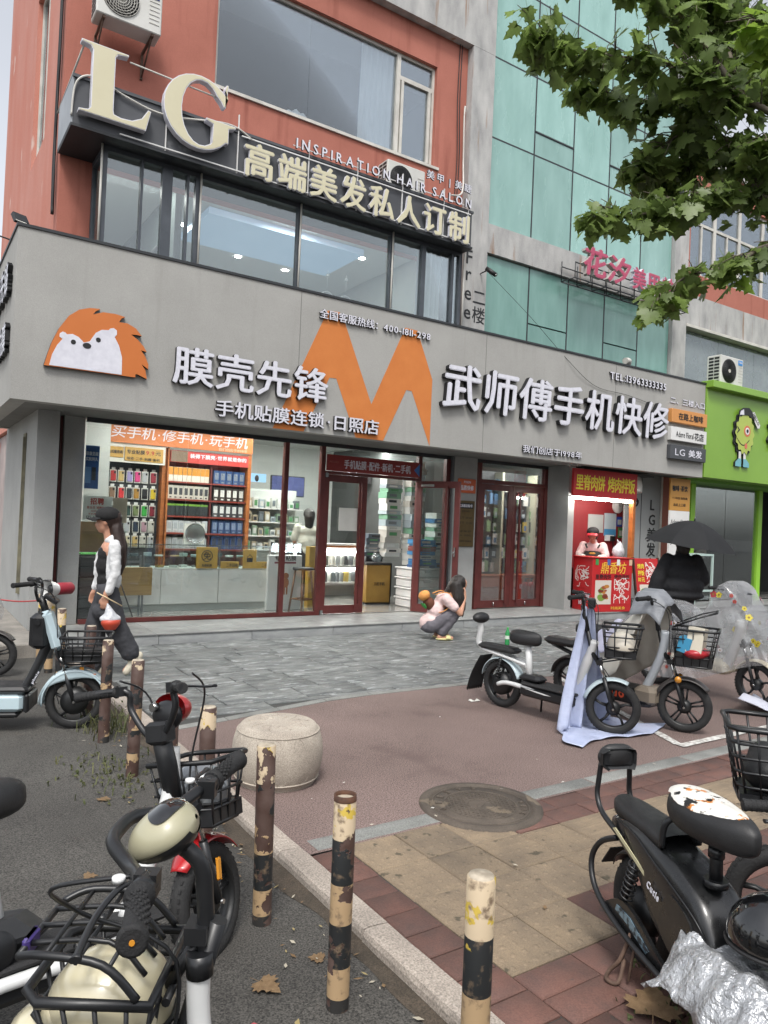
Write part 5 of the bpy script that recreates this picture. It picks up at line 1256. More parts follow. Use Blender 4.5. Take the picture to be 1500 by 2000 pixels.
# goods behind the double door
gr = thing('goods_wall', 'tall dark racks of hanging accessories behind the maroon double door', 'rack', (10.7, 11.4, .1))
WB(gr).box(9.55, 11.45, .75, 11.98, 11.5, 2.72).build('back_panel', M['pegboard'], gr); WB(gr).box(9.55, 11.0, .113, 11.98, 11.44, .62).build('base_drawer', cmat('8a4a2e'), gr); WB(gr).box(10.25, 11.2, .62, 10.30, 11.44, 2.7).box(11.18, 11.2, .62, 11.23, 11.44, 2.7).build('upright', cmat('b5b19c'), gr)
hc = ['c9c8c0', '2f3338', '6d8a5a', '3e6e8f', 'b39a42', '9aa3a8', '5a7a9a', '7d9a72', 'd2d1cb', '40464c', '2d5f9a', 'a8a49a']
hk = {}
for r in range(7):
    for i in range(13):
        c = rg.choice(hc if r > 1 else hc[:8]+['d2d1cb']*3); hh = rg.choice((.17, .2, .22)); k = (c, hh)
        if k not in hk: hk[k] = MB().box(-.055, -.03, 0, .055, .0, hh).box(-.035, -.033, hh*.15, .035, -.0305, hh*.62, 1).box(-.012, -.012, hh, .012, -.008, hh+.03, 1).mesh('hanging_pack', [cmat(c, .3), cmat(rg.choice(hc), .3)])
        o = link('hanging_pack', hk[k]); o.location = (9.70+.168*i+rg.uniform(-.01, .01), 11.36+rg.uniform(-.05, .04), .66+.275*r+rg.uniform(0, .02)); o.rotation_euler = (0, 0, rg.uniform(-.35, .35))
        tag(o, 'hanging accessory pack behind the double door, %s row up, %s from left' % (ORD[r], OR20[i]), 'pack', 'accessory packs behind the double door')
for i, x in enumerate((9.98, 10.14)):
    t = thing('fire_extinguisher', 'red fire extinguisher on the floor behind the double door, %s of two' % ['left', 'right'][i], 'fire extinguisher', (x+.38, 10.55, .113), .4*i, 'fire extinguishers')
    MB().lathe([(.001, 0), (.07, .0), (.075, .02), (.075, .33), (.05, .40), (.02, .42)], 16).build('cylinder', mat('extinguisher_red', '8e1f22', rough=.3) if i == 0 else bpy.data.materials['extinguisher_red'], t); MB().cyl((0, 0, .42), (0, 0, .47), .018, n=8).cbox((.03, 0, .48), (.1, .02, .02)).tube(catmull([(0, .02, .45), (.07, .03, .42), (.09, .03, .2)], 4), .008, 6).build('valve', M['black'], t)
# ================================================================ FOOD STALL
fs = thing('food_stall', 'small red walled food stall built into the grey front with a serving opening', 'stall', (11.1, 10, .1))
M['stallred'] = mat('stall_red', '8c2226', '7f1d21', rough=.6, sc=2)
WB(fs).box(10.5, 10.0, .113, 12.7, 10.05, 2.75).build('back_wall', M['stallred'], fs); WB(fs).box(10.495, 9.6, .113, 10.535, 9.999, 2.75).build('side_wall', M['stallred'], fs); WB(fs).box(12.6, 9.65, .113, 12.645, 9.999, 2.75).build('side_wall', M['stallred'], fs)
WB(fs).box(11.93, 9.30, .8, 12.0, 9.40, 2.22).build('wood_post', M['shelfwood'], fs); WB(fs).box(10.54, 9.35, 2.7, 12.6, 9.999, 2.75).build('stall_ceiling', M['dark_in'], fs)
WB(fs).box(10.55, 9.72, .12, 12.55, 9.99, .86).build('worktop', M['chrome'], fs)
sg = thing('stall_sign', 'bright red sign with yellow dish names over the food stall opening', 'sign', (11.1, 9.25, 2.2))
WB(sg).rbox(10.22, 9.28, 2.22, 12.0, 9.34, 2.72, .005).build('panel', mat('sign_red', 'b3262a', 'a92226', rough=.45, sc=2), sg)
YL = [mat('sign_yellow', 'd8c83a', rough=.5)]*2
letters(sg, '里脊肉饼 烤肉拌饭', (10.27, 9.278, 2.33), 1.66, .29, depth=.004, mats=YL, bold=.022, name='character', track=-.02)
tl = thing('stall_lamp', 'white tube lamp under the red stall sign', 'lamp', (11.1, 9.35, 2.2)); MB().cyl((-.85, 0, -.02), (.85, 0, -.02), .018, n=8).build('tube', M['lamp2'], tl); MB().box(-.88, .0, .0, .88, .05, .02).build('fitting', M['white'], tl)
for i, (x, z, ww, hh, c, lb) in enumerate(((11.45, 1.56, .45, .36, 'a3a5a2', 'grey notice sheet on the red stall wall'), (11.93, 1.50, .36, .46, 'a9b3b8', 'pale poster with a blue foot on the red stall wall'), (12.31, 1.70, .17, .2, '2d4aa0', 'small blue card on the red stall wall'), (12.37, 1.47, .17, .21, '3f8a4a', 'small green card on the red stall wall'))):
    t = thing('wall_notice', lb, 'notice', (x+ww/2, 9.99, z)); WB(t).box(x, 9.988, z, x+ww, 9.997, z+hh).build('sheet', cmat(c), t)
    if i == 1: WB(t).box(x, 9.986, z, x+ww, 9.9875, z+.14).build('print', cmat('3f7fa8'), t)
    if i >= 2: WB(t).box(x+.025, 9.986, z+.04, x+ww-.025, 9.9875, z+hh-.06).build('print', cmat('b9bcb6'), t)
ck_ = thing('wall_clock', 'round white wall clock high on the red stall wall', 'clock', (12.3, 9.97, 2.12)); MB().lathe([(.001, -.03), (.135, -.03), (.15, -.015), (.15, .02)], 22, (0, 0, 0), 'y').build('case', M['white'], ck_); MB().box(-.004, -.034, 0, .004, -.031, .09).box(0, -.034, -.004, .06, -.031, .004).build('hand', M['black'], ck_)
sk = thing('wall_socket', 'white wall socket with a plug and cord on the red stall wall', 'socket', (12.1, 9.97, 1.40)); MB().box(-.14, 0, 0, .12, .025, .12).build('plate', M['white'], sk); MB().box(.0, -.05, .0, .1, -.002, .1).tube(catmull([(.05, -.03, 0), (.08, -.02, -.15), (.04, -.02, -.3)], 4), .008, 6).build('plug', M['black'], sk)
fc = thing('stall_counter', 'red printed stall counter with gold characters and food pictures', 'counter', (10.6, 9.1, .112), R(-10))
# local: corner at (0,0); front runs along +x, left side runs back along +y
CR = mat('counter_red', 'b02427', 'a62124', rough=.4, sc=2)
MB().rbox(0, 0, 0, .92, .55, .985, .006).build('cabinet', CR, fc); MB().rbox(-.02, -.02, .986, .94, .57, 1.0, .004).build('top', CR, fc)
def stamp(t, text, x, z, w_, h_, mt, y=-.003, **k):
    for ob in letters(None, text, (x, y, z), w_, h_, depth=.002, mats=mt, name='lettering', joined=True, **k): ob.parent = t
def foodpic(t, x, z, w_, h_, y, ux=(1, 0, 0), seed=0):
    r = random.Random(seed); u = V(ux); o = V((x, y, z)) if not isinstance(x, V) else x
    nrm = V((u.y, -u.x, 0))
    def q(a, b, d): return o+u*a+V((0, 0, b))+nrm*d
    mb = MB(); mb.add([q(0, 0, .001), q(w_, 0, .001), q(w_, h_, .001), q(0, h_, .001)], [(0, 1, 2, 3)], 0)
    for k in range(16):
        c = (w_*r.uniform(.2, .8), h_*r.uniform(.2, .75)); rad = w_*r.uniform(.07, .16); n = 9
        mb.add([q(c[0]+rad*cos(2*pi*i/n)*1.3, c[1]+rad*.7*sin(2*pi*i/n), .0015+.00012*k) for i in range(n)], [tuple(range(n))], 1+r.randrange(4))
    mb.build('food_picture', [cmat('c2b9ae'), cmat('8f4a2c'), cmat('a9712f'), cmat('6d2f22'), cmat('6f8a3c')], t, fix=False)
def noodles(t, o, ux, w_, h_, seed, bgc='b02427'):
    r = random.Random(seed); u = V(ux); nrm = V((u.y, -u.x, 0)); o = V(o); mb = MB()
    def q(a, b, d): return o+u*a+V((0, 0, b))+nrm*d
    mb.add([q(0, 0, .001), q(w_, 0, .001), q(w_, h_, .001), q(0, h_, .001)], [(0, 1, 2, 3)], 0)
    for k in range(26):
        a0, b0 = w_*r.uniform(.08, .85), h_*r.uniform(.08, .9); an_ = r.uniform(0, 6.28); P = [];
        for s_ in range(9):
            P.append((a0, b0)); a0 += cos(an_)*w_*.07; b0 += sin(an_)*h_*.05; an_ += r.uniform(-.6, .6); a0 = min(max(a0, w_*.05), w_*.95); b0 = min(max(b0, h_*.04), h_*.96)
        for (a, b), (c, d) in zip(P, P[1:]):
            L = max(1e-5, math.hypot(c-a, d-b)); nx, nz = -(d-b)/L*.0065, (c-a)/L*.0065; e = .0014+.0001*k
            mb.add([q(a-nx, b-nz, e), q(c-nx, d-nz, e), q(c+nx, d+nz, e), q(a+nx, b+nz, e)], [(0, 1, 2, 3)], 1)
    mb.build('noodle_picture', [cmat(bgc), cmat('d5d2cc')], t, fix=False)
GD = [mat('gold_print', 'd9a93c', rough=.5)]*2
stamp(fc, '鼎香坊', .18, .70, .60, .22, GD, bold=.01, shear=.15)
stamp(fc, '里脊肉饼', .07, .60, .36, .09, BL, bold=.01); stamp(fc, '烤肉拌饭', .50, .60, .36, .09, BL, bold=.01)
foodpic(fc, .07, .14, .37, .44, -.002, seed=3); noodles(fc, (.49, -.002, .14), (1, 0, 0), .38, .50, 5); stamp(fc, '时尚美食', .45, .04, .33, .06, GD, bold=.01)
for i, (x, c) in enumerate(((.06, '3f8a4a'), (.33, '4a5f9a'), (.55, 'd0d3cf'), (.84, 'c9a58a'))): MB().box(x, -.006, .86, x+.07, -.0035, .97).build('card', cmat(c), fc)
noodles(fc, (-.002, .50, .42), (0, -1, 0), .43, .42, 8); 
for text, z, hh, w_ in (('烤肉拌饭', .24, .10, .42), ('10元', .10, .09, .2)):
    for ob in letters(None, text, (-.003, .26+w_/2, z), w_, hh, ux=(0, -1, 0), out=(-1, 0, 0), depth=.002, mats=WH, bold=.02, name='lettering', joined=True): ob.parent = fc
ab = thing('a_board', 'leaning red menu board with food pictures and prices beside the stall counter', 'menu board', (11.75, 8.95, .112), R(-6))
Q = Mx.Rotation(R(-9), 4, 'X')
MB(Q).rbox(0, 0, .08, .62, .03, 1.0, .005).build('board', CR, ab); MB(Q).box(-.03, -.006, .06, -.001, .04, 1.02).box(.621, -.006, .06, .65, .04, 1.02).build('frame', mat('brown_wood_edge', '3c2a22', rough=.6), ab)
MB(Q).box(-.03, 0, -.1, .0, .03, .079).box(.6, 0, -.1, .63, .03, .079).build('leg', M['black'], ab); MB().box(.0, .0, .0, .03, .03, .0)
def onboard(fn):
    before = set(ab.children); fn()
    for ch in set(ab.children)-before: ch.matrix_basis = Q @ ch.matrix_basis
onboard(lambda: (noodles(ab, (.26, -.002, .52), (1, 0, 0), .32, .42, 12), foodpic(ab, .08, .12, .3, .38, -.002, seed=9), stamp(ab, '烤肉', .06, .80, .17, .1, YL, bold=.02), stamp(ab, '拌饭', .06, .67, .17, .1, YL, bold=.02), stamp(ab, '10元', .06, .55, .17, .09, YL, bold=.02), stamp(ab, '5元', .42, .15, .16, .1, YL, bold=.02), stamp(ab, '鼎香坊', .42, .36, .16, .09, YL, bold=.01)))
pb = thing('plastic_bag', 'knotted white plastic bag hanging over the stall counter', 'bag', (11.72, 9.45, 1.06))
mb = MB().ell((0, 0, .14), (.15, .1, .14)).ell((.03, 0, .24), (.08, .06, .1)).cap((.03, 0, .28), (-.04, 0, .38), .04, .015).cap((.03, 0, .28), (.08, .02, .35), .03, .01); blob('bag_body', mb, mat('thin_plastic', 'c4c6ca', 'a4a6aa', rough=.3, sc=14, bump=.8, bsc=22, bdist=.02), pb, .015, 3)
dp = thing('duct_pipe', 'white exhaust duct elbow at the right end of the stall sign', 'pipe', (12.15, 9.6, 2.5)); MB().tube(catmull([(0, .5, .2), (0, .1, .2), (.05, -.12, .12), (.03, -.16, -.12)], 5), .11, 14).build('elbow', M['pvc'], dp)
cbn = thing('coiled_cable', 'coil of black cable hanging under the duct beside the stall', 'cable', (12.2, 9.5, 2.2)); MB().tube([(.09*cos(a), -.02*a*.1, .09*sin(a)) for a in [2*pi*q/14 for q in range(44)]], .008, 5).build('loop', M['rope'], cbn)
tb = thing('table_bag', 'small dark bag on the platform between counter and menu board', 'bag', (11.62, 8.99, .112)); blob('bag_body', MB().ell((0, 0, .1), (.1, .09, .11)).ell((0, 0, .2), (.07, .06, .05)), M['black'], tb, .015, 3)
ms = thing('entrance_sign', 'tall sign board with orange cafe panel and white florist panel in the entrance passage', 'sign', (13.3, 9.2, .6))
WB(ms).box(12.92, 9.19, 2.07, 13.57, 9.22, 2.72).build('panel', mat('cafe_orange', 'b5843f', rough=.5), ms); WB(ms).box(12.92, 9.19, .7, 13.57, 9.22, 2.067).build('panel', M['white'], ms)
letters(ms, '咖啡·茶饮', (12.98, 9.188, 2.46), .50, .12, depth=.003, mats=BL, bold=.03, name='lettering', joined=True); letters(ms, '十二年老店 值得信赖', (12.98, 9.188, 2.30), .5, .05, depth=.002, mats=BL, bold=.0, name='lettering', joined=True); letters(ms, '由此上三楼', (13.03, 9.188, 2.16), .4, .06, depth=.002, mats=BL, bold=.01, name='lettering', joined=True)
letters(ms, 'Adore Floral', (12.96, 9.188, 1.80), .56, .09, depth=.002, mats=BL, bold=.0, name='lettering', joined=True); letters(ms, '花店', (13.02, 9.188, 1.48), .4, .18, depth=.002, mats=BL, bold=.02, name='lettering', joined=True)
gt = thing('glass_table', 'pale framed glass display table in front of the green shop', 'table', (13.95, 9.4, .112)); mb = MB()
for x in (-.5, .5):
    for yv in (-.2, .2): mb.box(x-.02, yv-.02, 0, x+.02, yv+.02, 1.05)
mb.box(-.52, -.22, 1.05, .52, .22, 1.09).box(-.48, -.215, .3, .48, -.185, .34).box(-.48, .185, .3, .48, .215, .34); mb.build('frame', mat('pale_mint_metal', 'a9bcb6', rough=.4), gt); MB().box(-.5, -.2, 1.0, .5, .2, 1.01).build('glass', M['glass'], gt)
for i, (x, yv, z, c) in enumerate(((14.25, 10.3, .6, '6f2f38'), (14.95, 10.4, .7, '7a3a40'), (15.3, 10.2, .75, '8a7a6a'), (15.7, 10.5, .8, '5f2a33'))):
    t = thing('bouquet', ['dark red bouquet behind the glass left of the lime post', 'dark red bouquet just right of the lime post', 'kraft wrapped bouquet behind the right glass', 'wine wrapped bouquet at the right edge behind the glass'][i], 'bouquet', (x, yv, z-.49), 0, 'bouquets on stands in the green shop')
    r = random.Random(i); mb = MB(); 
    mb.grid(lambda u, v: ((.05+.22*v)*cos(u*6.28)*(1+.15*sin(u*30)), (.05+.2*v)*sin(u*6.28), .5+.5*v+.06*sin(u*19)*v), 30, 5); mb.build('wrap', cmat(c), t, solid=.004)
    mb = MB()
    for k in range(60):
        a, rr, z_ = r.uniform(0, 6.28), .22*sqrt(r.random()), .95+r.uniform(0, .25); mb.ell((rr*cos(a), rr*sin(a), z_), r.uniform(.02, .045), None, 6, 4, k % 3)
    mb.build('flowers', [cmat('7a2a33'), cmat('3d5a3a'), cmat('b9a9a0')], t); MB().cyl((0, 0, .5), (.0, 0, .0), .015, n=6).cyl((0, 0, .3), (.2, 0, .0), .01, n=6).cyl((0, 0, .3), (-.2, .1, .0), .01, n=6).build('stand', cmat('7a5a40'), t)
# ================================================================ STREET FURNITURE
def bollard_mat():
    m, t, b = newmat('peeling_bollard_paint'); vec = coords(t, (1, 1, 1), True)
    tc = ND(t, 'ShaderNodeTexCoord'); sp = ND(t, 'ShaderNodeSeparateXYZ'); t.links.new(tc.outputs['Object'], sp.inputs[0])
    wob = mathn(t, 'ADD', sp.outputs['Z'], 0.)
    cr = ND(t, 'ShaderNodeValToRGB'); cr.color_ramp.interpolation = 'CONSTANT'; e = cr.color_ramp.elements
    cre, blk = (*H('a98f6d'), 1), (*H('1d1f20'), 1)
    e[0].position = 0; e[0].color = (*H('2b2a29'), 1); e[1].position = .06; e[1].color = cre
    for p, c in ((.20, blk), (.40, cre), (.585, blk), (.79, (*H('b9a78c'), 1))):
        k = e.new(p); k.color = c
    t.links.new(mathn(t, 'DIVIDE', wob, .72), cr.inputs[0])
    rust = mixc(t, ramp(t, noise(t, vec, 9, 5), .35, .7), H('3f2a22'), H('5b4a44'))
    at = ND(t, 'ShaderNodeAttribute', attribute_type='OBJECT', attribute_name='peel')
    thr = mathn(t, 'SUBTRACT', .82, at.outputs['Fac'])
    n = noise(t, vec, 8.5, 5, .6)
    d = mathn(t, 'SUBTRACT', n, thr); msk = ramp(t, d, 0, .012)
    yl = ramp(t, noise(t, vec, 17, 3), .56, .58); up = ramp(t, sp.outputs['Z'], .54, .545)
    c0 = mixc(t, mathn(t, 'MULTIPLY', yl, up), cr.outputs[0], H('b39a3c'))
    g = mixc(t, ramp(t, noise(t, vec, 30, 4), .55, .7), c0, H('6b5a48'))
    t.links.new(mixc(t, msk, g, rust), b.inputs['Base Color']); b.inputs['Roughness'].default_value = .62
    bn = ND(t, 'ShaderNodeBump', invert=True); bn.inputs['Strength'].default_value = .7; bn.inputs['Distance'].default_value = .004
    t.links.new(msk, bn.inputs['Height']); t.links.new(bn.outputs[0], b.inputs['Normal']); return m
M['boll'] = bollard_mat(); M['bolltop'] = mat('bollard_cap', 'b5aa98', '8f8575', rough=.7, sc=25, bump=.3)
M['rustrim'] = mat('rusty_rim', '5e3d28', '3f2a20', rough=.8, sc=30)
def bollard_mesh(r, h, open_top):
    mb = MB(); n = 24
    mb.lathe([(r*1.0, 0), (r, h*.3), (r, h*.6), (r, h-.004), (r-.004, h)], n)
    return mb.mesh('post', M['boll'])
BP = [(1.345, .83, 'short stub of a cream bollard top cut by the bottom edge of the photo', .12, .68), (1.33, 1.475, 'nearest bollard with a broad black band, capped cream, at the bottom of the photo', .16, .725), (1.315, 2.15, 'bollard with a hollow rusty rim and cream lid, second from the front', .27, .715),
      (1.305, 2.75, 'mostly black bollard with yellow flecks, between the stone drum and the red scooter', .30, .72), (1.30, 3.42, 'rusty bollard behind the front basket beside the stone drum', .36, .72), (1.285, 3.95, 'rusty bollard hidden behind the red scooter headlight', .44, .72), (1.29, 4.68, 'grey brown rusty bollard right behind the weeds', .40, .72),
      (1.29, 5.45, 'tall rusty bollard with cream flakes in the middle, beside the pale blue scooter wheel', .37, .72), (1.33, 6.17, 'rusty bollard hidden by the walking woman and the wide basket', .45, .72), (1.31, 7.30, 'black bollard with cream flakes left of the walking woman', .26, .72), (1.32, 7.95, 'cream topped bollard beside the grey shop pier', .14, .72), (1.335, 8.58, 'farthest cream bollard next to the grey shop pier', .12, .72)]
pm = {}
for i, (x, y, lab, peel, h) in enumerate(BP):
    t = thing('bollard', lab, 'bollard', (x, y, -.052), rs.uniform(0, 6), 'painted steel bollards along the kerb', lean=R([0, .3, .8, -1.2, .6, .4, -.5, 1., 0, .5, 0, 0][i]))
    if h not in pm: pm[h] = bollard_mesh(.0385, h, False)
    p = link('post', pm[h], t); p['peel'] = float(peel)
    hol = i == 2
    MB().lathe([(.001, h-.012 if hol else h+.003), (.033, h-.012 if hol else h+.003), (.036, h-.012 if hol else h-.003)], 20).build('cap', M['bolltop'], t)
    if hol: MB().lathe([(.034, h-.012), (.034, h+.002), (.039, h+.002), (.0395, h-.018)], 24).build('rim', M['rustrim'], t)
# stone drum seat
M['drum'] = mat('carved_granite', 'aea598', '8f867b', rough=.85, sc=5, con=(.3, .7), bump=.35, bsc=120, bdist=.004, grain=.3, gsc=170, spots=('6f655b', 3, .66))
dr = thing('stone_drum', 'low pale granite drum stool with carved scrolls on the red asphalt', 'stone stool', (2.0, 4.10, 0)); dr.scale = (.94, .94, .93)
prof = [(.001, .375), (.19, .373), (.205, .368), (.215, .371), (.232, .372), (.245, .362), (.268, .325), (.288, .26), (.295, .19), (.290, .12), (.272, .055), (.25, .012), (.245, -.01)]
mb = MB(); mb.lathe(prof, 48); mb.build('drum_body', M['drum'], dr)
mb = MB(); r_ = random.Random(4)
def drum_r(z):
    P = sorted([(p[1], p[0]) for p in prof[5:]])
    for (z0, r0), (z1, r1) in zip(P, P[1:]):
        if z0 <= z <= z1: return r0+(r1-r0)*(z-z0)/(z1-z0)
    return .25
for k in range(12):                                   # carved cloud scrolls round the sides
    for zc, s in ((.285, 1), (.09, -1)):
        a0 = 2*pi*k/12+(.15 if s < 0 else 0); pts = []
        for q in range(16):
            th = q*.5; rr = .050*(1-q/19); dz = rr*sin(th)*s; da = rr*cos(th)/.29+q*.006
            z = zc+dz; pts.append(((drum_r(z)-.002)*cos(a0+da), (drum_r(z)-.002)*sin(a0+da), z))
        mb.tube(pts, [.0045*(1-q/22) for q in range(16)], 5, cap=False)
for k in range(9):
    a0 = 2*pi*k/9; pts = [((.15-.06*sin(q*.5))*cos(a0+q*.06), (.15-.06*sin(q*.5))*sin(a0+q*.06), .373) for q in range(9)]; mb.tube(pts, .005, 5)
for z, rr in ((.335, .263), (.04, .268)): mb.tube([(rr*cos(a), rr*sin(a), z) for a in [2*pi*q/40 for q in range(40)]], .006, 5, closed=True)
mb.build('carving', M['drum'], dr)
# manhole
M['iron'] = mat('cast_iron', '5a5148', '463f38', rough=.75, sc=5, bump=.3, bsc=120, metal=.1, grain=.2, gsc=140, spots=('6e6355', 4, .6))
mh = thing('manhole_cover', 'round cast iron manhole cover with raised pattern set in the red asphalt', 'manhole', (MAN.x, MAN.y, .0))
MB().lathe([(.001, .008), (.285, .008), (.287, .002), (.295, .002), (.297, .012), (.322, .012), (.330, .009), (.352, .008), (.354, -.03)], 56).build('lid', M['iron'], mh)
mb = MB()
for i in range(-8, 9):
    for j in range(-8, 9):
        x, y = .026*i+(.013 if j % 2 else 0), .024*j; d = math.hypot(x, y)
        if .085 < d < .195: mb.cbox((x, y, .0095), (.016, .006, .005), (0, 0, R(45 if (i+j) % 2 else -45)))
for rr in (.075, .205, .275): mb.tube([(rr*cos(a), rr*sin(a), .008) for a in [2*pi*q/48 for q in range(48)]], .005, 5, closed=True)
mb.ell((0, 0, .008), (.05, .02, .006), Mx.Rotation(.6, 3, 'Z'))
mb.build('raised_pattern', M['iron'], mh)
ch = '393110'
for k, c in enumerate(ch):
    a = R(60+22*k); ux = V((-sin(a), cos(a), 0))*-1; uz = V((cos(a), sin(a), 0))
    for ob in letters(None, c, V((.222*cos(a), .222*sin(a), .0085))-ux*.014, .028, .04, ux=ux, uz=uz, out=(0, 0, 1), depth=.005, mats=[M['iron']]*2, bold=.02, name='number'): ob.parent = mh
for k, c in enumerate('2016'):
    a = R(-60+13*k); ux = V((-sin(a), cos(a), 0)); uz = V((-cos(a), -sin(a), 0))
    for ob in letters(None, c, V((.262*cos(a), .262*sin(a), .0085))-ux*.012, .024, .036, ux=ux, uz=uz, out=(0, 0, 1), depth=.005, mats=[M['iron']]*2, bold=.02, name='number'): ob.parent = mh
# bottle
bt = thing('bottle', 'green plastic drink bottle standing on the paving behind the white scooter', 'bottle', (6.95, 7.38, 0))
MB().lathe([(.001, .0), (.030, .003), (.033, .02), (.031, .07), (.033, .11), (.033, .15), (.024, .19), (.013, .21), (.013, .225)], 16).build('body', mat('green_plastic', '2f8f4f', rough=.15, alpha=.85), bt)
MB().lathe([(.016, .222), (.016, .24), (.001, .241)], 12).build('cap', mat('bottle_cap', '2d8a3f', rough=.4), bt); MB().lathe([(.0335, .085), (.0335, .13)], 16).build('label', cmat('c4cfc2'), bt)
# ================================================================ SCOOTERS
M['tyre'] = mat('tyre_rubber', '1c1c1d', '262626', rough=.8, sc=20, bump=.3, bsc=120)
M['rim'] = mat('black_alloy', '161718', '1c1d1e', rough=.45, sc=10)
M['blk'] = mat('black_satin', '17181a', '1d1e20', rough=.38, sc=8, rvar=.1)
M['grip'] = mat('grip_rubber', '1a1a1b', rough=.75, bump=.3, bsc=200)
M['seat'] = mat('black_vinyl', '1b1b1c', '212122', rough=.5, sc=14, bump=.15, bsc=300, rvar=.1)
M['steel'] = mat('polished_tube', 'b5b5b3', rough=.22, metal=1.)
M['amber'] = mat('amber_reflector', 'c7862a', rough=.25, coat=.5)
M['swhite'] = mat('white_enamel', 'cfd0cf', 'c5c6c5', rough=.32, sc=4, coat=.4, spots=('8f8d88', 8, .75))
M['deckrub'] = mat('deck_rubber', '202021', rough=.8, bump=.5, bsc=150)
RW = .21
def wheel(t, name, x, S=I4, style=0, tyre_r=.034, r=RW):
    """A wheel with its axle across y; rim is the part, tyre and hub cap are pieces of it."""
    mb = MB(S @ Mx.Translation((x, 0, r)))
    ro = r-tyre_r*1.55
    mb.lathe([(ro-.012, -.026), (ro+.006, -.030), (ro+.008, -.024), (ro-.004, -.012), (ro-.004, .012), (ro+.008, .024), (ro+.006, .030), (ro-.012, .026), (ro-.012, -.026)], 40, axis='y')
    n = 5 if style != 2 else 6
    for k in range(n):
        a = 2*pi*k/n+.3
        if style == 1:
            for da in (-.13, .13): mb.tube([(.05*cos(a+da*1.8), 0, .05*sin(a+da*1.8)), ((ro-.01)*cos(a+da), 0, (ro-.01)*sin(a+da))], [.011, .010], 6, flat=.8)
        else: mb.tube([(.045*cos(a), 0, .045*sin(a)), (.10*cos(a+.05), 0, .10*sin(a+.05)), ((ro-.008)*cos(a-.05), 0, (ro-.008)*sin(a-.05))], [.022, .014, .017], 6, flat=.7)
    hw = .045 if style != 3 else .06
    hr = .055 if style != 3 else .10
    mb.lathe([(.001, -hw), (hr*.5, -hw), (hr, -hw*.55), (hr, hw*.55), (hr*.5, hw), (.001, hw)], 24, axis='y')
    w_ = mb.build(name, M['rim'], t)
    tb = MB(S @ Mx.Translation((x, 0, r)))
    pr = []
    for k in range(13):
        a = -pi*.78+2*pi*.78*k/12; pr.append((r-tyre_r*1.05+tyre_r*1.05*cos(a), tyre_r*1.0*sin(a)))
    tb.lathe(pr, 48, axis='y')
    for k in range(44):                                # tread blocks
        for s in (-1, 1):
            a = 2*pi*(k+.25*s)/44; c = V((cos(a), 0, sin(a)))
            tb.cbox(c*(r-.0065)+V((0, s*.013, 0)), (.008, .016, .014), (0, -a, s*.25))
    tb.build('tyre', M['tyre'], w_)
    cb = MB(S @ Mx.Translation((x, 0, r))).cyl((0, -.075, 0), (0, .075, 0), .009, n=8); cb.build('axle', M['steel'], w_)
    return w_
def fender(t, name, x, a0, a1, m, S=I4, r=RW, w_=.055, off=.028, mi=None):
    R_ = r+off
    mb = MB(S @ Mx.Translation((x, 0, r)))
    mb.grid(lambda u, v: ((R_-.018*(2*v-1)**2-.02*max(0, abs(2*v-1)-.7))*cos(a0+(a1-a0)*u), w_*(2*v-1)*(1-.5*max(0, u-.85)/.15*.6), (R_-.018*(2*v-1)**2)*sin(a0+(a1-a0)*u)), 24, 8)
    return mb.build(name, m, t, solid=.004)
def basket(t, x0, x1, w0, w1, z0, z1, S=I4, nb=5, rows=3, m=None, name='basket', r=.0045, solidbase=0.):
    """Open wire basket flaring upward: w0 half width at the bottom, w1 at the rim."""
    m = m or M['blk']; mb = MB(S)
    def ring(u):
        hw = w0+(w1-w0)*u; xa = x0+.03*(1-u); xb = x1-.05*(1-u); z = z0+(z1-z0)*u
        return [(xa, -hw, z), (xb-.03, -hw, z), (xb, -hw+.03, z), (xb, hw-.03, z), (xb-.03, hw, z), (xa, hw, z)]
    def samp(u, t_):
        P = ring(u); P = P+[P[0]]; L = [(V(b)-V(a)).length for a, b in zip(P, P[1:])]; T = sum(L); s = t_*T
        for (a, b), l in zip(zip(P, P[1:]), L):
            if s <= l: return V(a).lerp(V(b), s/l)
            s -= l
        return V(P[0])
    for k in range(rows+1):
        u = k/rows; mb.tube(ring(u), r*(1.9 if k == rows else (1.5 if k == 0 else 1)), 6, closed=True)
    N = nb*4
    for k in range(N): mb.tube([samp(0, k/N), samp(1, k/N)], r*.9, 5)
    for k in range(4): 
        f = (k+.5)/4; a, b = V(ring(0)[0]), V(ring(0)[5]); c, d = V((x1-.05, -w0, z0)), V((x1-.05, w0, z0))
        mb.tube([a.lerp(b, f), c.lerp(d, f)], r*.8, 5)
    if solidbase: mb.box(x0+.02, -w0-.004, z0-.002, x1-.045, w0+.004, z0+solidbase)
    return mb.build(name, m, t)
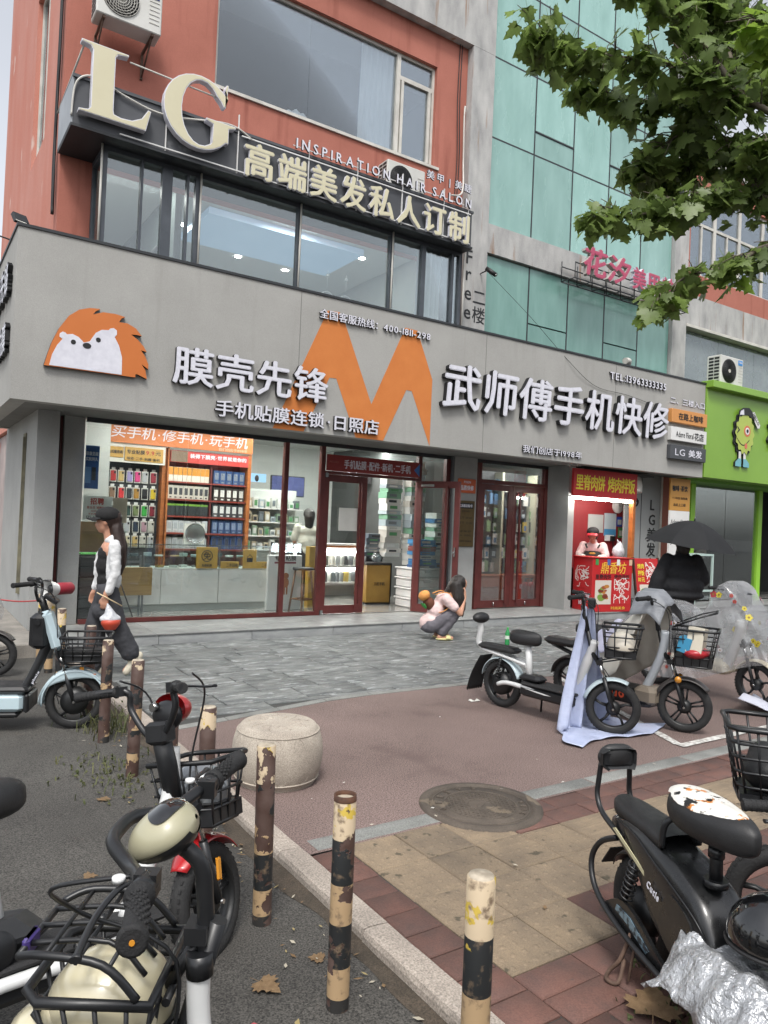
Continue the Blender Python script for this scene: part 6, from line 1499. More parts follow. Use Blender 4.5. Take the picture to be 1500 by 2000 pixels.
def helmet(label, loc, rotz, m, r=.13, tilt=0., band=None, word=None):
    t = thing('helmet', label, 'helmet', loc, rotz, lean=tilt)
    mb = MB(); mb.grid(lambda u, v: (r*1.12*cos(2*pi*u)*cos(v*pi/2), r*.95*sin(2*pi*u)*cos(v*pi/2), r*1.0*sin(v*pi/2)), 28, 10); 
    mb.grid(lambda u, v: (r*(1.12-.03*v)*cos(2*pi*u), r*(.95-.03*v)*sin(2*pi*u), -.025*v), 28, 2); mb.build('shell', m, t)
    MB().tube([(r*1.12*cos(a), r*.95*sin(a), -.025) for a in [2*pi*q/28 for q in range(28)]], .006, 6, closed=True).build('edge_trim', M['black'], t)
    MB().grid(lambda u, v: (r*(.9+.55*v)*cos(-.75+1.5*u)*1.12, r*(.9+.2*v)*sin(-.75+1.5*u), -.0+.03*sin(pi*u)*(1-v)-.012*v), 12, 4).build('visor', m, t, solid=.004)
    if word:
        for ob in letters(None, word, (-.05, -r*.95-.004, .03), .10, .03, depth=.003, mats=[M['lblack']]*2, name='lettering', joined=True): ob.parent = t
    return t
def saddle_mb(cx, cz, L, W, H_, S=I4, nose=.45, patch=False):
    mb = MB(S)
    def f(u, v):
        a = 2*pi*u; x = cos(a); y = sin(a); k = 1-(1-nose)*max(0, x*.5+.5)**1.5
        t_ = (v-.5)*pi; c = max(0, cos(t_))**.5
        z = sin(t_); zz = (abs(z)**.8)*(1 if z > 0 else -1)
        return (cx+L/2*x*c, W/2*y*k*c, cz+H_/2*zz+.012*(x*x)*(z > 0))
    if patch:                                    # ragged print worn into the top of the vinyl
        def g(u, v):
            e = .70+.09*mn.noise((cos(6.283*u)*2.2, sin(6.283*u)*2.2, 3))+.05*mn.noise((cos(6.283*u)*7, sin(6.283*u)*7, 9)); p = f(u, e+(1-e)*v); return (p[0]*1.0-.02, p[1], p[2]+.004)
        mb.grid(g, 72, 6); return mb
    mb.grid(f, 28, 14); return mb
def spring(t, p0, p1, S=I4, r=.022):
    p0, p1 = V(p0), V(p1); u, w = basis(p1-p0); pts = [p0.lerp(p1, k/60)+(u*cos(k*.75)+w*sin(k*.75))*r for k in range(61)]
    mb = MB(S).cyl(p0, p1, .009, n=8).tube(pts, .0048, 5); return mb.build('shock_absorber', M['blk'], t)
def bars(t, S, x, zc, half, rise=.10, sweep=.08, zg=None, m=None, levers=True, r=.0115):
    """U-bend handlebar: from the clamp up and out to the grips."""
    zg = zg if zg is not None else zc+rise
    P = [(x, -.0, zc), (x, -.05, zc), (x-.005, -.12, zc+rise*.55), (x-.02, -half+.16, zg), (x-sweep, -half, zg-.004)]
    full = catmull([(p[0], p[1], p[2]) for p in reversed(P)]+[(p[0], -p[1], p[2]) for p in P[1:]], 5)
    hb = MB(S).tube(full, r, 8).build('handlebar', m or M['blk'], t)
    for s in (-1, 1):
        a, b = V((x-.02-(sweep-.02)*.1, s*(half-.13), zg)), V((x-sweep, s*half, zg-.004))
        g = MB(S).tube([a, a.lerp(b, .06), a.lerp(b, .12), a.lerp(b, .9), a.lerp(b, .95), b], [.023, .023, .0165, .0175, .020, .018], 12)
        for k in range(7): 
            c = a.lerp(b, .2+.1*k); g.tube([c+V((0.0002, 0, 0)), c+(b-a)*.03], .0182, 10)
        g.build('grip', M['grip'], t)
        if levers:
            c = a+V((.0, -s*.02, 0)); MB(S).cbox(c, (.035, .03, .035)).tube(catmull([c+V((.02, 0, .0)), c+V((.055, s*.03, -.005)), c+V((.06, s*.10, -.012)), c+V((.05, s*.16, -.012))], 4), [.008]*12+[.010], 6, flat=.6).build('brake_lever', M['blk'], t)
        else: MB(S).cbox(a+V((0, -s*.03, 0)), (.04, .04, .04)).build('switch_box', M['blk'], t)
    return hb
def cables(t, S, pts_list, r=.0035):
    mb = MB(S)
    for p in pts_list: mb.tube(catmull(p, 6), r, 5)
    return mb.build('brake_cable', M['blk'], t)
def steer(hx, ang): return Mx.Translation((hx, 0, 0)) @ Mx.Rotation(R(ang), 4, 'Z') @ Mx.Translation((-hx, 0, 0))
def place(name, label, F, head, wb=1.08, z=0., lean=0.):
    """Scooter root at the rear wheel's contact point, +x forward; F = ground point under the front axle, head = compass heading."""
    a = R(90-head); hd = V((cos(a), sin(a), 0)); p = V((F[0], F[1], z))-hd*wb
    return thing(name, label, 'scooter', p, a, lean=R(lean))
def front_end(t, S, wb, style, leg=.052, chrome=True, ztop=.62, hx=None):
    hx = hx if hx is not None else wb-.16
    fk = MB(S)
    for s in (-1, 1): fk.tube([(wb, s*leg, RW), (wb-.035, s*leg, RW+.10), (wb-.075, s*leg, RW+.235)], .017, 8)
    fk.cbox((wb-.115, 0, RW+.355), (.05, .14, .035), (0, R(-18), 0)); f = fk.build('fork', M['blk'], t)
    if chrome:
        for s in (-1, 1): MB(S).cyl((wb-.072, s*leg, RW+.22), (wb-.112, s*leg, RW+.35), .0125, n=8).build('fork_tube', M['steel'], f)
        pass
    MB(S).tube([(wb-.115, 0, RW+.34), (hx-.01, 0, ztop), (hx-.065, 0, ztop+.22)], [.022, .019, .017], 10).build('steering_column', M['blk'], t)
    wheel(t, 'front_wheel', wb, S, style)
def decal(t, text, o, ux, uz, out, w_, h_, m, bold=.02):
    for ob in letters(None, text, o, w_, h_, ux=ux, uz=uz, out=out, depth=.002, mats=[m]*2, bold=bold, name='lettering', joined=True): ob.parent = t
# ---------------------------------------------------------------- white scooter in the bay
wb = 1.08
t = place('electric_scooter', 'white framed scooter with a mud flap and a square black basket, parked in the bay', (4.685, 3.80), 173, wb)
S = steer(wb-.16, 32)
front_end(t, S, wb, 0); wheel(t, 'rear_wheel', 0, I4, 3)
M['paleblue'] = mat('pale_fender', 'b3c2c6', 'a6b5ba', rough=.35, sc=3, coat=.3)
fender(t, 'front_fender', wb, R(62), R(165), M['paleblue'], S); fender(t, 'rear_fender', 0, R(20), R(168), M['paleblue'])
MB().tube(catmull([(wb-.155, 0, .72), (wb-.20, 0, .60), (wb-.27, 0, .42), (wb-.33, 0, .27)], 5), [.034]*6+[.040]*10, 12).build('frame_tube', M['swhite'], t)
mb = MB(); mb.tube(catmull([(wb-.30, .05, .27), (.6, .08, .225), (.3, .08, .24), (.1, .07, .24), (0, .065, RW)], 4), .020, 8, flat=1.).tube(catmull([(wb-.30, -.05, .27), (.6, -.08, .225), (.3, -.08, .24), (.1, -.07, .24), (0, -.065, RW)], 4), .020, 8); mb.build('lower_frame', M['swhite'], t)
MB().rbox(.26, -.10, .17, .80, .10, .262, .02).build('battery_box', M['blk'], t); MB().rbox(.28, -.11, .263, .82, .11, .285, .01).build('footboard', M['deckrub'], t); MB().rbox(.22, -.075, .285, .44, .075, .345, .025).build('rear_hump', M['blk'], t)
MB().tube([(.30, 0, .27), (.27, 0, .58)], .028, 12).build('seat_post', M['swhite'], t)
saddle_mb(.24, .64, .33, .21, .115).build('saddle', M['seat'], t)
mb = MB(); mb.tube(catmull([(.28, .04, .42), (.1, .05, .45), (-.12, .05, .475), (-.24, .04, .49)], 4), .014, 8).tube(catmull([(.28, -.04, .42), (.1, -.05, .45), (-.12, -.05, .475), (-.24, -.04, .49)], 4), .014, 8).tube([(.28, .03, .40), (.02, .05, .47)], .012, 6).tube([(.28, -.03, .40), (.02, -.05, .47)], .012, 6); mb.build('seat_rail', M['swhite'], t)
MB().rbox(-.26, -.075, .49, .16, .075, .54, .022).build('rear_pad', M['seat'], t)
MB().tube(catmull([(-.24, 0, .49), (-.30, 0, .53), (-.285, 0, .63), (-.29, 0, .72)], 4), [.02]*13, 8, flat=1.6).build('backrest_arm', M['swhite'], t)
MB().ell((-.285, 0, .755), (.055, .10, .05), Mx.Rotation(.3, 3, 'Y')).build('backrest', M['seat'], t)
for s in (-1, 1): spring(t, (0, s*.075, .25), (.02, s*.06, .44))
mb = MB(); mb.grid(lambda u, v: (-.20-.13*v-.02*sin(v*3), (.085+.02*v)*(2*u-1), .43-.32*v-(.02*abs(sin(u*22)) if v > .95 else 0)), 20, 10); mb.build('mud_flap', M['grip'], t, solid=.004)
MB().tube([(.36, .1, .19), (.30, .17, .0)], .009, 6).build('kickstand', M['blk'], t)
MB(S).tube([(wb-.22, 0, .80), (wb-.245, 0, .92), (wb-.26, 0, 1.0)], [.024, .020, .018], 10).build('stem', M['blk'], t)
bars(t, S, wb-.25, .98, .29, rise=.10, sweep=.10)
cables(t, S, [[(wb-.25, -.14, 1.05), (wb-.17, -.10, .98), (wb-.15, -.04, .82), (wb-.13, -.03, .6)], [(wb-.25, .14, 1.05), (wb-.15, .10, 1.0), (wb-.14, .05, .8), (wb-.13, .03, .55)], [(wb-.12, .06, .55), (wb-.02, .09, .40), (wb+.0, .07, .25)]])
MB(S).rbox(wb-.22, -.05, .98, wb-.16, .05, 1.06, .012).build('display', M['blk'], t)
basket(t, wb-.10, wb+.20, .10, .13, .62, .86, S, 3, 3, r=.006, solidbase=.05)
MB(S).tube([(wb-.13, .05, .56), (wb+.02, .07, .60), (wb+.12, .07, .62)], .006, 6).tube([(wb-.13, -.05, .56), (wb+.02, -.07, .60), (wb+.12, -.07, .62)], .006, 6).build('basket_stay', M['blk'], t)
decal(t, 'YADEA', (.62, -.1015, .19), (1, 0, 0), (0, 0, 1), (0, -1, 0), .14, .03, M['lwhite']) if False else None
hm = helmet('cream helmet lying in the square basket of the white scooter', (4.80, 3.80, .70), 1.2, mat('cream_shell', 'c9c2b4', 'beb6a7', rough=.25, coat=.6), .115)
# pale blue rain cape trailing over it
M['cape'] = mat('blue_cape', 'aeb6ce', 'a3acc6', rough=.5, sc=8, bump=.5, bsc=14, bdist=.02)
def cloth(name, label, cat, fn, nu, nv, m, th=.004):
    return tag(MB().grid(fn, nu, nv).build(name, m, solid=th), label, cat)
def cape(u, v):
    # u across, v from the handlebar down to the ground then out along it
    top = V((4.66, 4.04, .98)); 
    if v < .68:
        k = v/.68; w_ = .09+.34*k; c = top.lerp(V((4.70, 4.10, .03)), k)
        return (c.x+w_*(u-.5)*1.5+.02*sin(u*17+k*4)*k, c.y-.02+.045*sin(u*21+k*3)*(.3+k)+.10*k*(u-.5), c.z*(1-.0)+.015*sin(u*13))
    k = (v-.68)/.32; w_ = .48+.30*k; c = V((4.70, 4.08, .018)).lerp(V((4.78, 3.72, .010)), k)
    return (c.x+w_*(u-.5)*1.5+.05*sin(v*20), c.y+.06*sin(u*7)+.10*(u-.5), .012+.012*abs(sin(u*14+v*9)))
cloth('rain_cape', 'pale blue rain cape hanging from the white scooter and spread on the ground', 'rain cape', cape, 40, 40, M['cape'])
# ---------------------------------------------------------------- grey brown scooter beside it
t = place('electric_scooter', 'dark scooter with a silver tube and a full black basket, draped with a beige cover', (5.31, 3.60), 176, wb)
S = steer(wb-.16, 26)
front_end(t, S, wb, 1); wheel(t, 'rear_wheel', 0, I4, 1)
M['bronze'] = mat('dark_fender', '3c3836', '353130', rough=.45, sc=4); M['taupe'] = mat('taupe_plastic', '7a7064', '6e6559', rough=.5, sc=3)
fender(t, 'front_fender', wb, R(40), R(172), M['bronze'], S, w_=.065); fender(t, 'rear_fender', 0, R(20), R(170), M['bronze'], w_=.065)
MB().tube(catmull([(wb-.165, 0, .80), (wb-.19, 0, .62), (wb-.27, 0, .42), (wb-.34, 0, .28)], 5), [.036]*16, 12).build('frame_tube', mat('silver_tube', 'aeb4ba', rough=.3, coat=.4), t)
MB().rbox(.30, -.12, .16, .86, .12, .30, .03).build('battery_box', M['blk'], t); MB().rbox(.70, -.125, .18, .90, .125, .33, .035).build('side_panel', M['taupe'], t)
for s in (-1, 1): decal(t, 'SUO', (.62, -.1215, .215) if s < 0 else (.5, .1215, .215), (s*-1, 0, 0), (0, 0, 1), (0, s, 0), .17, .05, cmat('b8472c'), .03) if False else None
decal(t, 'suo', (.68, .1215, .20), (-1, 0, 0), (0, 0, 1), (0, 1, 0), .17, .06, cmat('c04a2c'), .04)
decal(t, 'suo', (.46, -.1215, .20), (1, 0, 0), (0, 0, 1), (0, -1, 0), .17, .06, cmat('c04a2c'), .04)
MB().tube([(.30, 0, .27), (.24, 0, .64)], .026, 12).build('seat_post', M['blk'], t); saddle_mb(.20, .70, .34, .22, .11).build('saddle', M['seat'], t); MB().rbox(-.30, -.09, .52, .06, .09, .59, .03).build('rear_pad', M['seat'], t)
mb = MB(); mb.tube(catmull([(.3, .07, .26), (.12, .09, .30), (0, .075, RW)], 4), .02, 8).tube(catmull([(.3, -.07, .26), (.12, -.09, .30), (0, -.075, RW)], 4), .02, 8).tube([(.22, 0, .4), (-.25, 0, .52)], .02, 8); mb.build('lower_frame', M['blk'], t)
MB(S).tube([(wb-.22, 0, .80), (wb-.25, 0, 1.0)], .02, 10).build('stem', M['blk'], t); bars(t, S, wb-.26, .98, .29, rise=.09, sweep=.10)
cables(t, S, [[(wb-.25, -.14, 1.05), (wb-.14, -.10, .95), (wb-.13, -.03, .6)], [(wb-.25, .14, 1.05), (wb-.12, .08, .9), (wb-.13, .03, .55)]])
MB(S).lathe([(.001, -.012), (.026, -.010), (.026, 0)], 16, (wb-.05, -.076, .43), 'y').build('reflector', M['amber'], t); MB(S).lathe([(.001, .012), (.026, .010), (.026, 0)], 16, (wb-.05, .076, .43), 'y').build('reflector', M['amber'], t)
basket(t, wb-.10, wb+.24, .11, .15, .55, .84, S, 4, 4, r=.0055, solidbase=.09)
MB(S).tube([(wb-.09, -.15, .86), (wb+.10, -.16, .95), (wb+.22, -.13, .99)], .006, 6).tube([(wb-.09, .15, .86), (wb+.10, .16, .95), (wb+.22, .13, .99)], .006, 6).tube([(wb+.22, -.13, .99), (wb+.22, .13, .99)], .006, 6).tube([(wb+.06, -.16, .93), (wb+.06, .16, .93)], .005, 6).tube([(wb-.08, 0, .86), (wb+.22, 0, .99)], .005, 6).build('basket_lid', M['blk'], t)
gb_ = thing('parcel', 'white and blue packets and a red bag filling the black basket', 'parcel', t.matrix_basis @ V((0, 0, 0)) if False else (5.36, 3.52, .66))
mb = MB(); mb.cbox((0, .0, .10), (.16, .12, .20), (0.1, .1, .4)); mb.build('packet', cmat('c6bfae'), gb_); MB().cbox((-.06, .05, .06), (.10, .10, .12), (.2, 0, .2)).build('packet', cmat('3f8fb5'), gb_); blob('red_bag', MB().ell((0, 0, .0), (.12, .10, .05)).ell((.05, .05, .01), (.06, .06, .05)), cmat('a3262e', .3), gb_, .012, 2)
# beige half cover over its bars
M['beige'] = mat('beige_cover', 'd2cec3', 'c6c2b7', rough=.7, sc=5, bump=.4, bsc=10, bdist=.02); M['silvercloth'] = mat('grey_reflective', '8a8d92', '7c7f84', rough=.5, sc=6, bump=.4, bsc=16, bdist=.02)
cv = thing('scooter_cover', 'beige cover with a grey hood draped over the bars of the dark scooter', 'cover', t.location, t.rotation_euler.z)
def half_cover(u, v):
    # v: 0 at the bar front/top, 1 at the rear hem; u across
    x = .86-.02*v-.62*v**1.15; zt = 1.10-.10*v-.62*max(0, v-.12)**1.1; s = 2*u-1
    w_ = .20+.10*sin(min(1, v*1.6)*pi*.5); 
    dz = (abs(s)**1.8)*(.20+.42*(1-v)*min(1, v*3)+.10*v)
    return (x-.03*abs(s)+.02*sin(s*9+v*7), s*w_+.012*sin(v*23), max(.16, zt-dz+.018*sin(s*11+v*5)))
MB().grid(half_cover, 40, 36).build('drape', M['beige'], cv, solid=.004)
def hood(u, v):
    s = 2*u-1; x = .70+.27*v; z = 1.13-.05*s*s-.12*abs(s)**3-.16*max(0, v-.6)**1.2*2+.01*sin(s*10)
    return (x, s*(.21-.03*v), z-.05*(1-v)*abs(s))
MB().grid(hood, 24, 12).build('hood', M['silvercloth'], cv, solid=.004)
def flap(u, v): return (.62-.26*v-.05*u, -.16-.10*u-.03*sin(v*6), .86-.22*u-.16*v+.03*sin(v*9+u*3))
MB().grid(flap, 10, 14).build('loose_flap', mat('cover_lining', 'b9b9cc', 'adadc4', rough=.4, sc=5, bump=.5, bsc=14, bdist=.02), cv, solid=.004)
# ---------------------------------------------------------------- scooter under a clear flowered cover
t = place('electric_scooter', 'cream scooter wrapped in a clear rain cover printed with flowers at the right edge', (6.85, 3.86), 178, wb)
S = I4; front_end(t, S, wb, 0); wheel(t, 'rear_wheel', 0, I4, 0)
M['creambody'] = mat('cream_body', 'c6bda5', 'bdb39b', rough=.35, coat=.3, sc=2)
fender(t, 'front_fender', wb, R(40), R(160), M['creambody'], S); fender(t, 'rear_fender', 0, R(20), R(170), M['creambody'])
MB().tube(catmull([(wb-.16, 0, .80), (wb-.2, 0, .6), (wb-.33, 0, .27)], 5), .05, 12).build('frame_tube', M['swhite'], t); MB().rbox(.16, -.11, .25, .82, .11, .37, .03).build('side_body', M['creambody'], t)
decal(t, 'NIU', (.50, -.112, .28), (1, 0, 0), (0, 0, 1), (0, -1, 0), .14, .055, M['lblack'], .03)
decal(t, 'NIU', (.66, .112, .28), (-1, 0, 0), (0, 0, 1), (0, 1, 0), .14, .055, M['lblack'], .03)
saddle_mb(.12, .74, .52, .25, .12).build('saddle', M['seat'], t); MB().tube([(.2, 0, .3), (.15, 0, .7)], .05, 10).build('seat_post', M['blk'], t); bars(t, S, wb-.26, 1.0, .30); MB().rbox(wb-.20, -.08, .92, wb-.10, .08, 1.08, .03).build('headlight', M['blk'], t)
def filmmat():
    m = bpy.data.materials.new('clear_plastic_film'); m.use_nodes = True; q = m.node_tree; q.nodes.clear(); o = ND(q, 'ShaderNodeOutputMaterial')
    tr = ND(q, 'ShaderNodeBsdfTransparent'); d = ND(q, 'ShaderNodeBsdfDiffuse'); tl_ = ND(q, 'ShaderNodeBsdfTranslucent'); g = ND(q, 'ShaderNodeBsdfGlossy'); g.inputs['Roughness'].default_value = .18
    d.inputs[0].default_value = (.62, .63, .64, 1); tl_.inputs[0].default_value = (.6, .6, .61, 1); tr.inputs[0].default_value = (.95, .95, .96, 1)
    vec = coords(q, (1, 1, 1)); bn = ND(q, 'ShaderNodeBump'); bn.inputs['Strength'].default_value = .45; bn.inputs['Distance'].default_value = .015; q.links.new(noise(q, vec, 8, 2), bn.inputs['Height'])
    for s_ in (d, g): q.links.new(bn.outputs[0], s_.inputs['Normal'])
    m1 = ND(q, 'ShaderNodeMixShader'); m1.inputs[0].default_value = .4; q.links.new(d.outputs[0], m1.inputs[1]); q.links.new(tl_.outputs[0], m1.inputs[2])
    m2 = ND(q, 'ShaderNodeMixShader'); q.links.new(ramp(q, noise(q, vec, 2.2, 4), .3, .75, .16, .52), m2.inputs[0]); q.links.new(tr.outputs[0], m2.inputs[1]); q.links.new(m1.outputs[0], m2.inputs[2])
    m3 = ND(q, 'ShaderNodeMixShader'); m3.inputs[0].default_value = .10; q.links.new(m2.outputs[0], m3.inputs[1]); q.links.new(g.outputs[0], m3.inputs[2]); q.links.new(m3.outputs[0], o.inputs[0]); return m
M['filmc'] = filmmat()
def rain_cover(label, loc, rz, prof, flowers=True, seed=1):
    """prof: (x, top z, half width, hem z) sections along the scooter."""
    cv = thing('rain_cover', label, 'rain cover', loc, rz); n = len(prof)
    X = catmull([(p[0], p[1], p[2]) for p in prof], 5); Hm = catmull([(p[0], p[3], 0) for p in prof], 5); N = len(X)-1
    def pt(u, v):
        i = min(N, max(0, v*N)); a = int(min(N-1, i)); f = i-a; p = X[a].lerp(X[a+1], f); hem = Hm[a].lerp(Hm[a+1], f).y
        s = 2*u-1; e = abs(s); sg = 1 if s > 0 else -1
        w_ = p.z; y = sg*w_*min(1, (e/.45)**.8) if e < .45 else sg*(w_+.05*(e-.45)); z = p.y-.05*(e/.45)**3 if e < .45 else p.y-.05-(p.y-.05-hem)*((e-.45)/.55)
        nz = mn.noise((p.x*5+seed, s*4, z*5))
        fo = mn.noise((p.x*13+z*5, seed, z*1.5)); return (p.x+.02*nz, y*(1+.08*nz)+sg*.035*e*fo, z+.012*mn.noise((p.x*7, s*5, seed)))
    MB().grid(pt, 48, N*2).build('film', M['filmc'], cv)
    if flowers:
        r = random.Random(seed); mb = MB()
        for k in range(46):
            u, v = r.choice((r.uniform(.03, .3), r.uniform(.7, .97))), r.uniform(.05, .95); c = V(pt(u, v)); du = V(pt(u+.01, v))-c; dv = V(pt(u, v+.01))-c
            nn = du.cross(dv).normalized(); nn = nn if nn.y*(u-.5) > 0 else -nn; du = du.normalized(); dv = nn.cross(du); sz = r.uniform(.020, .038); col = k % 4
            c = c+nn*.007
            for q in range(5):
                a = 2*pi*q/5; pc = c+(du*cos(a)+dv*sin(a))*sz*.55
                mb.add([pc+(du*cos(b)+dv*sin(b))*sz*.42+nn*.0003*q for b in [2*pi*j/7 for j in range(7)]], [tuple(range(7))], col)
            mb.add([c+nn*.003+(du*cos(b)+dv*sin(b))*sz*.3 for b in [2*pi*j/7 for j in range(7)]], [tuple(range(7))], 4)
        tag(mb.build('flower_print', [cmat('a8323a'), cmat('c9b93a'), cmat('c0a0aa'), cmat('c4c0c4'), cmat('8a6a2a')], cv, fix=False), kind='stuff')
    return cv
rain_cover('clear rain cover with red and yellow printed flowers over the cream scooter', t.location, t.rotation_euler.z, [(-.42, .55, .16, .30), (-.1, .86, .24, .22), (.2, .90, .28, .16), (.42, .80, .28, .16), (.62, .84, .26, .20), (.78, 1.14, .24, .26), (.92, 1.12, .24, .32), (1.10, .86, .17, .40), (1.24, .64, .12, .42)], seed=3)
# ---------------------------------------------------------------- pale blue scooter on the road at left
ZR = -.05
t = place('electric_scooter', 'pale blue and black scooter with a wide black basket on the road at left', (1.17, 5.87), 112, wb, ZR)
S = steer(wb-.16, 3); M['ice'] = mat('ice_blue', 'b9cbd1', 'b0c3ca', rough=.35, coat=.4, sc=2)
front_end(t, S, wb, 3); wheel(t, 'rear_wheel', 0, I4, 3)
fender(t, 'front_fender', wb, R(28), R(188), M['ice'], S, w_=.07, off=.034)
for s_ in (-1, 1): MB(S).grid(lambda u, v: (wb+(.243-.075*v*sin(pi*min(1, u*1.15)))*cos(R(38)+R(145)*u), s_*(.066-.004*v), RW+(.243-.075*v*sin(pi*min(1, u*1.15)))*sin(R(38)+R(145)*u)), 20, 4).build('fender_side', M['ice'], t, solid=.004)
MB(S).rbox(wb+.03, -.064, .40, wb+.06, -.060, .47, .001).build('reflector', M['amber'], t)
MB(S).add([(wb+.105, -.0645, .42), (wb+.15, -.0635, .42), (wb+.13, -.0635, .39)], [(0, 1, 2)]).build('triangle_sticker', cmat('c98a6a'), t)
MB().tube(catmull([(wb-.19, 0, .72), (wb-.22, 0, .60), (wb-.30, 0, .40), (wb-.36, 0, .28)], 5), .036, 12).build('frame_tube', M['blk'], t)
decal(t, 'phnix', (wb-.285, -.038, .34), (.45, 0, .9), (-.9, 0, .45), (0, -1, 0), .10, .022, M['lwhite'], .02)
MB().rbox(-.05, -.13, .155, wb-.33, .13, .285, .025).build('battery_box', M['ice'], t); MB().rbox(-.05, -.135, .287, wb-.30, .135, .335, .018).build('footboard', M['blk'], t); MB().rbox(-.04, -.12, .11, wb-.36, .12, .152, .015).build('belly_pan', M['blk'], t); MB().rbox(wb-.33, -.13, .15, wb-.29, .13, .285, .012).build('front_cap', M['blk'], t)
MB().rbox(.2, -.142, .235, .55, -.131, .255, .004).build('carry_handle', M['blk'], t); MB().add([(.30, -.1315, .22), (.42, -.1315, .22), (.36, -.1315, .165)], [(0, 1, 2)]).build('triangle_sticker', cmat('9fb04a'), t)
mb = MB(S); mb.rbox(wb-.33, -.075, .60, wb-.20, .075, .86, .03); mb.v = [V((v.x+(.86-v.z)*.36*1, v.y, v.z)) if False else v for v in mb.v]; mb.build('front_box', M['blk'], t)
MB(S @ Mx.Translation((wb-.21, 0, .72)) @ Mx.Rotation(R(-18), 4, 'Y')).rbox(-.0, -.085, -.15, .07, .085, .16, .03).build('front_panel', M['ice'], t)
MB(S).cyl((wb-.27, -.076, .80), (wb-.27, -.086, .80), .02, n=14).build('hook', M['blk'], t)
MB(S).tube([(wb-.22, 0, .84), (wb-.27, 0, .98)], .026, 10).build('stem', M['blk'], t); bars(t, S, wb-.28, .96, .27, rise=.13, sweep=.13)
MB(S @ Mx.Translation((wb-.20, 0, .97)) @ Mx.Rotation(R(35), 4, 'Y')).rbox(-.05, -.06, -.015, .06, .06, .02, .01).build('display', M['blk'], t)
basket(t, wb-.10, wb+.24, .12, .17, .52, .70, S, 4, 4, r=.005, solidbase=.07)
MB(S).tube(catmull([(wb-.14, .08, .62), (wb-.08, .09, .50), (wb+.18, .08, .505)], 4), .008, 6).tube(catmull([(wb-.14, -.08, .62), (wb-.08, -.09, .50), (wb+.18, -.08, .505)], 4), .008, 6).build('basket_stay', M['blk'], t)
cables(t, S, [[(wb-.28, -.14, 1.07), (wb-.16, -.10, .98), (wb-.13, -.05, .6)], [(wb-.13, -.04, .5), (wb-.14, -.06, .35), (wb-.10, -.07, .2)]])
saddle_mb(.16, .76, .40, .24, .11).build('saddle', M['seat'], t); MB().tube([(.2, 0, .3), (.18, 0, .72)], .03, 10).build('seat_post', M['blk'], t)
mp = thing('megaphone', 'small white and red megaphone beyond the handlebar of the pale blue scooter', 'megaphone', (1.24, 7.75, .80), R(25))
MB().lathe([(.10, .0), (.095, .012), (.05, .12), (.042, .20), (.042, .235)], 20, (0, 0, 0), 'x').build('horn', M['swhite'], mp); MB().lathe([(.05, .10), (.06, .12), (.06, .26), (.045, .28), (.001, .285)], 18, (0, 0, 0), 'x').build('rear_cap', cmat('8c2330'), mp); MB().lathe([(.001, .03), (.04, .03), (.045, .06), (.03, .10)], 14, (0, 0, 0), 'x').build('driver', M['blk'], mp)
# ---------------------------------------------------------------- scooter under a flowered cover at the far left
t = place('electric_scooter', 'dark scooter at the far left edge under a printed plastic cover', (.83, 7.95), 112, wb, ZR)
S = steer(wb-.16, 0); front_end(t, S, wb, 1); wheel(t, 'rear_wheel', 0, I4, 1); fender(t, 'front_fender', wb, R(38), R(165), M['bronze'], S)
MB().rbox(.1, -.12, .16, .8, .12, .32, .03).build('battery_box', M['blk'], t); MB().tube([(wb-.16, 0, .75), (wb-.34, 0, .28)], .036, 10).build('frame_tube', M['blk'], t); saddle_mb(.16, .76, .40, .24, .11).build('saddle', M['seat'], t); bars(t, S, wb-.28, .96, .27)
MB().rbox(wb-.30, -.14, .62, wb-.06, .14, .92, .04).build('front_bag', mat('grey_bag', '5b6066', '4e5359', rough=.6, sc=8), t)
rain_cover('plastic cover with yellow flowers over the scooter at the far left edge', t.location, t.rotation_euler.z, [(-.3, .7, .15, .4), (0, .85, .18, .35), (.4, .8, .2, .35), (.7, 1.12, .22, .4), (.92, 1.05, .2, .48), (1.1, .72, .14, .52)], seed=8)
# ---------------------------------------------------------------- red fendered scooter on the road
t = place('electric_scooter', 'black and white scooter with a red front fender and red headlight beside the kerb', (1.075, 2.56), 80, wb, ZR, lean=-13)
HX = wb-.16
S = steer(HX, 27); M['scred'] = mat('scooter_red', 'a81f24', '9c1b20', rough=.3, coat=.5, sc=3)
front_end(t, S, wb, 1); wheel(t, 'rear_wheel', 0, I4, 1)
fender(t, 'front_fender', wb, R(42), R(138), M['scred'], S, w_=.05, off=.03)
MB(S).rbox(wb-.03, -.078, .29, wb+.0, -.066, .37, .006).build('reflector', M['amber'], t)
MB().tube(catmull([(HX, 0, .80), (HX-.02, 0, .62), (HX-.12, 0, .42), (HX-.2, 0, .27)], 5), [.032]*16, 12).build('frame_tube', M['swhite'], t)
mb = MB(); mb.tube(catmull([(HX-.17, .06, .29), (.6, .11, .235), (.3, .11, .24), (.0, .08, RW)], 4), .021, 8).tube(catmull([(HX-.17, -.06, .29), (.6, -.11, .235), (.3, -.11, .24), (.0, -.08, RW)], 4), .021, 8); mb.build('lower_frame', M['swhite'], t)
MB().rbox(.26, -.10, .17, .80, .10, .262, .02).build('battery_box', M['blk'], t); MB().rbox(.28, -.12, .263, .82, .12, .285, .01).build('footboard', M['deckrub'], t); MB().rbox(.12, -.10, .285, .45, .10, .40, .05).build('rear_hump', M['blk'], t)
MB().lathe([(.001, -.012), (.05, -.012), (.06, 0)], 20, (.28, -.102, .33), 'y').build('knob', M['blk'], t)
MB().tube([(.5, -.13, .28), (.55, -.20, .35)], .010, 8).ell((.555, -.205, .355), .018, None, 8, 6).build('foot_peg', M['blk'], t)
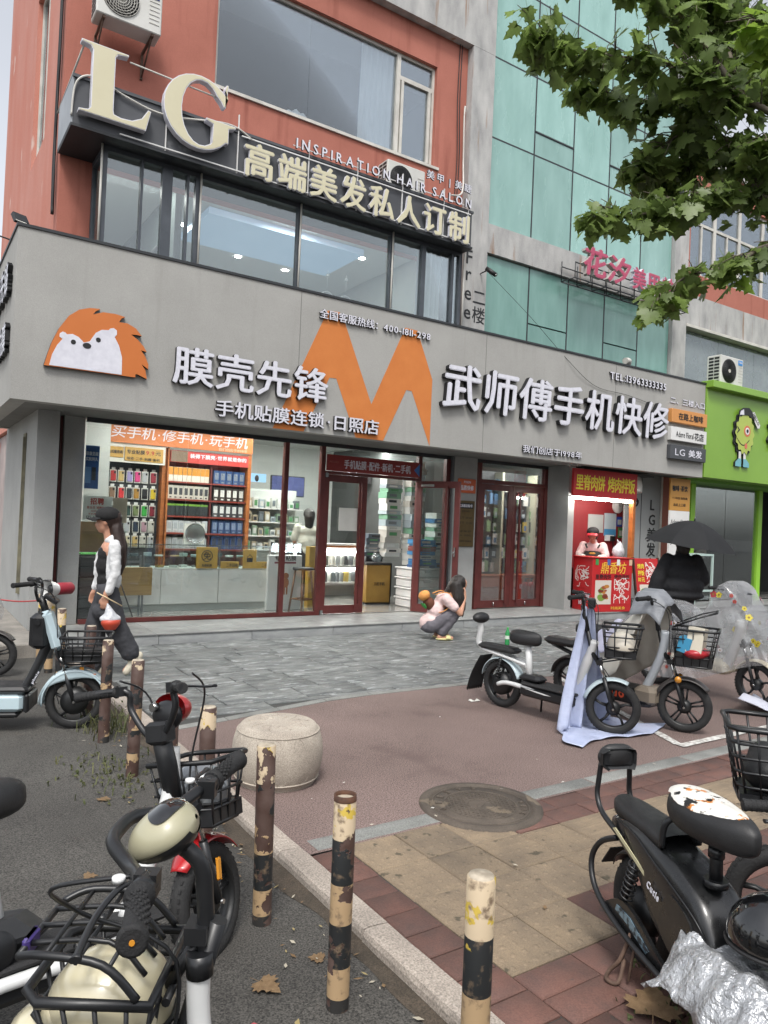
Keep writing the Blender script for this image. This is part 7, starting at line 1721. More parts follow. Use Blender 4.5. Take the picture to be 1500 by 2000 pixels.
decal(t, 'DS', (.62, -.1325, .223), (1, 0, 0), (0, 0, 1), (0, -1, 0), .07, .03, cmat('a81f24'))
saddle_mb(.20, .74, .42, .24, .12, nose=.75).build('saddle', M['seat'], t); MB().tube([(.32, 0, .30), (.26, 0, .70)], .03, 10).build('seat_post', M['swhite'], t)
MB(S).tube([(HX-.0, 0, .60), (HX-.03, 0, .74), (HX-.06, 0, .86)], [.032, .036, .034], 12).rbox(HX-.10, -.045, .82, HX-.02, .045, .90, .012).build('head_tube_cover', M['blk'], t)
S1, S = S, steer(HX, 14)
bars(t, S, HX-.07, .86, .29, rise=.16, sweep=.12, levers=True, r=.0125)
mb = MB(S); mb.grid(lambda u, v: (HX+.0+.08*sin(v*pi/2)*1.0, .088*cos(2*pi*u)*cos(v*pi/2), .935+.058*sin(2*pi*u)*cos(v*pi/2)), 20, 8); mb.build('headlight', M['scred'], t)
MB(S).ell((HX-.010, 0, .915), (.03, .078, .056)).build('headlight_back', M['blk'], t); MB(S).cyl((HX-.03, .03, .95), (HX-.055, .03, .95), .016, n=12).build('key_lock', M['steel'], t)
S = S1; basket(t, HX+.04, HX+.32, .11, .14, .50, .73, S, 4, 4, r=.0055, solidbase=.06)
cables(t, S, [[(HX-.07, -.16, 1.06), (HX+.06, -.12, .98), (HX+.05, -.05, .75), (HX+.02, -.04, .55)], [(HX-.07, .16, 1.06), (HX+.05, .12, .98), (HX+.04, .04, .7)], [(HX, -.03, .62), (HX-.06, -.08, .56), (HX-.02, -.06, .46)]], .004)
hp = (t.matrix_basis @ (S @ V((HX+.17, 0, .775)))) if False else (Mx.Translation(t.location) @ t.rotation_euler.to_matrix().to_4x4() @ S) @ V((HX+.17, 0, .615))
helmet('silver and black helmet lying in the basket of the red fendered scooter', hp, 2.4, mat('silver_shell', '8f9396', '7c8084', rough=.2, coat=.6, metal=.3), .105)
# ---------------------------------------------------------------- nearest scooter with the cream headlight
t = place('electric_scooter', 'scooter with a cream headlight pod and black wire basket, closest to the camera', (.368, 1.431), -35, 1.08, ZR)
S = steer(HX, 22)
front_end(t, S, wb, 0, ztop=.70); wheel(t, 'rear_wheel', 0, I4, 0)
MB().tube(catmull([(HX-.04, 0, .86), (HX-.05, 0, .72), (HX-.12, 0, .46), (HX-.2, 0, .27)], 5), [.021]*16, 14).build('frame_tube', M['swhite'], t)
MB().tube([(HX-.043, 0, .83), (HX-.04, 0, .87)], .024, 14).build('collar', M['blk'], t)
MB().rbox(.26, -.10, .17, .80, .10, .262, .02).build('battery_box', M['blk'], t); MB().rbox(.28, -.12, .263, .82, .12, .285, .01).build('footboard', M['deckrub'], t)
fender(t, 'front_fender', wb, R(55), R(165), M['swhite'], S); saddle_mb(.20, .70, .40, .24, .12).build('saddle', M['seat'], t); MB().tube([(.3, 0, .28), (.25, 0, .68)], .028, 10).build('seat_post', M['swhite'], t); fender(t, 'rear_fender', 0, R(20), R(160), M['swhite'])
MB(S).tube(catmull([(HX-.043, 0, .86), (HX-.04, 0, .95), (HX-.02, 0, 1.03), (HX+.08, 0, 1.085)], 5), [.0155]*16, 14).build('stem', M['blk'], t)
P_ = (HX+.12, 1.075)
hbp = [(P_[0], 0, P_[1]), (P_[0]-.01, .06, P_[1]+.0), (P_[0]-.06, .12, P_[1]-.01), (P_[0]-.10, .20, P_[1]+.005), (P_[0]-.14, .35, P_[1]+.01)]
full = catmull([(a, b, c) for a, b, c in reversed(hbp)]+[(a, -b, c) for a, b, c in hbp[1:]], 6)
MB(S).tube(full, .0125, 10).build('handlebar', M['blk'], t)
for s in (-1, 1):
    a, b = V((P_[0]-.112, s*.235, P_[1]+.006)), V((P_[0]-.145, s*.37, P_[1]+.012))
    g = MB(S).tube([a, a.lerp(b, .05), a.lerp(b, .10), a.lerp(b, .14), a.lerp(b, .9), a.lerp(b, .93), a.lerp(b, .985), b], [.020, .023, .023, .0165, .018, .0215, .0215, .017], 18)
    for k in range(9):
        c = a.lerp(b, .2+.075*k); u_, w_ = basis(b-a)
        for q in range(5):
            an_ = q*.5+k*.25; g.ell(c+(u_*cos(an_)+w_*sin(an_))*.0172, .0035, None, 6, 4)
    g.build('grip', M['grip'], t); MB(S).cyl(b, b+(b-a).normalized()*.002, .004, n=8).build('grip_end_screw', M['amber'], t)
    c = a+V((.0, -s*.035, 0)); MB(S).cbox(c, (.035, .028, .035)).cyl(c, a+V((0, s*.008, 0)), .019, n=12).tube(catmull([c+V((.015, 0, .0)), c+V((.035, s*.02, .0)), c+V((.048, s*.08, -.012)), c+V((.040, s*.17, -.02))], 6), [.006]*18+[.009], 8, flat=.6).build('brake_lever', M['blk'], t)
    MB(S).cyl(c+V((.04, s*.012, .006)), c+V((.04, s*.012, .013)), .010, n=14).build('lever_pivot', M['swhite'], t)
M['pod'] = mat('cream_pod', 'a39f86', '9a967d', rough=.38, coat=.35, sc=2)
def pod(u, v, k=1.):                                    # egg shaped headlamp pod pointing forward, flat dash to the rider
    a = 2*pi*u; f = v; x = -.075+.15*f; r0 = sqrt(max(0, 1-((f-.38)/(.622 if f > .38 else .382))**2))
    r0 = max(.004, r0)
    return (x*.88, .064*k*r0*cos(a), .048*k*r0*sin(a)*(1 if sin(a) > 0 else .8))
SP = S @ Mx.Translation((P_[0]-.08, 0, P_[1]-.005)) @ Mx.Rotation(R(30), 4, 'Y')
mb = MB(SP); mb.grid(pod, 32, 18); mb.build('headlight', M['pod'], t)
MB(SP).grid(lambda u, v: (lambda p: (p[0]-.0, p[1]*1.012, p[2]-.0035))(pod(.54+.42*u, .06+.88*v, 1.012)), 20, 16).build('headlight_belly', M['blk'], t)
mb = MB(SP); mb.grid(lambda u, v: (lambda p: (p[0]-.003, p[1], p[2]+.0025))(pod(.25+.15*v*cos(6.2832*u), .33+.22*v*sin(6.2832*u)*(1 if sin(6.2832*u) > 0 else 1.15), 1.006)), 32, 6); mb.build('display', mat('gloss_black_glass', '0d0e10', rough=.06, coat=1.), t)
mb = MB(S); mb.cbox((HX-.03, 0, .90), (.04, .05, .03)).tube([(HX+.01, -.05, .80), (HX+.01, .05, .80)], .008, 8).tube([(HX-.03, 0, .88), (HX+.02, .0, .80)], .012, 10); mb.build('basket_bracket', M['blk'], t)
basket(t, HX+.02, HX+.235, .085, .115, .615, .835, S, 4, 5, r=.005)
SB = S @ Mx.Translation((0, 0, .035))
mb = MB(SB); mb.tube(catmull([(HX+.04, -.115, .81), (HX+.10, -.115, .865), (HX+.20, -.11, .875), (HX+.25, -.09, .86)], 5), .007, 8).tube(catmull([(HX+.04, .115, .81), (HX+.10, .115, .865), (HX+.20, .11, .875), (HX+.25, .09, .86)], 5), .007, 8).tube([(HX+.25, -.09, .86), (HX+.25, .09, .86)], .006, 8)
for k in range(3): mb.tube([(HX+.09+.055*k, -.113, .86+.006*k), (HX+.09+.055*k, .113, .86+.006*k)], .0045, 6)
for y_ in (-.07, .0, .07): mb.tube(catmull([(HX+.045, y_*.8, .815), (HX+.11, y_*.8, .87), (HX+.25, y_*.8, .862)], 4), .005, 6)
mb.build('basket_lid', M['blk'], t)
MB(SB).rbox(HX+.243, .02, .84, HX+.256, .07, .875, .005).build('lid_latch', cmat('3d2f6f'), t)
cables(t, S, [[(P_[0]-.08, .17, P_[1]), (P_[0]+.05, .16, P_[1]-.03), (P_[0]+.04, .06, P_[1]-.12), (HX+.0, .03, .86), (HX+.02, .03, .6)]], .004)
0 and cables(t, S, [[(P_[0]-.08, -.17, P_[1]), (P_[0]+.06, -.15, P_[1]-.05), (P_[0]+.03, -.05, P_[1]-.14), (HX+.01, -.02, .8), (HX+.03, -.03, .55)], [(P_[0], .02, P_[1]-.02), (P_[0]+.05, .07, P_[1]-.09), (HX, .05, .9), (HX-.02, .045, .7), (HX-.1, .04, .4)], [(P_[0], -.02, P_[1]-.02), (P_[0]+.02, -.08, P_[1]-.10), (HX-.01, -.05, .88), (HX-.04, -.045, .6)]], .0042)
hb_root = t
cw = (Mx.Translation(t.location) @ Mx.Rotation(t.rotation_euler.z, 4, 'Z') @ S) @ V((HX+.12, .0, .765))
helmet('large cream helmet with dark script filling the wire basket of the closest scooter', (cw.x, cw.y, cw.z), R(170), mat('ivory_shell', 'c9c1a4', 'c0b798', rough=.22, coat=.7, sc=2), .10, word='Naughty')
# ---------------------------------------------------------------- black scooter on the brick sidewalk at right
hd = R(90-200)
t = thing('electric_scooter', 'glossy black moped style scooter with rear seat and backrest on the brick sidewalk', 'scooter', (2.39, 1.74, 0), hd); t.scale = (.86, .86, .86)
wheel(t, 'rear_wheel', 0, I4, 3, .042, .22); 
M['gloss'] = mat('worn_black_gloss', '141516', '1c1c1d', rough=.3, sc=9, coat=.3, rvar=.12, spots=('3a3835', 16, .74))
body = MB()
SEC = [(-.20, .49, .56, .055), (-.10, .47, .60, .085), (.06, .42, .615, .105), (.20, .27, .60, .115), (.36, .20, .56, .12), (.48, .18, .50, .115), (.56, .18, .40, .10)]
SX = catmull([(a, b, c) for a, b, c, d in SEC], 4); SW = catmull([(a, d, 0) for a, b, c, d in SEC], 4)
def bodyf(u, v):
    i = v*(len(SX)-1); a = min(len(SX)-2, int(i)); f = i-a; p = SX[a].lerp(SX[a+1], f); w_ = SW[a].lerp(SW[a+1], f).y
    an_ = 2*pi*u; ca, sa = cos(an_), sin(an_); e = .45
    return (p.x, w_*(abs(ca)**e)*(1 if ca > 0 else -1), (p.y+p.z)/2+(p.z-p.y)/2*(abs(sa)**e)*(1 if sa > 0 else -1))
body.grid(bodyf, 32, 24); e0 = [bodyf(k/32, 0) for k in range(32)]; e1 = [bodyf(k/32, 1) for k in range(32)]; body.add(e0, [tuple(range(32))]); body.add(e1, [tuple(range(31, -1, -1))]); body.build('side_body', M['gloss'], t)
mb = MB(); mb.grid(lambda u, v: ((lambda a: (-.20+.42*v, (.075+.02*v)*cos(a)*(1-.35*max(0, .15-v)/.15), .612+.042*max(0, sin(a))**.6*(1-.3*max(0, v-.8)/.2)-(.02 if sin(a) < -.01 else 0)))(2*pi*u)), 24, 16); mb.build('rear_seat', M['seat'], t)
MB().tube(catmull([(.22, .085, .60), (.235, .085, .69), (.25, .05, .725), (.25, -.05, .725), (.235, -.085, .69), (.22, -.085, .60)], 5), .013, 8).build('grab_loop', M['blk'], t)
for s in (-1, 1):
    MB().tube(catmull([(-.05, s*.095, .52), (-.22, s*.09, .56), (-.285, s*.085, .62), (-.285, s*.08, .70), (-.28, s*.075, .77)], 5), .0125, 8).build('backrest_arm', M['blk'], t)
    MB().tube(catmull([(-.10, s*.085, .50), (-.20, s*.11, .44), (-.245, s*.125, .34), (-.17, s*.14, .24), (.05, s*.15, .18), (.40, s*.15, .15), (.62, s*.13, .15)], 5), .013, 8).build('bumper_bar', M['blk'], t)
mb = MB(); mb.grid(lambda u, v: ((lambda a, b: (-.275+.035*cos(b)*1.0, .095*(abs(cos(a))**.7)*(1 if cos(a) > 0 else -1)*sin(b), .80+.062*sin(a)*sin(b)*(1-.15*(sin(a) < 0))))(2*pi*u, pi*v)), 24, 12); mb.build('backrest', M['seat'], t)
MB().rbox(-.262, -.088, .752, -.246, .088, .845, .02).build('backrest_shell', M['blk'], t)
saddle_mb(.42, .775, .46, .27, .135, nose=.55).build('saddle', M['seat'], t)
M['sticker'] = mat('worn_white_print', 'cfcdc6', 'b9722c', rough=.5, sc=9, con=(.52, .54), spots=('1b1b1c', 17, .62))
saddle_mb(.42, .775, .46, .27, .135, nose=.55, patch=True).build('worn_print', M['sticker'], t)
MB().tube([(.44, 0, .55), (.435, 0, .72)], .024, 12).tube([(.44, 0, .545), (.44, 0, .57)], .045, 14).tube([(.437, 0, .65), (.437, 0, .69)], .03, 12).build('seat_post', M['blk'], t)
for s in (-1, 1): spring(t, (.03, s*.115, .30), (.07, s*.10, .47), r=.026)
fender(t, 'rear_fender', 0, R(35), R(150), M['blk'], I4, .22, .06, .03)
MB().add([(-.22, -.045, .40), (-.22, .045, .40), (-.30, .04, .30), (-.30, -.04, .30)], [(0, 1, 2, 3)]).build('mud_flap', M['grip'], t, solid=.006)
for s in (-1, 1): 
    MB().prism(smooth2([(-.12, .20), (.0, .285), (.12, .28), (.30, .20), (.44, .16), (.40, .125), (.15, .15), (-.05, .17)], 3), lambda a, b, d: (a, s*d, b), .118, .136).build('side_guard', M['gloss'], t)
    MB().prism([(.0, .262), (.10, .255), (.24, .195), (.22, .175), (.08, .22), (-.01, .235)], lambda a, b, d: (a, s*d, b), .1365, .140).build('guard_badge', mat('blue_chrome_badge', '7e98a8', '39424a', rough=.3, metal=.5, sc=30, con=(.45, .55)) if s < 0 else bpy.data.materials['blue_chrome_badge'], t)
MB().prism([(-.10, .545), (-.08, .555), (.17, .46), (.18, .44), (.16, .445)], lambda a, b, d: (a, d, b), -.108, -.112).build('pale_stripe', cmat('b8b290'), t)
MB().prism([(-.10, .545), (-.08, .555), (.17, .46), (.18, .44), (.16, .445)], lambda a, b, d: (a, d, b), .108, .112).build('pale_stripe', cmat('b8b290'), t)
decal(t, 'Cutie', (.19, -.127, .43), (.95, 0, -.3), (.3, 0, .95), (0, -1, 0), .085, .032, M['lwhite'], .04)
decal(t, 'Cutie', (.215, .124, .415), (-.95, 0, .3), (.3, 0, .95), (0, 1, 0), .085, .032, M['lwhite'], .04)
for s_ in (-1, 1):
    MB().tube([bodyf(.5+s_*.5*(.5+.0), .2+.7*k/14) if False else (lambda p: (p[0], p[1]+s_*.002, p[2]))(bodyf((.06 if s_ > 0 else .44), .12+.80*k/16)) for k in range(17)], .004, 5).build('trim_line', M['blk'], t)
    MB().prism(smooth2([(.28, .30), (.44, .22), (.50, .30), (.46, .42), (.34, .47), (.29, .40)], 3), lambda a, b, d: (a, s_*d, b), .112, .124).build('side_cover', M['gloss'], t)
MB().rbox(.44, -.14, .13, 1.0, .14, .24, .03).build('footboard', M['gloss'], t); MB().rbox(.50, -.125, .241, .98, .125, .252, .006).build('foot_mat', M['deckrub'], t)
MB().lathe([(.001, -.012), (.04, -.012), (.05, .0)], 18, (.56, -.14, .19), 'y').build('round_cap', M['blk'], t)
mb = MB(); mb.tube(catmull([(.10, -.13, .19), (.09, -.17, .08), (.06, -.20, .02), (.10, -.235, .012), (.13, -.20, .012), (.09, -.15, .08)], 4), .009, 6).tube([(.10, -.10, .2), (.14, -.16, .02)], .006, 6); mb.build('kickstand', M['ruststeel'], t)
wheel(t, 'front_wheel', 1.22, I4, 3, .042, .22); MB().tube([(1.22, -.06, .22), (1.12, -.06, .55)], .018, 8).tube([(1.22, .06, .22), (1.12, .06, .55)], .018, 8).tube([(1.12, 0, .5), (1.02, 0, .95)], .025, 10).build('fork', M['blk'], t)
bars(t, I4, 1.0, .95, .30); MB().rbox(1.0, -.17, .28, 1.06, .17, .80, .03).build('leg_shield', M['gloss'], t)
# silver sheet and black helmet on its footboard
tm = Mx.Translation(t.location) @ Mx.Rotation(hd, 4, 'Z') @ Mx.Scale(.86, 4)
M['silver'] = mat('silver_sheet', 'c2c4c6', 'a5a7aa', rough=.36, metal=.55, sc=9, bump=1., bsc=17, bdist=.035)
def sheet(u, v):
    x = .42+.56*u; s = 2*v-1; y = s*.29; z = .40-.12*max(0, .2-u)+.06*mn.noise((u*4, v*4, 2))-.20*max(0, abs(s)-.42)*1.3-(.03 if u < .06 else 0)
    z += .030*abs(mn.noise((u*9+v*4, v*11, 7))); y += .03*mn.noise((u*6, v*5, 11)); y = y*(1-.08*u)
    return tm @ V((x+.03*mn.noise((u*5, v*7, 3)), y, max(.10, z)))
cloth('silver_sheet', 'crumpled silver sun sheet lying over the footboard of the black scooter', 'sheet', sheet, 44, 40, M['silver'], .003)
hp = tm @ V((.72, .03, .50)); helmet('black helmet resting on the silver sheet at the right edge', (hp.x, hp.y, hp.z), hd+1.0, mat('black_shell', '0f1012', rough=.12, coat=1.), .125)
# basket of another scooter cut by the right edge
t = thing('electric_scooter', 'dark scooter cut by the right edge of the photo, only its black basket in view', 'scooter', (3.56, .65, 0), R(128))
S = I4
basket(t, wb-.10, wb+.22, .10, .15, .60, .88, S, 4, 5, r=.0055, solidbase=.03); front_end(t, S, wb, 0); wheel(t, 'rear_wheel', 0, I4, 0); MB().tube(catmull([(HX, 0, .80), (HX-.02, 0, .62), (HX-.12, 0, .42), (HX-.2, 0, .27)], 5), .034, 12).build('frame_tube', M['blk'], t); MB().rbox(.2, -.1, .17, .82, .1, .28, .02).build('footboard', M['blk'], t); bars(t, S, HX-.07, .95, .29); saddle_mb(.2, .72, .4, .24, .12).build('saddle', M['seat'], t); MB().tube([(.3, 0, .28), (.25, 0, .7)], .028, 10).build('seat_post', M['blk'], t)
bgp = (Mx.Translation(t.location) @ Mx.Rotation(R(128), 4, 'Z')) @ V((wb+.06, 0, .70)); bg_ = thing('bag', 'black bag lying in the basket cut by the right edge', 'bag', bgp); blob('bag_body', MB().ell((0, 0, 0), (.11, .10, .08)).ell((.03, .04, .05), (.06, .06, .05)), M['seat'], bg_, .012, 2)
# ================================================================ PEOPLE
M['skin'] = mat('skin', 'b98d76', 'b08068', rough=.55, sc=20, bump=.05, bsc=200)
M['hair'] = mat('black_hair', '16120f', '221a15', rough=.42, sc=40, stretch=(6, 6, .4), bump=.6, bsc=60, bdist=.008)
M['hairbr'] = mat('dark_brown_hair', '241814', '34231c', rough=.42, sc=40, stretch=(6, 6, .4), bump=.6, bsc=60, bdist=.008)
def clothm(name, a, b=None, rough=.85, bump=.9, bsc=9): return mat(name, a, b or a, rough=rough, sc=7, bump=bump, bsc=bsc, bdist=.02)
def head(mb, c, r, fwd, up=V((0, 0, 1)), nose=True):
    """Skull, jaw, nose, lips and ears facing fwd; c = centre of the head, r = half its height."""
    f = V(fwd).normalized(); u = (up-f*up.dot(f)).normalized(); s = u.cross(f); Q = Mx((f, s, u)).transposed()
    at = lambda a, b, d: c+f*a*r+s*b*r+u*d*r
    mb.ell(at(-.12, 0, .18), (r*.84, r*.68, r*.80), Q); mb.ell(at(.12, 0, -.28), (r*.56, r*.54, r*.66), Q); mb.ell(at(.40, 0, -.70), (r*.20, r*.22, r*.18), Q)
    mb.cap(at(.62, 0, .10), at(.80, 0, -.22), r*.07, r*.12); mb.ell(at(.62, 0, -.46), (r*.12, r*.20, r*.05), Q); mb.ell(at(.60, 0, -.55), (r*.11, r*.17, r*.055), Q)
    mb.ell(at(.60, 0, .20), (r*.16, r*.42, r*.09), Q)
    for k in (-1, 1): mb.ell(at(-.08, k*.68, -.08), (r*.14, r*.07, r*.22), Q); mb.ell(at(.42, k*.30, -.18), (r*.24, r*.2, r*.2), Q)
    return at, Q
def hand(mb, wrist, d, palm_n, size=.17, curl=.6):
    """Palm, four fingers bent by curl about the palm and a thumb from the side; d = pointing direction, palm_n = out of the palm."""
    d = V(d).normalized(); n_ = V(palm_n); n_ = (n_-d*n_.dot(d)).normalized(); s = d.cross(n_); w = V(wrist); L = size
    mb.cap(w, w+d*L*.12, L*.14, L*.16)
    for k in range(4): mb.cap(w+d*L*.10+s*L*(k-1.5)*.10, w+d*L*.48+s*L*(k-1.5)*.125, L*.085, L*.075, 8)
    for k, l in enumerate((.38, .46, .43, .34)):
        p = w+d*L*.50+s*L*(k-1.5)*.125; dd = d
        for q in range(3):
            a = curl*(.5+.35*q); dd = (d*cos(a*(q+1)*.7)+n_*sin(a*(q+1)*.7)).normalized(); e = p+dd*L*l*(.44, .32, .24)[q]; mb.cap(p, e, L*(.058, .052, .046)[q], L*(.052, .046, .040)[q], 7); p = e
    p = w+d*L*.16-s*L*.20; e = p+(d*.7-s*.55+n_*.35).normalized()*L*.24; mb.cap(w+d*L*.1-s*L*.1, p, L*.09, L*.075, 8); mb.cap(p, e, L*.065, L*.058, 8); mb.cap(e, e+(d*.9+n_*.45).normalized()*L*.18, L*.056, L*.045, 8)
def slab(mb, pts, rr, k=1.0):       # chain of capsules
    for (a, b), (r0, r1) in zip(zip(pts, pts[1:]), zip(rr, rr[1:])): mb.cap(a, b, r0, r1)
def torso(mb, secs, Q=None):        # stacked flattened ellipsoids: (centre, (rx, ry, rz))
    for c, r in secs: mb.ell(c, r, Q, 16, 10)
# ---- woman walking left past the shop window
t = thing('person', 'woman in black cap, white open jacket and wide dark trousers walking past the window', 'person', (1.73, 7.42, .0), R(170)); t.scale = (.9, .9, 1)
b = MB(); hc = V((.065, 0, 1.475)); at, Q = head(b, hc, .112, (1, 0, -.08))
b.cap((.0, 0, 1.27), (.03, 0, 1.40), .052, .048); torso(b, [((0, 0, 1.20), (.095, .16, .11)), ((.01, 0, 1.06), (.09, .13, .12)), ((.0, 0, .92), (.085, .125, .10)), ((-.01, 0, .84), (.10, .145, .10))])
b.cap((0, -.075, .84), (.10, -.07, .46), .085, .055); b.cap((.10, -.07, .46), (.12, -.07, .09), .052, .036); b.cap((.10, -.07, .05), (.25, -.07, .035), .036, .028)
b.cap((0, .075, .84), (-.10, .08, .46), .085, .055); b.cap((-.10, .08, .46), (-.30, .085, .20), .052, .036); b.cap((-.31, .085, .16), (-.21, .085, .05), .036, .028)
b.cap((-.04, .17, 1.24), (-.06, .205, .99), .045, .038); b.cap((-.06, .205, .99), (.03, .205, .80), .036, .026); hand(b, (.03, .205, .78), (.12, 0, -1), (-.2, -1, 0), .165, .9)
b.cap((-.01, -.17, 1.24), (.04, -.20, 1.0), .045, .038); b.cap((.04, -.20, 1.0), (.12, -.19, .82), .036, .026); hand(b, (.12, -.19, .80), (.3, 0, -1), (-.2, 1, 0), .165, .8)
blob('body', b, M['skin'], t, .0075, 3)
b = MB(); torso(b, [((.015, 0, 1.17), (.105, .145, .10)), ((.025, 0, 1.06), (.108, .145, .13)), ((.015, 0, .92), (.10, .145, .10))]); blob('tank_top', b, clothm('black_top', '141415'), t, .01, 4)
b = MB(); torso(b, [((0, 0, .86), (.115, .155, .07)), ((-.005, .02, .76), (.13, .16, .11)), ((.0, .03, .62), (.15, .17, .10))])
slab(b, [(0, -.075, .80), (.10, -.07, .46), (.12, -.07, .10)], [.115, .115, .105]); slab(b, [(0, .075, .80), (-.09, .085, .48), (-.25, .09, .24)], [.12, .12, .10]); b.ell((-.25, .09, .22), (.10, .09, .08)); b.ell((.12, -.07, .12), (.12, .10, .07))
blob('trousers', b, clothm('charcoal_trousers', '3a3b3f', '303135', bsc=7), t, .012, 5)
M['jacket'] = clothm('white_jacket', 'cfd0d0', 'c3c4c5', bsc=11)
b = MB(); torso(b, [((-.05, 0, 1.22), (.08, .185, .09)), ((-.065, 0, 1.08), (.07, .17, .15)), ((-.065, 0, .92), (.072, .165, .11))])
slab(b, [(-.04, .175, 1.25), (-.06, .205, 1.0), (.0, .205, .83)], [.066, .055, .046]); slab(b, [(-.01, -.175, 1.25), (.03, -.21, 1.0), (.11, -.2, .84)], [.072, .062, .052])
b.ell((-.02, .14, 1.05), (.06, .03, .22)); b.ell((.065, -.145, 1.02), (.085, .022, .23)); b.cap((-.01, .07, 1.30), (-.03, -.05, 1.33), .045, .045); b.cap((.03, .06, 1.30), (-.04, .06, 1.345), .03, .03)
blob('jacket', b, M['jacket'], t, .011, 4)
b = MB(); torso(b, [((.0, 0, 1.52), (.115, .10, .10)), ((-.05, 0, 1.42), (.075, .085, .12))]); slab(b, [(-.055, 0, 1.42), (-.11, .03, 1.25), (-.125, .04, 1.08), (-.115, .05, .98)], [.075, .07, .055, .02]); slab(b, [(-.05, .05, 1.42), (-.095, .10, 1.22), (-.10, .11, 1.08)], [.05, .045, .02])
b2 = b; blob('hair', b2, M['hairbr'], t, .009, 3)
b = MB(); b.ell((.035, 0, 1.545), (.13, .115, .085)); b.ell((.05, 0, 1.525), (.135, .118, .04)); b.grid(lambda u, v: (.12+.13*v*(1-.5*(2*u-1)**2), .10*(2*u-1)*(1-.1*v), 1.525-.02*v-.018*(2*u-1)**2), 10, 5); 
o = blob('cap', MB().ell((.03, 0, 1.545), (.132, .117, .085)).ell((.03, 0, 1.525), (.132, .118, .04)), clothm('black_cap', '121213', bump=.2), t, .008, 3)
MB().grid(lambda u, v: (.11+.135*v*(1-.45*(2*u-1)**2), .105*(2*u-1)*(1-.15*v), 1.528-.022*v-.02*(2*u-1)**2), 12, 6).build('cap_brim', bpy.data.materials['black_cap'], t, solid=.008)
gl = MB()
for k in (-1, 1): gl.tube([(.158, k*.042+.028*cos(a), 1.497+.022*sin(a)) for a in [2*pi*q/14 for q in range(14)]], .0028, 5, closed=True).tube([(.158, k*.07, 1.50), (.06, k*.088, 1.50)], .0025, 5)
gl.build('glasses', M['black'], t)
eye = MB()
for k in (-1, 1): eye.ell((.146, k*.040, 1.497), (.012, .014, .009), None, 8, 6)
eye.build('eye', M['black'], t)
M['shoe'] = mat('cream_shoe', 'c9c2b0', 'bdb6a3', rough=.6, sc=6)
b = MB(); b.cap((.05, -.07, .03), (.22, -.07, .032), .045, .042); b.ell((.10, -.07, .06), (.07, .045, .04)); blob('shoe', b, M['shoe'], t, .009, 3)
b = MB(); b.cap((-.345, .085, .19), (-.225, .085, .045), .045, .042); b.ell((-.29, .085, .15), (.06, .045, .055)); blob('shoe', b, M['shoe'], t, .009, 3)
bag = thing('carrier_bag', 'white plastic bag with a red bowl, carried in the walking woman\'s hand', 'bag', (1.72, 7.22, .47), R(170))
b = MB(); b.ell((0, 0, .10), (.10, .07, .05)); b.cap((.0, 0, .12), (.03, .0, .24), .065, .012); blob('bag_body', b, bpy.data.materials['thin_plastic'], bag, .009, 3)
MB().lathe([(.05, .0), (.085, .05), (.09, .09), (.075, .095)], 18, (-.005, 0, .0)).build('bowl', mat('red_bowl', 'b5442f', rough=.4), bag); MB().cyl((-.10, .0, .22), (.13, .02, .35), .006, n=6).build('chopsticks', cmat('c9b48f'), bag)
# ---- woman squatting by the step
t = thing('person', 'long haired woman in a pink shirt squatting on the paving by the shop door', 'person', (6.37, 8.10, 0), R(-25))
b = MB(); hc = V((.255, 0, .755)); at, Q = head(b, hc, .115, (.8, 0, -.55), V((.5, 0, .8)))
b.cap((.12, 0, .62), (.20, 0, .69), .05, .048); torso(b, [((-.15, 0, .24), (.12, .16, .11)), ((-.09, 0, .40), (.10, .14, .13)), ((.02, 0, .54), (.11, .15, .11))], None)
for s in (-1, 1):
    b.cap((-.14, s*.09, .22), (.20, s*.10, .42), .085, .06); b.cap((.20, s*.10, .42), (-.02, s*.10, .09), .055, .038); b.cap((-.04, s*.10, .045), (.13, s*.105, .03), .038, .030)
    b.cap((.05, s*.17, .56), (.22, s*.20, .38), .045, .038); b.cap((.22, s*.20, .38), (.30, s*.09, .60), .036, .027); hand(b, (.30, s*.09, .60), (.15, -s*.35, 1), (-.6, -s*.3, 0), .16, .7)
blob('body', b, M['skin'], t, .0085, 3)
b = MB(); torso(b, [((-.13, 0, .27), (.135, .175, .09)), ((-.08, 0, .40), (.122, .165, .14)), ((.03, 0, .55), (.12, .165, .10))]); slab(b, [(-.17, 0, .22), (-.05, 0, .30)], [.14, .14])
for s in (-1, 1): slab(b, [(.03, s*.15, .57), (.13, s*.19, .47)], [.075, .068])
blob('shirt', b, clothm('pink_shirt', 'd4bcb9', 'cab0ad', bsc=10), t, .011, 4)
b = MB(); b.ell((-.16, 0, .18), (.14, .175, .10))
for s in (-1, 1): slab(b, [(-.14, s*.09, .20), (.20, s*.10, .42)], [.11, .085]); slab(b, [(.20, s*.10, .42), (.0, s*.10, .12)], [.085, .075])
blob('trousers', b, clothm('grey_trousers', '67646a', '5a575d', bsc=9), t, .011, 5)
b = MB(); b.ell((.225, 0, .79), (.115, .105, .11), Mx.Rotation(.5, 3, 'Y')); slab(b, [(.17, .05, .76), (.16, .085, .60), (.20, .10, .46)], [.08, .065, .02]); slab(b, [(.18, -.05, .76), (.20, -.10, .58), (.25, -.12, .42), (.27, -.12, .34)], [.085, .075, .05, .015]); slab(b, [(.22, -.09, .70), (.28, -.10, .52), (.30, -.10, .42)], [.05, .04, .012]); slab(b, [(.12, 0, .72), (.04, 0, .62)], [.06, .03])
blob('hair', b, M['hair'], t, .009, 3)
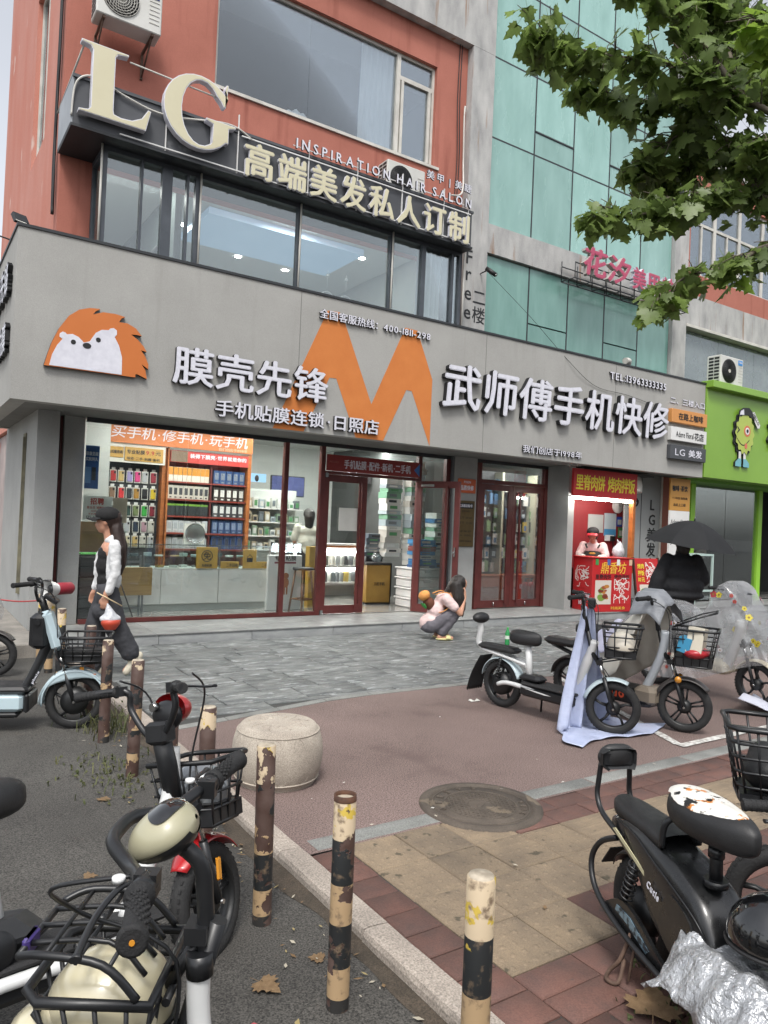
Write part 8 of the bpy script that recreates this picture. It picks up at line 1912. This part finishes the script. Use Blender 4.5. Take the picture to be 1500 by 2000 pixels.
for s in (-1, 1):
    b = MB(); b.cap((-.07, s*.10, .018), (.14, s*.105, .018), .045, .045); o = blob('slide_sandal', MB().ell((.035, s*.103, .018), (.135, .050, .020)), mat('yellow_foam', 'cdc48e', 'c6bd85', rough=.7) if s < 0 else bpy.data.materials['yellow_foam'], t, .008, 2)
    MB().grid(lambda u, v: (.045+.065*v, s*.103+.052*cos(pi*u), .022+.048*sin(pi*u)*(1-.15*v)), 12, 4).build('sandal_strap', bpy.data.materials['yellow_foam'], t, solid=.010)
bp_ = thing('backpack', 'small burger patterned backpack in orange, brown and green on the squatting woman', 'backpack', (6.37, 8.10, 0), R(-25))
Qm = Mx.Translation((-.185, 0, .50)) @ Mx.Rotation(R(-35), 4, 'Y') 
def bp(name, c, r, hx, c2=None): 
    mb = MB(Qm); mb.ell(c, r); o = blob(name, mb, clothm('pack_'+hx, hx, bump=.4), bp_, .010, 2); return o
bp('bottom_bun', (0, 0, -.13), (.075, .12, .07), 'c2854a'); bp('patty', (0, 0, -.02), (.08, .125, .12), '5a3220'); bp('top_bun', (.0, 0, .12), (.085, .13, .07), 'c98a4a')
MB(Qm).grid(lambda u, v: (-.083+.01*cos(u*20), -.115+.23*u, -.01+.06*v-.025*abs(sin(u*8))), 24, 4).build('lettuce', clothm('pack_green', '3f9146'), bp_, solid=.008)
for s in (-1, 1): MB().tube(catmull([(-.12, s*.09, .62), (.0, s*.12, .66), (.10, s*.13, .62), (.10, s*.15, .50), (-.02, s*.165, .40), (-.14, s*.12, .38)], 4), .014, 6, flat=.5).build('strap', bpy.data.materials['pack_c98a4a'], bp_)
# ---- person under the black umbrella, seen from behind
UA = R(90-33)
t = thing('person', 'person in a wide black coat seen from behind under the black umbrella', 'person', (8.62, 5.92, 0), UA)
b = MB(); at, Q = head(b, V((.02, 0, 1.46)), .112, (1, 0, 0)); b.cap((0, 0, 1.25), (.01, 0, 1.38), .055, .05); torso(b, [((0, 0, 1.18), (.10, .18, .12)), ((0, 0, 1.0), (.10, .15, .16)), ((0, 0, .84), (.11, .16, .10))])
for s in (-1, 1): b.cap((0, s*.08, .82), (.01, s*.08, .44), .085, .055); b.cap((.01, s*.08, .44), (-.01, s*.08, .08), .05, .036); b.cap((-.02, s*.08, .04), (.16, s*.09, .03), .038, .03)
b.cap((0, -.18, 1.24), (.06, -.24, 1.0), .045, .038); b.cap((.06, -.24, 1.0), (.16, -.10, 1.08), .036, .027); hand(b, (.16, -.10, 1.08), (.4, .4, .8), (-1, .3, 0), .16, 1.1)
b.cap((0, .18, 1.24), (-.02, .27, 1.0), .045, .038); b.cap((-.02, .27, 1.0), (.0, .33, .76), .036, .027); hand(b, (.0, .33, .75), (0, .2, -1), (0, -1, 0), .16, .8)
blob('body', b, M['skin'], t, .009, 3)
M['coat'] = clothm('navy_black_coat', '0e0f13', '131419', bsc=6)
b = MB(); torso(b, [((-.01, 0, 1.24), (.13, .20, .09)), ((-.02, 0, 1.08), (.15, .24, .17)), ((-.03, 0, .92), (.17, .29, .14)), ((-.03, .02, .80), (.17, .32, .07))]); slab(b, [(0, .19, 1.26), (-.03, .31, 1.0), (-.01, .37, .80)], [.09, .105, .085]); slab(b, [(0, -.19, 1.26), (.03, -.29, 1.02), (.13, -.15, 1.07)], [.09, .10, .07]); slab(b, [(0, 0, 1.30), (0, 0, 1.40)], [.09, .08])
blob('coat', b, M['coat'], t, .014, 5)
b = MB()
for s in (-1, 1): slab(b, [(0, s*.08, .80), (.01, s*.085, .46), (0, s*.085, .14)], [.10, .085, .075])
blob('trousers', b, clothm('black_trousers', '17171a'), t, .013, 4); b = MB(); b.ell((0, 0, 1.50), (.115, .10, .10)); b.ell((-.03, 0, 1.42), (.09, .09, .1)); blob('hair', b, M['hair'], t, .01, 3)
for s in (-1, 1): blob('shoe', MB().cap((-.05, s*.085, .035), (.17, s*.095, .03), .045, .04), M['black'], t, .01, 2)
um = thing('umbrella', 'open black umbrella with eight panels tilted over the person in the black coat', 'umbrella', (8.72, 5.86, 0), UA)
M['umb'] = mat('umbrella_cloth', '1b1c1e', '202123', rough=.8, spec=.3, sc=3)
Qu = Mx.Translation((.02, -.04, 1.78)) @ Mx.Rotation(R(7), 4, 'X') @ Mx.Rotation(R(-4), 4, 'Y')
for k in range(8):
    a0, a1 = 2*pi*k/8, 2*pi*(k+1)/8
    def pan(u, v):
        a = a0+(a1-a0)*u; rr = .60*v*(1-.075*sin(pi*u)*v); z = -.33*v**1.9-.028*sin(pi*u)*v*(v-.2)*0; return (rr*cos(a), rr*sin(a), z+.012*sin(pi*u)*v*-1)
    MB(Qu).grid(pan, 8, 10).build('canopy_panel', M['umb'], um)
MB(Qu).cyl((0, 0, .05), (0, 0, -.72), .007, n=8).build('shaft', M['steel'], um); MB(Qu).cyl((0, 0, -.01), (0, 0, .05), .012, .006, n=8).build('tip', M['black'], um)
mb = MB(Qu)
for k in range(8): a = 2*pi*k/8; mb.tube([(.02*cos(a), .02*sin(a), -.01), (.30*cos(a), .30*sin(a), -.11), (.598*cos(a), .598*sin(a), -.345)], .004, 5)
tag(mb.build('ribs', M['dark'], um)); MB(Qu).cyl((0, 0, -.70), (0, 0, -.80), .014, n=8).build('handle', M['black'], um)
bg = thing('paper_bag', 'pale printed bag carried low by the person under the umbrella', 'bag', (8.44, 6.12, .50), UA); MB().rbox(-.06, -.08, 0, .06, .08, .20, .006).build('bag_body', mat('pale_bag', 'b59a8c', 'a06a5a', rough=.6, sc=9), bg); MB().tube(catmull([(0, -.05, .2), (0, -.02, .28), (0, .02, .28), (0, .05, .2)], 4), .005, 5).build('bag_handle', M['paper'], bg)
# ---- food seller behind the red counter
t = thing('person', 'food seller in black cap with red brim and pink top leaning over the red counter', 'person', (11.2, 9.62, .11), R(215))
b = MB(); at, Q = head(b, V((.20, 0, 1.40)), .115, (.85, 0, -.55), V((.4, 0, .9))); b.cap((.07, 0, 1.24), (.15, 0, 1.33), .055, .05); torso(b, [((.04, 0, 1.14), (.11, .18, .12)), ((.0, 0, .98), (.11, .16, .15)), ((-.03, 0, .82), (.11, .16, .10))])
for s in (-1, 1):
    b.cap((-.03, s*.09, .80), (-.02, s*.09, .42), .09, .06); b.cap((-.02, s*.09, .42), (-.03, s*.09, .06), .05, .04); b.cap((-.03, s*.09, .03), (.10, s*.09, .03), .04, .03)
    b.cap((.05, s*.19, 1.18), (.13, s*.26, .98), .048, .04); b.cap((.13, s*.26, .98), (.32, s*.13, .99), .038, .029); hand(b, (.32, s*.13, .99), (1, -s*.4, -.1), (0, 0, -1), .17, .6)
blob('body', b, M['skin'], t, .0095, 3)
b = MB(); torso(b, [((.04, 0, 1.14), (.13, .20, .12)), ((.0, 0, .98), (.13, .18, .16)), ((-.03, 0, .82), (.13, .18, .10))]); slab(b, [(.03, .18, 1.19), (.12, .25, 1.02)], [.085, .07]); slab(b, [(.03, -.18, 1.19), (.12, -.25, 1.02)], [.085, .07]); b.cap((.02, 0, 1.25), (.08, 0, 1.28), .08, .07)
blob('top', b, clothm('dusty_pink_top', 'd3b9b6', 'c7aca9'), t, .012, 4)
b = MB(); slab(b, [(.13, .25, .99), (.28, .15, .99)], [.055, .045]); slab(b, [(.13, -.25, .99), (.28, -.15, .99)], [.055, .045]); blob('sleeve_guard', b, clothm('white_sleeve', 'c4c2bd'), t, .011, 3)
b = MB(); slab(b, [(.15, .10, 1.16), (.12, .13, 1.22)], [.02, .02]); slab(b, [(.15, -.10, 1.16), (.12, -.13, 1.22)], [.02, .02]); b.ell((.08, 0, 1.02), (.09, .16, .19)); b.ell((.05, 0, .86), (.10, .16, .12)); blob('apron', b, clothm('dark_apron', '2c3230', '3a4039'), t, .012, 3); MB().ell((.15, 0, 1.05), (.02, .07, .03)).build('apron_pocket', cmat('b98a2f'), t)
b = MB(); b.ell((.17, 0, 1.47), (.13, .12, .08), Mx.Rotation(.4, 3, 'Y')); blob('cap', b, bpy.data.materials['black_cap'], t, .01, 2); MB().grid(lambda u, v: (.26+.11*v*(1-.4*(2*u-1)**2), .10*(2*u-1), 1.445-.05*v-.02*(2*u-1)**2), 10, 4).build('cap_brim', cmat('a3262e'), t, solid=.008); blob('hair', MB().ell((.11, 0, 1.40), (.09, .10, .10)), M['hair'], t, .01, 2)
# ---- shop customer seen through the narrow pane
t = thing('person', 'shop customer in a white shirt with dark hair, seen from behind through the glass', 'person', (6.28, 12.0, .113), R(70))
b = MB(); at, Q = head(b, V((.02, 0, 1.52)), .115, (1, 0, 0)); b.cap((0, 0, 1.3), (.01, 0, 1.42), .055, .05); torso(b, [((0, 0, 1.24), (.10, .18, .12)), ((0, 0, 1.05), (.10, .16, .16)), ((0, 0, .88), (.11, .16, .10))])
for s in (-1, 1): b.cap((0, s*.09, .86), (.0, s*.09, .45), .09, .06); b.cap((0, s*.09, .45), (-.01, s*.09, .08), .05, .04); b.cap((-.02, s*.09, .04), (.14, s*.09, .03), .04, .03); b.cap((0, s*.2, 1.3), (.02, s*.25, 1.05), .046, .038); b.cap((.02, s*.25, 1.05), (.18, s*.2, 1.0), .036, .028); hand(b, (.18, s*.2, 1.0), (1, 0, 0), (0, 0, -1), .17, .5)
blob('body', b, M['skin'], t, .011, 3)
b = MB(); torso(b, [((0, 0, 1.25), (.12, .20, .11)), ((0, 0, 1.05), (.125, .19, .18)), ((0, 0, .88), (.125, .185, .09))]); slab(b, [(0, .2, 1.3), (.02, .25, 1.12)], [.08, .07]); slab(b, [(0, -.2, 1.3), (.02, -.25, 1.12)], [.08, .07]); blob('shirt', b, clothm('cream_shirt', 'b9b8ac'), t, .013, 3)
b = MB()
for s in (-1, 1): slab(b, [(0, s*.09, .86), (0, s*.09, .45), (0, s*.09, .12)], [.11, .085, .075])
blob('trousers', b, bpy.data.materials['black_trousers'], t, .014, 3); b = MB(); b.ell((.0, 0, 1.56), (.12, .11, .11)); slab(b, [(-.05, 0, 1.5), (-.06, 0, 1.36)], [.10, .08]); blob('hair', b, M['hair'], t, .011, 3)
for s in (-1, 1): blob('shoe', MB().cap((-.04, s*.09, .03), (.15, s*.09, .03), .045, .04), M['black'], t, .011, 2)
# ================================================================ PLANE TREE REACHING IN FROM THE RIGHT
M['bark'] = mat('plane_bark', '6b6353', '4c463b', rough=.85, sc=7, bump=.5, bsc=30)
def leafmat(name, a, b):
    m, t, bs = newmat(name); vec = coords(t, (1, 1, 1), True)
    oi = ND(t, 'ShaderNodeObjectInfo'); gi = ND(t, 'ShaderNodeNewGeometry')
    c = mixc(t, gi.outputs['Random Per Island'], H(a), H(b)); c = mixc(t, oi.outputs['Random'], c, H(b))
    c = mixc(t, ramp(t, noise(t, vec, 12, 4), .55, .75, 0, .5), c, H('4f4a24'))
    t.links.new(c, bs.inputs['Base Color']); bs.inputs['Roughness'].default_value = .42
    tl = ND(t, 'ShaderNodeBsdfTranslucent'); t.links.new(c, tl.inputs[0]); mx = ND(t, 'ShaderNodeMixShader'); mx.inputs[0].default_value = .55
    out = t.nodes['Material Output']; t.links.new(bs.outputs[0], mx.inputs[1]); t.links.new(tl.outputs[0], mx.inputs[2]); t.links.new(mx.outputs[0], out.inputs[0]); return m
M['leaf'] = leafmat('plane_leaf', '57693a', '7f9550'); M['leafy'] = leafmat('young_plane_leaf', '6a8833', '7f9a3e')
half = [(0, 0), (.10, .02), (.30, -.10), (.34, -.02), (.52, .02), (.44, .14), (.62, .26), (.48, .30), (.50, .42), (.33, .40), (.30, .52), (.38, .66), (.22, .64), (.16, .78), (0, 1.0)]
def leaf_geo(seed):
    r = random.Random(seed); d1, d2 = r.uniform(.1, .35), r.uniform(-.25, .15); tw = r.uniform(-.2, .2); h = [(x*r.uniform(.9, 1.1), y+r.uniform(-.02, .02)) for x, y in half]
    def bend(x, y):
        z = -d1*abs(x)**1.3+d2*y*y+.05*sin(y*9+seed)*abs(x)+tw*x*y; return (x, y, z)
    vs = [bend(0, i/4) for i in range(5)]; fs = []
    for s in (1, -1):
        o = len(vs); vs += [bend(s*x, y) for x, y in h[1:-1]]; n = len(h)-2
        for i in range(n-1):
            m = (h[i+1][1]+h[i+2][1])/2; k = min(3, max(0, int(m*4))); 
            fs.append((o+i, o+i+1, k+(1 if m > .55 else 0)) if s > 0 else (o+i+1, o+i, k+(1 if m > .55 else 0)))
        fs.append((0, o, 1) if s > 0 else (o, 0, 1)); 
        for k in range(4): 
            # close the fan along the midrib
            idx = [i for i in range(n-1) if min(3, max(0, int((h[i+1][1]+h[i+2][1])*2)))+(1 if (h[i+1][1]+h[i+2][1])/2 > .55 else 0) == k]
            nxt = [i for i in range(n-1) if min(3, max(0, int((h[i+1][1]+h[i+2][1])*2)))+(1 if (h[i+1][1]+h[i+2][1])/2 > .55 else 0) > k]
            if nxt:
                kk = min(min(3, max(0, int((h[i+1][1]+h[i+2][1])*2)))+(1 if (h[i+1][1]+h[i+2][1])/2 > .55 else 0) for i in nxt)
                if kk > k and idx: fs.append((o+nxt[0], kk, k) if s > 0 else (o+nxt[0], k, kk))
        fs.append((o+n-1, 4, 3) if s > 0 else (4, o+n-1, 3)); fs.append((o+n-1, 4, 4)) if False else None
    for i in range(3): pass
    fs = [f for f in fs if len(set(f)) == 3]
    st = len(vs); vs += [(-.012, 0, 0), (.012, 0, 0), (.01, -.45, .12), (-.01, -.45, .12)]; fs.append((st, st+3, st+2)); fs.append((st, st+2, st+1))
    return vs, fs
LG_ = [leaf_geo(k) for k in range(7)]
tree = thing('plane_tree', 'plane tree at the right, its leafy branches hanging across the upper right of the view', 'tree', (6.35, 1.55, 0))
MB().tube(catmull([(0, 0, -.1), (.02, .0, 1.2), (-.05, .03, 2.4), (-.15, .1, 3.1)], 6), [.19]*4+[.16]*8+[.13]*7, 14).build('trunk', M['bark'], tree)
BR = [[(5.29, 2.34, 4.08), (4.47, 2.76, 4.46), (4.13, 2.98, 4.64), (3.69, 3.15, 4.62), (3.34, 3.26, 4.61), (3.18, 3.3, 4.63)], [(5.43, 2.38, 3.54), (4.89, 2.73, 3.86), (4.66, 2.88, 3.95), (4.31, 2.99, 3.82), (4.05, 3.2, 3.72), (3.74, 3.32, 3.66)],
      [(5.22, 2.28, 3.26), (4.71, 2.62, 3.5), (4.37, 2.72, 3.32), (4.13, 2.88, 3.24), (3.86, 2.94, 3.01)], [(4.47, 2.76, 4.46), (4.49, 2.97, 5.02), (4.35, 3.3, 5.57), (3.89, 3.6, 5.77)], [(4.47, 2.76, 4.46), (4.4, 3.16, 4.62), (4.18, 3.42, 4.63), (3.88, 3.62, 4.74)],
      [(4.69, 2.38, 4.14), (4.58, 2.81, 4.21), (4.47, 3.12, 4.41), (4.29, 3.36, 4.2)], [(4.3, 1.9, 3.9), (3.66, 1.86, 3.98), (3.39, 1.92, 4.03), (3.19, 1.93, 3.98)], [(4.89, 2.73, 3.86), (4.77, 3.04, 4.29), (4.59, 3.28, 4.22), (4.35, 3.44, 4.21)],
      [(5.29, 2.34, 4.08), (5.17, 2.77, 4.75), (5.11, 3.05, 5.23), (5.08, 3.29, 5.82)], [(4.47, 2.76, 4.46), (4.05, 3.0, 5.0), (3.6, 3.1, 5.15), (3.3, 3.2, 5.1)], [(4.47, 2.76, 4.46), (4.6, 2.9, 4.7), (4.75, 3.0, 5.2), (4.6, 3.1, 5.6)], [(5.17, 2.77, 4.75), (4.9, 2.8, 4.85), (4.7, 2.9, 5.0), (4.4, 2.95, 5.2)]]
trunk_top = V((6.20, 1.65, 3.1))
lim = []
for q in ((5.29, 2.34, 4.08), (5.43, 2.38, 3.54), (5.22, 2.28, 3.26), (4.69, 2.38, 4.14), (4.3, 1.9, 3.9)): lim.append([trunk_top-V((0, 0, .6 if q[2] < 3.4 else 0)), (trunk_top+V(q))/2+V((0, 0, .1)), V(q)])
for L in lim:
    P = catmull(L, 5); n = len(P); WB(tree).tube(P, [.07-.045*i/(n-1) for i in range(n)], 8).build('limb', M['bark'], tree)
rt = random.Random(17); leaves = []; twm = WB(tree); camp = V((0, 0, 1.6))
for bi, B in enumerate(BR):
    P = catmull(B, 6); n = len(P); WB(tree).tube(P, [.024-.019*i/(n-1) for i in range(n)], 6).build('branch', M['bark'], tree)
    dens = (1.1, .9, .55, 1.3, 1.2, 1.2, .5, 1.2, 1.3, 1.1, 1.3, 1.2)[bi]
    for i in range(2 if bi != 6 else 6, n):
        for q in range(int(3.4*dens+rt.random())):
            side = V((rt.gauss(0, 1), rt.gauss(0, 1), rt.gauss(-.25, .8))).normalized(); ln = rt.uniform(.10, .33)*(1 if i < n-3 else .55)
            a = P[i]; b_ = a+side*ln*.6+(P[min(i+1, n-1)]-P[i-1]).normalized()*ln*.4; twm.tube([a, (a+b_)/2+V((0, 0, .02)), b_], [.006, .004, .0025], 4)
            for k in range(rt.choice((2, 3, 3, 4))):
                f = rt.uniform(.35, 1.0); p = a.lerp(b_, f)+V((rt.gauss(0, .03), rt.gauss(0, .03), rt.gauss(-.02, .03)))
                leaves.append((p, rt.choice((rt.uniform(.06, .11), rt.uniform(.09, .165))), bi))
twm.build('twigs', M['bark'], tree)['kind'] = 'stuff'
def leaf_mx(p, s):
    down = V((rt.gauss(0, .55), rt.gauss(0, .55), -1+rt.gauss(0, .45))).normalized(); nrm = V((rt.gauss(0, .6), rt.gauss(0, .6), 1)); nrm = (nrm-down*nrm.dot(down))
    if nrm.length < .1: nrm = V((1, 0, 0)); nrm -= down*nrm.dot(down)
    # leaf tip direction mixes hanging and outward
    out_ = V((rt.gauss(0, 1), rt.gauss(0, 1), rt.gauss(-.5, .5))).normalized(); d = (down*rt.uniform(.2, .9)+out_*rt.uniform(.4, 1)).normalized(); nrm = V((rt.gauss(0, .45), rt.gauss(0, .45), 1)); nrm = (nrm-d*nrm.dot(d)).normalized()
    x = d.cross(nrm); return Mx.Translation(p) @ Mx((x, d, nrm)).transposed().to_4x4() @ Mx.Scale(s, 4)
leaves.sort(key=lambda l: (l[0]-camp).length)
lm = {}
def in_view(p):
    c = camo.matrix_world.inverted() @ p
    return c.z < 0 and abs(c.x/-c.z) < .56 and c.y/-c.z < .74
seen = 0; mass = MB(); mass_y = MB()
for p, s, bi in leaves:
    k = rt.randrange(7); Q = leaf_mx(p, s); young = bi == 6 or rt.random() < .05
    if seen < 295 and in_view(p):
        key = (k, young)
        if key not in lm: lm[key] = MB().add(*LG_[k], 0, True).mesh('leaf', M['leafy'] if young else M['leaf'], fix=False)
        o = link('leaf', lm[key], tree); o.matrix_basis = inv(tree) @ Q; seen += 1
    else:
        old = mass.M; mass.M = inv(tree) @ Q; mass.add(LG_[k][0], LG_[k][1], 0, True)
mass.build('leaf_mass', M['leaf'], tree, fix=False)['kind'] = 'stuff'
# ================================================================ WEEDS, LITTER, FALLEN LEAVES
M['grass'] = mat('weed_green', '454f2c', '5a5a36', rough=.7, sc=9)
rw = random.Random(4)
def tuft(name, label, cx, cy, rx, ry, n, hmax, z, leafy=.5):
    mb = MB()
    for k in range(n):
        x, y = cx+rw.gauss(0, rx*.5), cy+rw.gauss(0, ry*.5); h = rw.uniform(.3, 1)*hmax; a = rw.uniform(0, 6.28); l = rw.uniform(.2, .9)*h; w_ = rw.uniform(.002, .005)
        px, py = -sin(a)*w_, cos(a)*w_
        mb.add([(x-px, y-py, z), (x+px, y+py, z), (x+cos(a)*l*.4+px, y+sin(a)*l*.4+py, z+h*.6), (x+cos(a)*l*.4-px, y+sin(a)*l*.4-py, z+h*.6), (x+cos(a)*l, y+sin(a)*l, z+h*.85)], [(0, 1, 2, 3), (3, 2, 4)])
        if rw.random() < leafy:
            for q in range(4):
                f = rw.uniform(.3, 1); c = V((x+cos(a)*l*f, y+sin(a)*l*f, z+h*.8*f)); u_ = V((rw.gauss(0, 1), rw.gauss(0, 1), rw.gauss(0, .4))).normalized()*.014; v_ = V((rw.gauss(0, 1), rw.gauss(0, 1), rw.gauss(0, .4))).normalized()*.008
                mb.add([c-u_, c+v_, c+u_, c-v_], [(0, 1, 2, 3)])
    return tag(mb.build(name, M['grass'], fix=False), label, 'weeds')
tuft('weeds', 'low leafy weeds on the asphalt at the foot of the rusty bollards', 1.13, 4.75, .30, .45, 95, .075, -.05, .9)
tuft('weeds', 'grass tuft growing at the kerb behind the pale blue scooter wheel', 1.36, 5.75, .18, .35, 150, .20, -.05, .3)
tuft('weeds', 'thin grass at the foot of the bollard beside the red scooter', 1.38, 3.95, .15, .3, 70, .10, -.05, .6)
tuft('weeds', 'patch of short grass in the bricks under the black scooter', 2.33, 1.40, .22, .22, 320, .045, -.002, .2)
M['dryleaf'] = mat('dry_leaf', '7c6549', '685238', rough=.8, sc=5, bump=.4, bsc=40)
def dry(label, x, y, z, s, rz, seed, m=None):
    vs, fs = leaf_geo(seed); o = MB(Mx.Translation((0, 0, .012)) @ Mx.Rotation(R(180), 4, 'X')).add([(a, b-.4, c*.35) for a, b, c in vs], fs, 0, True).build('fallen_leaf', m or M['dryleaf'], fix=False); o.location = (x, y, z+.012*s/.1); o.scale = (s, s, s); o.rotation_euler = (0, 0, rz); return tag(o, label, 'leaf', 'fallen leaves')
dry('large dry brown leaf lying on the bricks under the black scooter', 2.19, 1.55, 0, .17, 2.2, 3); dry('dry leaf lying in the dirt left of the second bollard', 1.15, 2.35, -.05, .10, .4, 5)
dry('small brown leaf lying on the open asphalt at left', .79, 3.46, -.05, .06, 1.4, 2); dry('tan leaf lying on the asphalt near the weeds', 1.05, 4.35, -.05, .07, 2.6, 1)
dry('dry leaf near the foot of the second bollard', 1.38, 2.42, -.05, .06, 4.0, 6)
lit = MB(); 
for k in range(220):
    y = rw.uniform(.9, 7.5); x = 1.52-abs(rw.gauss(0, .14)); s = rw.uniform(.006, .022); a = rw.uniform(0, 6.28); c = V((x, y, -.040+rw.uniform(0, .006))); u_ = V((cos(a), sin(a), rw.uniform(-.2, .2)))*s; v_ = V((-sin(a), cos(a), rw.uniform(-.2, .2)))*s*rw.uniform(.2, .5)
    lit.add([c-u_, c+v_, c+u_, c-v_], [(0, 1, 2, 3)], rw.choice((0, 0, 0, 1, 2)))
tag(lit.build('leaf_litter', [M['dryleaf'], cmat('8f8056'), cmat('a39c8c')], fix=False), 'scattered dry leaf scraps and crumbs along the kerb edge', 'litter', kind='stuff')
lit = MB()
for k in range(90):
    x, y = rw.uniform(1.8, 8), rw.uniform(1.2, 8.5); s = rw.uniform(.006, .018); a = rw.uniform(0, 6.28); c = V((x, y, .012)); u_ = V((cos(a), sin(a), 0))*s; v_ = V((-sin(a), cos(a), .1))*s*rw.uniform(.25, .6)
    lit.add([c-u_, c+v_, c+u_, c-v_], [(0, 1, 2, 3)], rw.choice((0, 1, 2)))
tag(lit.build('paper_scraps', [cmat('b9b2a2'), M['dryleaf'], cmat('c4c2ba')], fix=False), 'tiny paper and leaf scraps scattered over the red asphalt and paving', 'litter', kind='stuff')
ps_ = MB().grid(lambda u, v: (6.78+.46*(u-.5)-.1*(v-.5), 3.72+.36*(v-.5)+.1*(u-.5), .014+.16*max(0, v-.35)*(1-.5*u)+.022*sin(u*9+v*4)+.02), 14, 12).build('paper_sheet', mat('white_sheet', 'c9cbd6', 'bfc1cd', rough=.8, sc=6), solid=.001); tag(ps_, 'large sheet of white paper lying on the red asphalt near the right edge', 'paper')
bw = MB(); bw.rbox(-.03, -.04, 0, .03, .04, .012, .003)
o = bw.build('red_wrapper', cmat('b04a52')); o.location = (1.03, 2.16, -.05); o.rotation_euler = (.1, .2, .6); tag(o, 'small pink red wrapper lying in the dirt left of the hollow bollard', 'litter')
o = MB().grid(lambda u, v: (.10*u, .05*v, .012*sin(u*7)*v+.004), 6, 4).build('paper_scrap', M['paper'], solid=.001); o.location = (4.4, 5.1, .003); tag(o, 'white paper scrap lying on the red asphalt left of the white scooter', 'litter')
# tape between far bollard and pier
cable('barrier_tape', 'red cord strung between the farthest bollard and the grey pier', [(1.335, 8.58, .60), (1.1, 8.7, .58), (.8, 9.0, .60)], .008, cmat('a3393a'), 'cord')
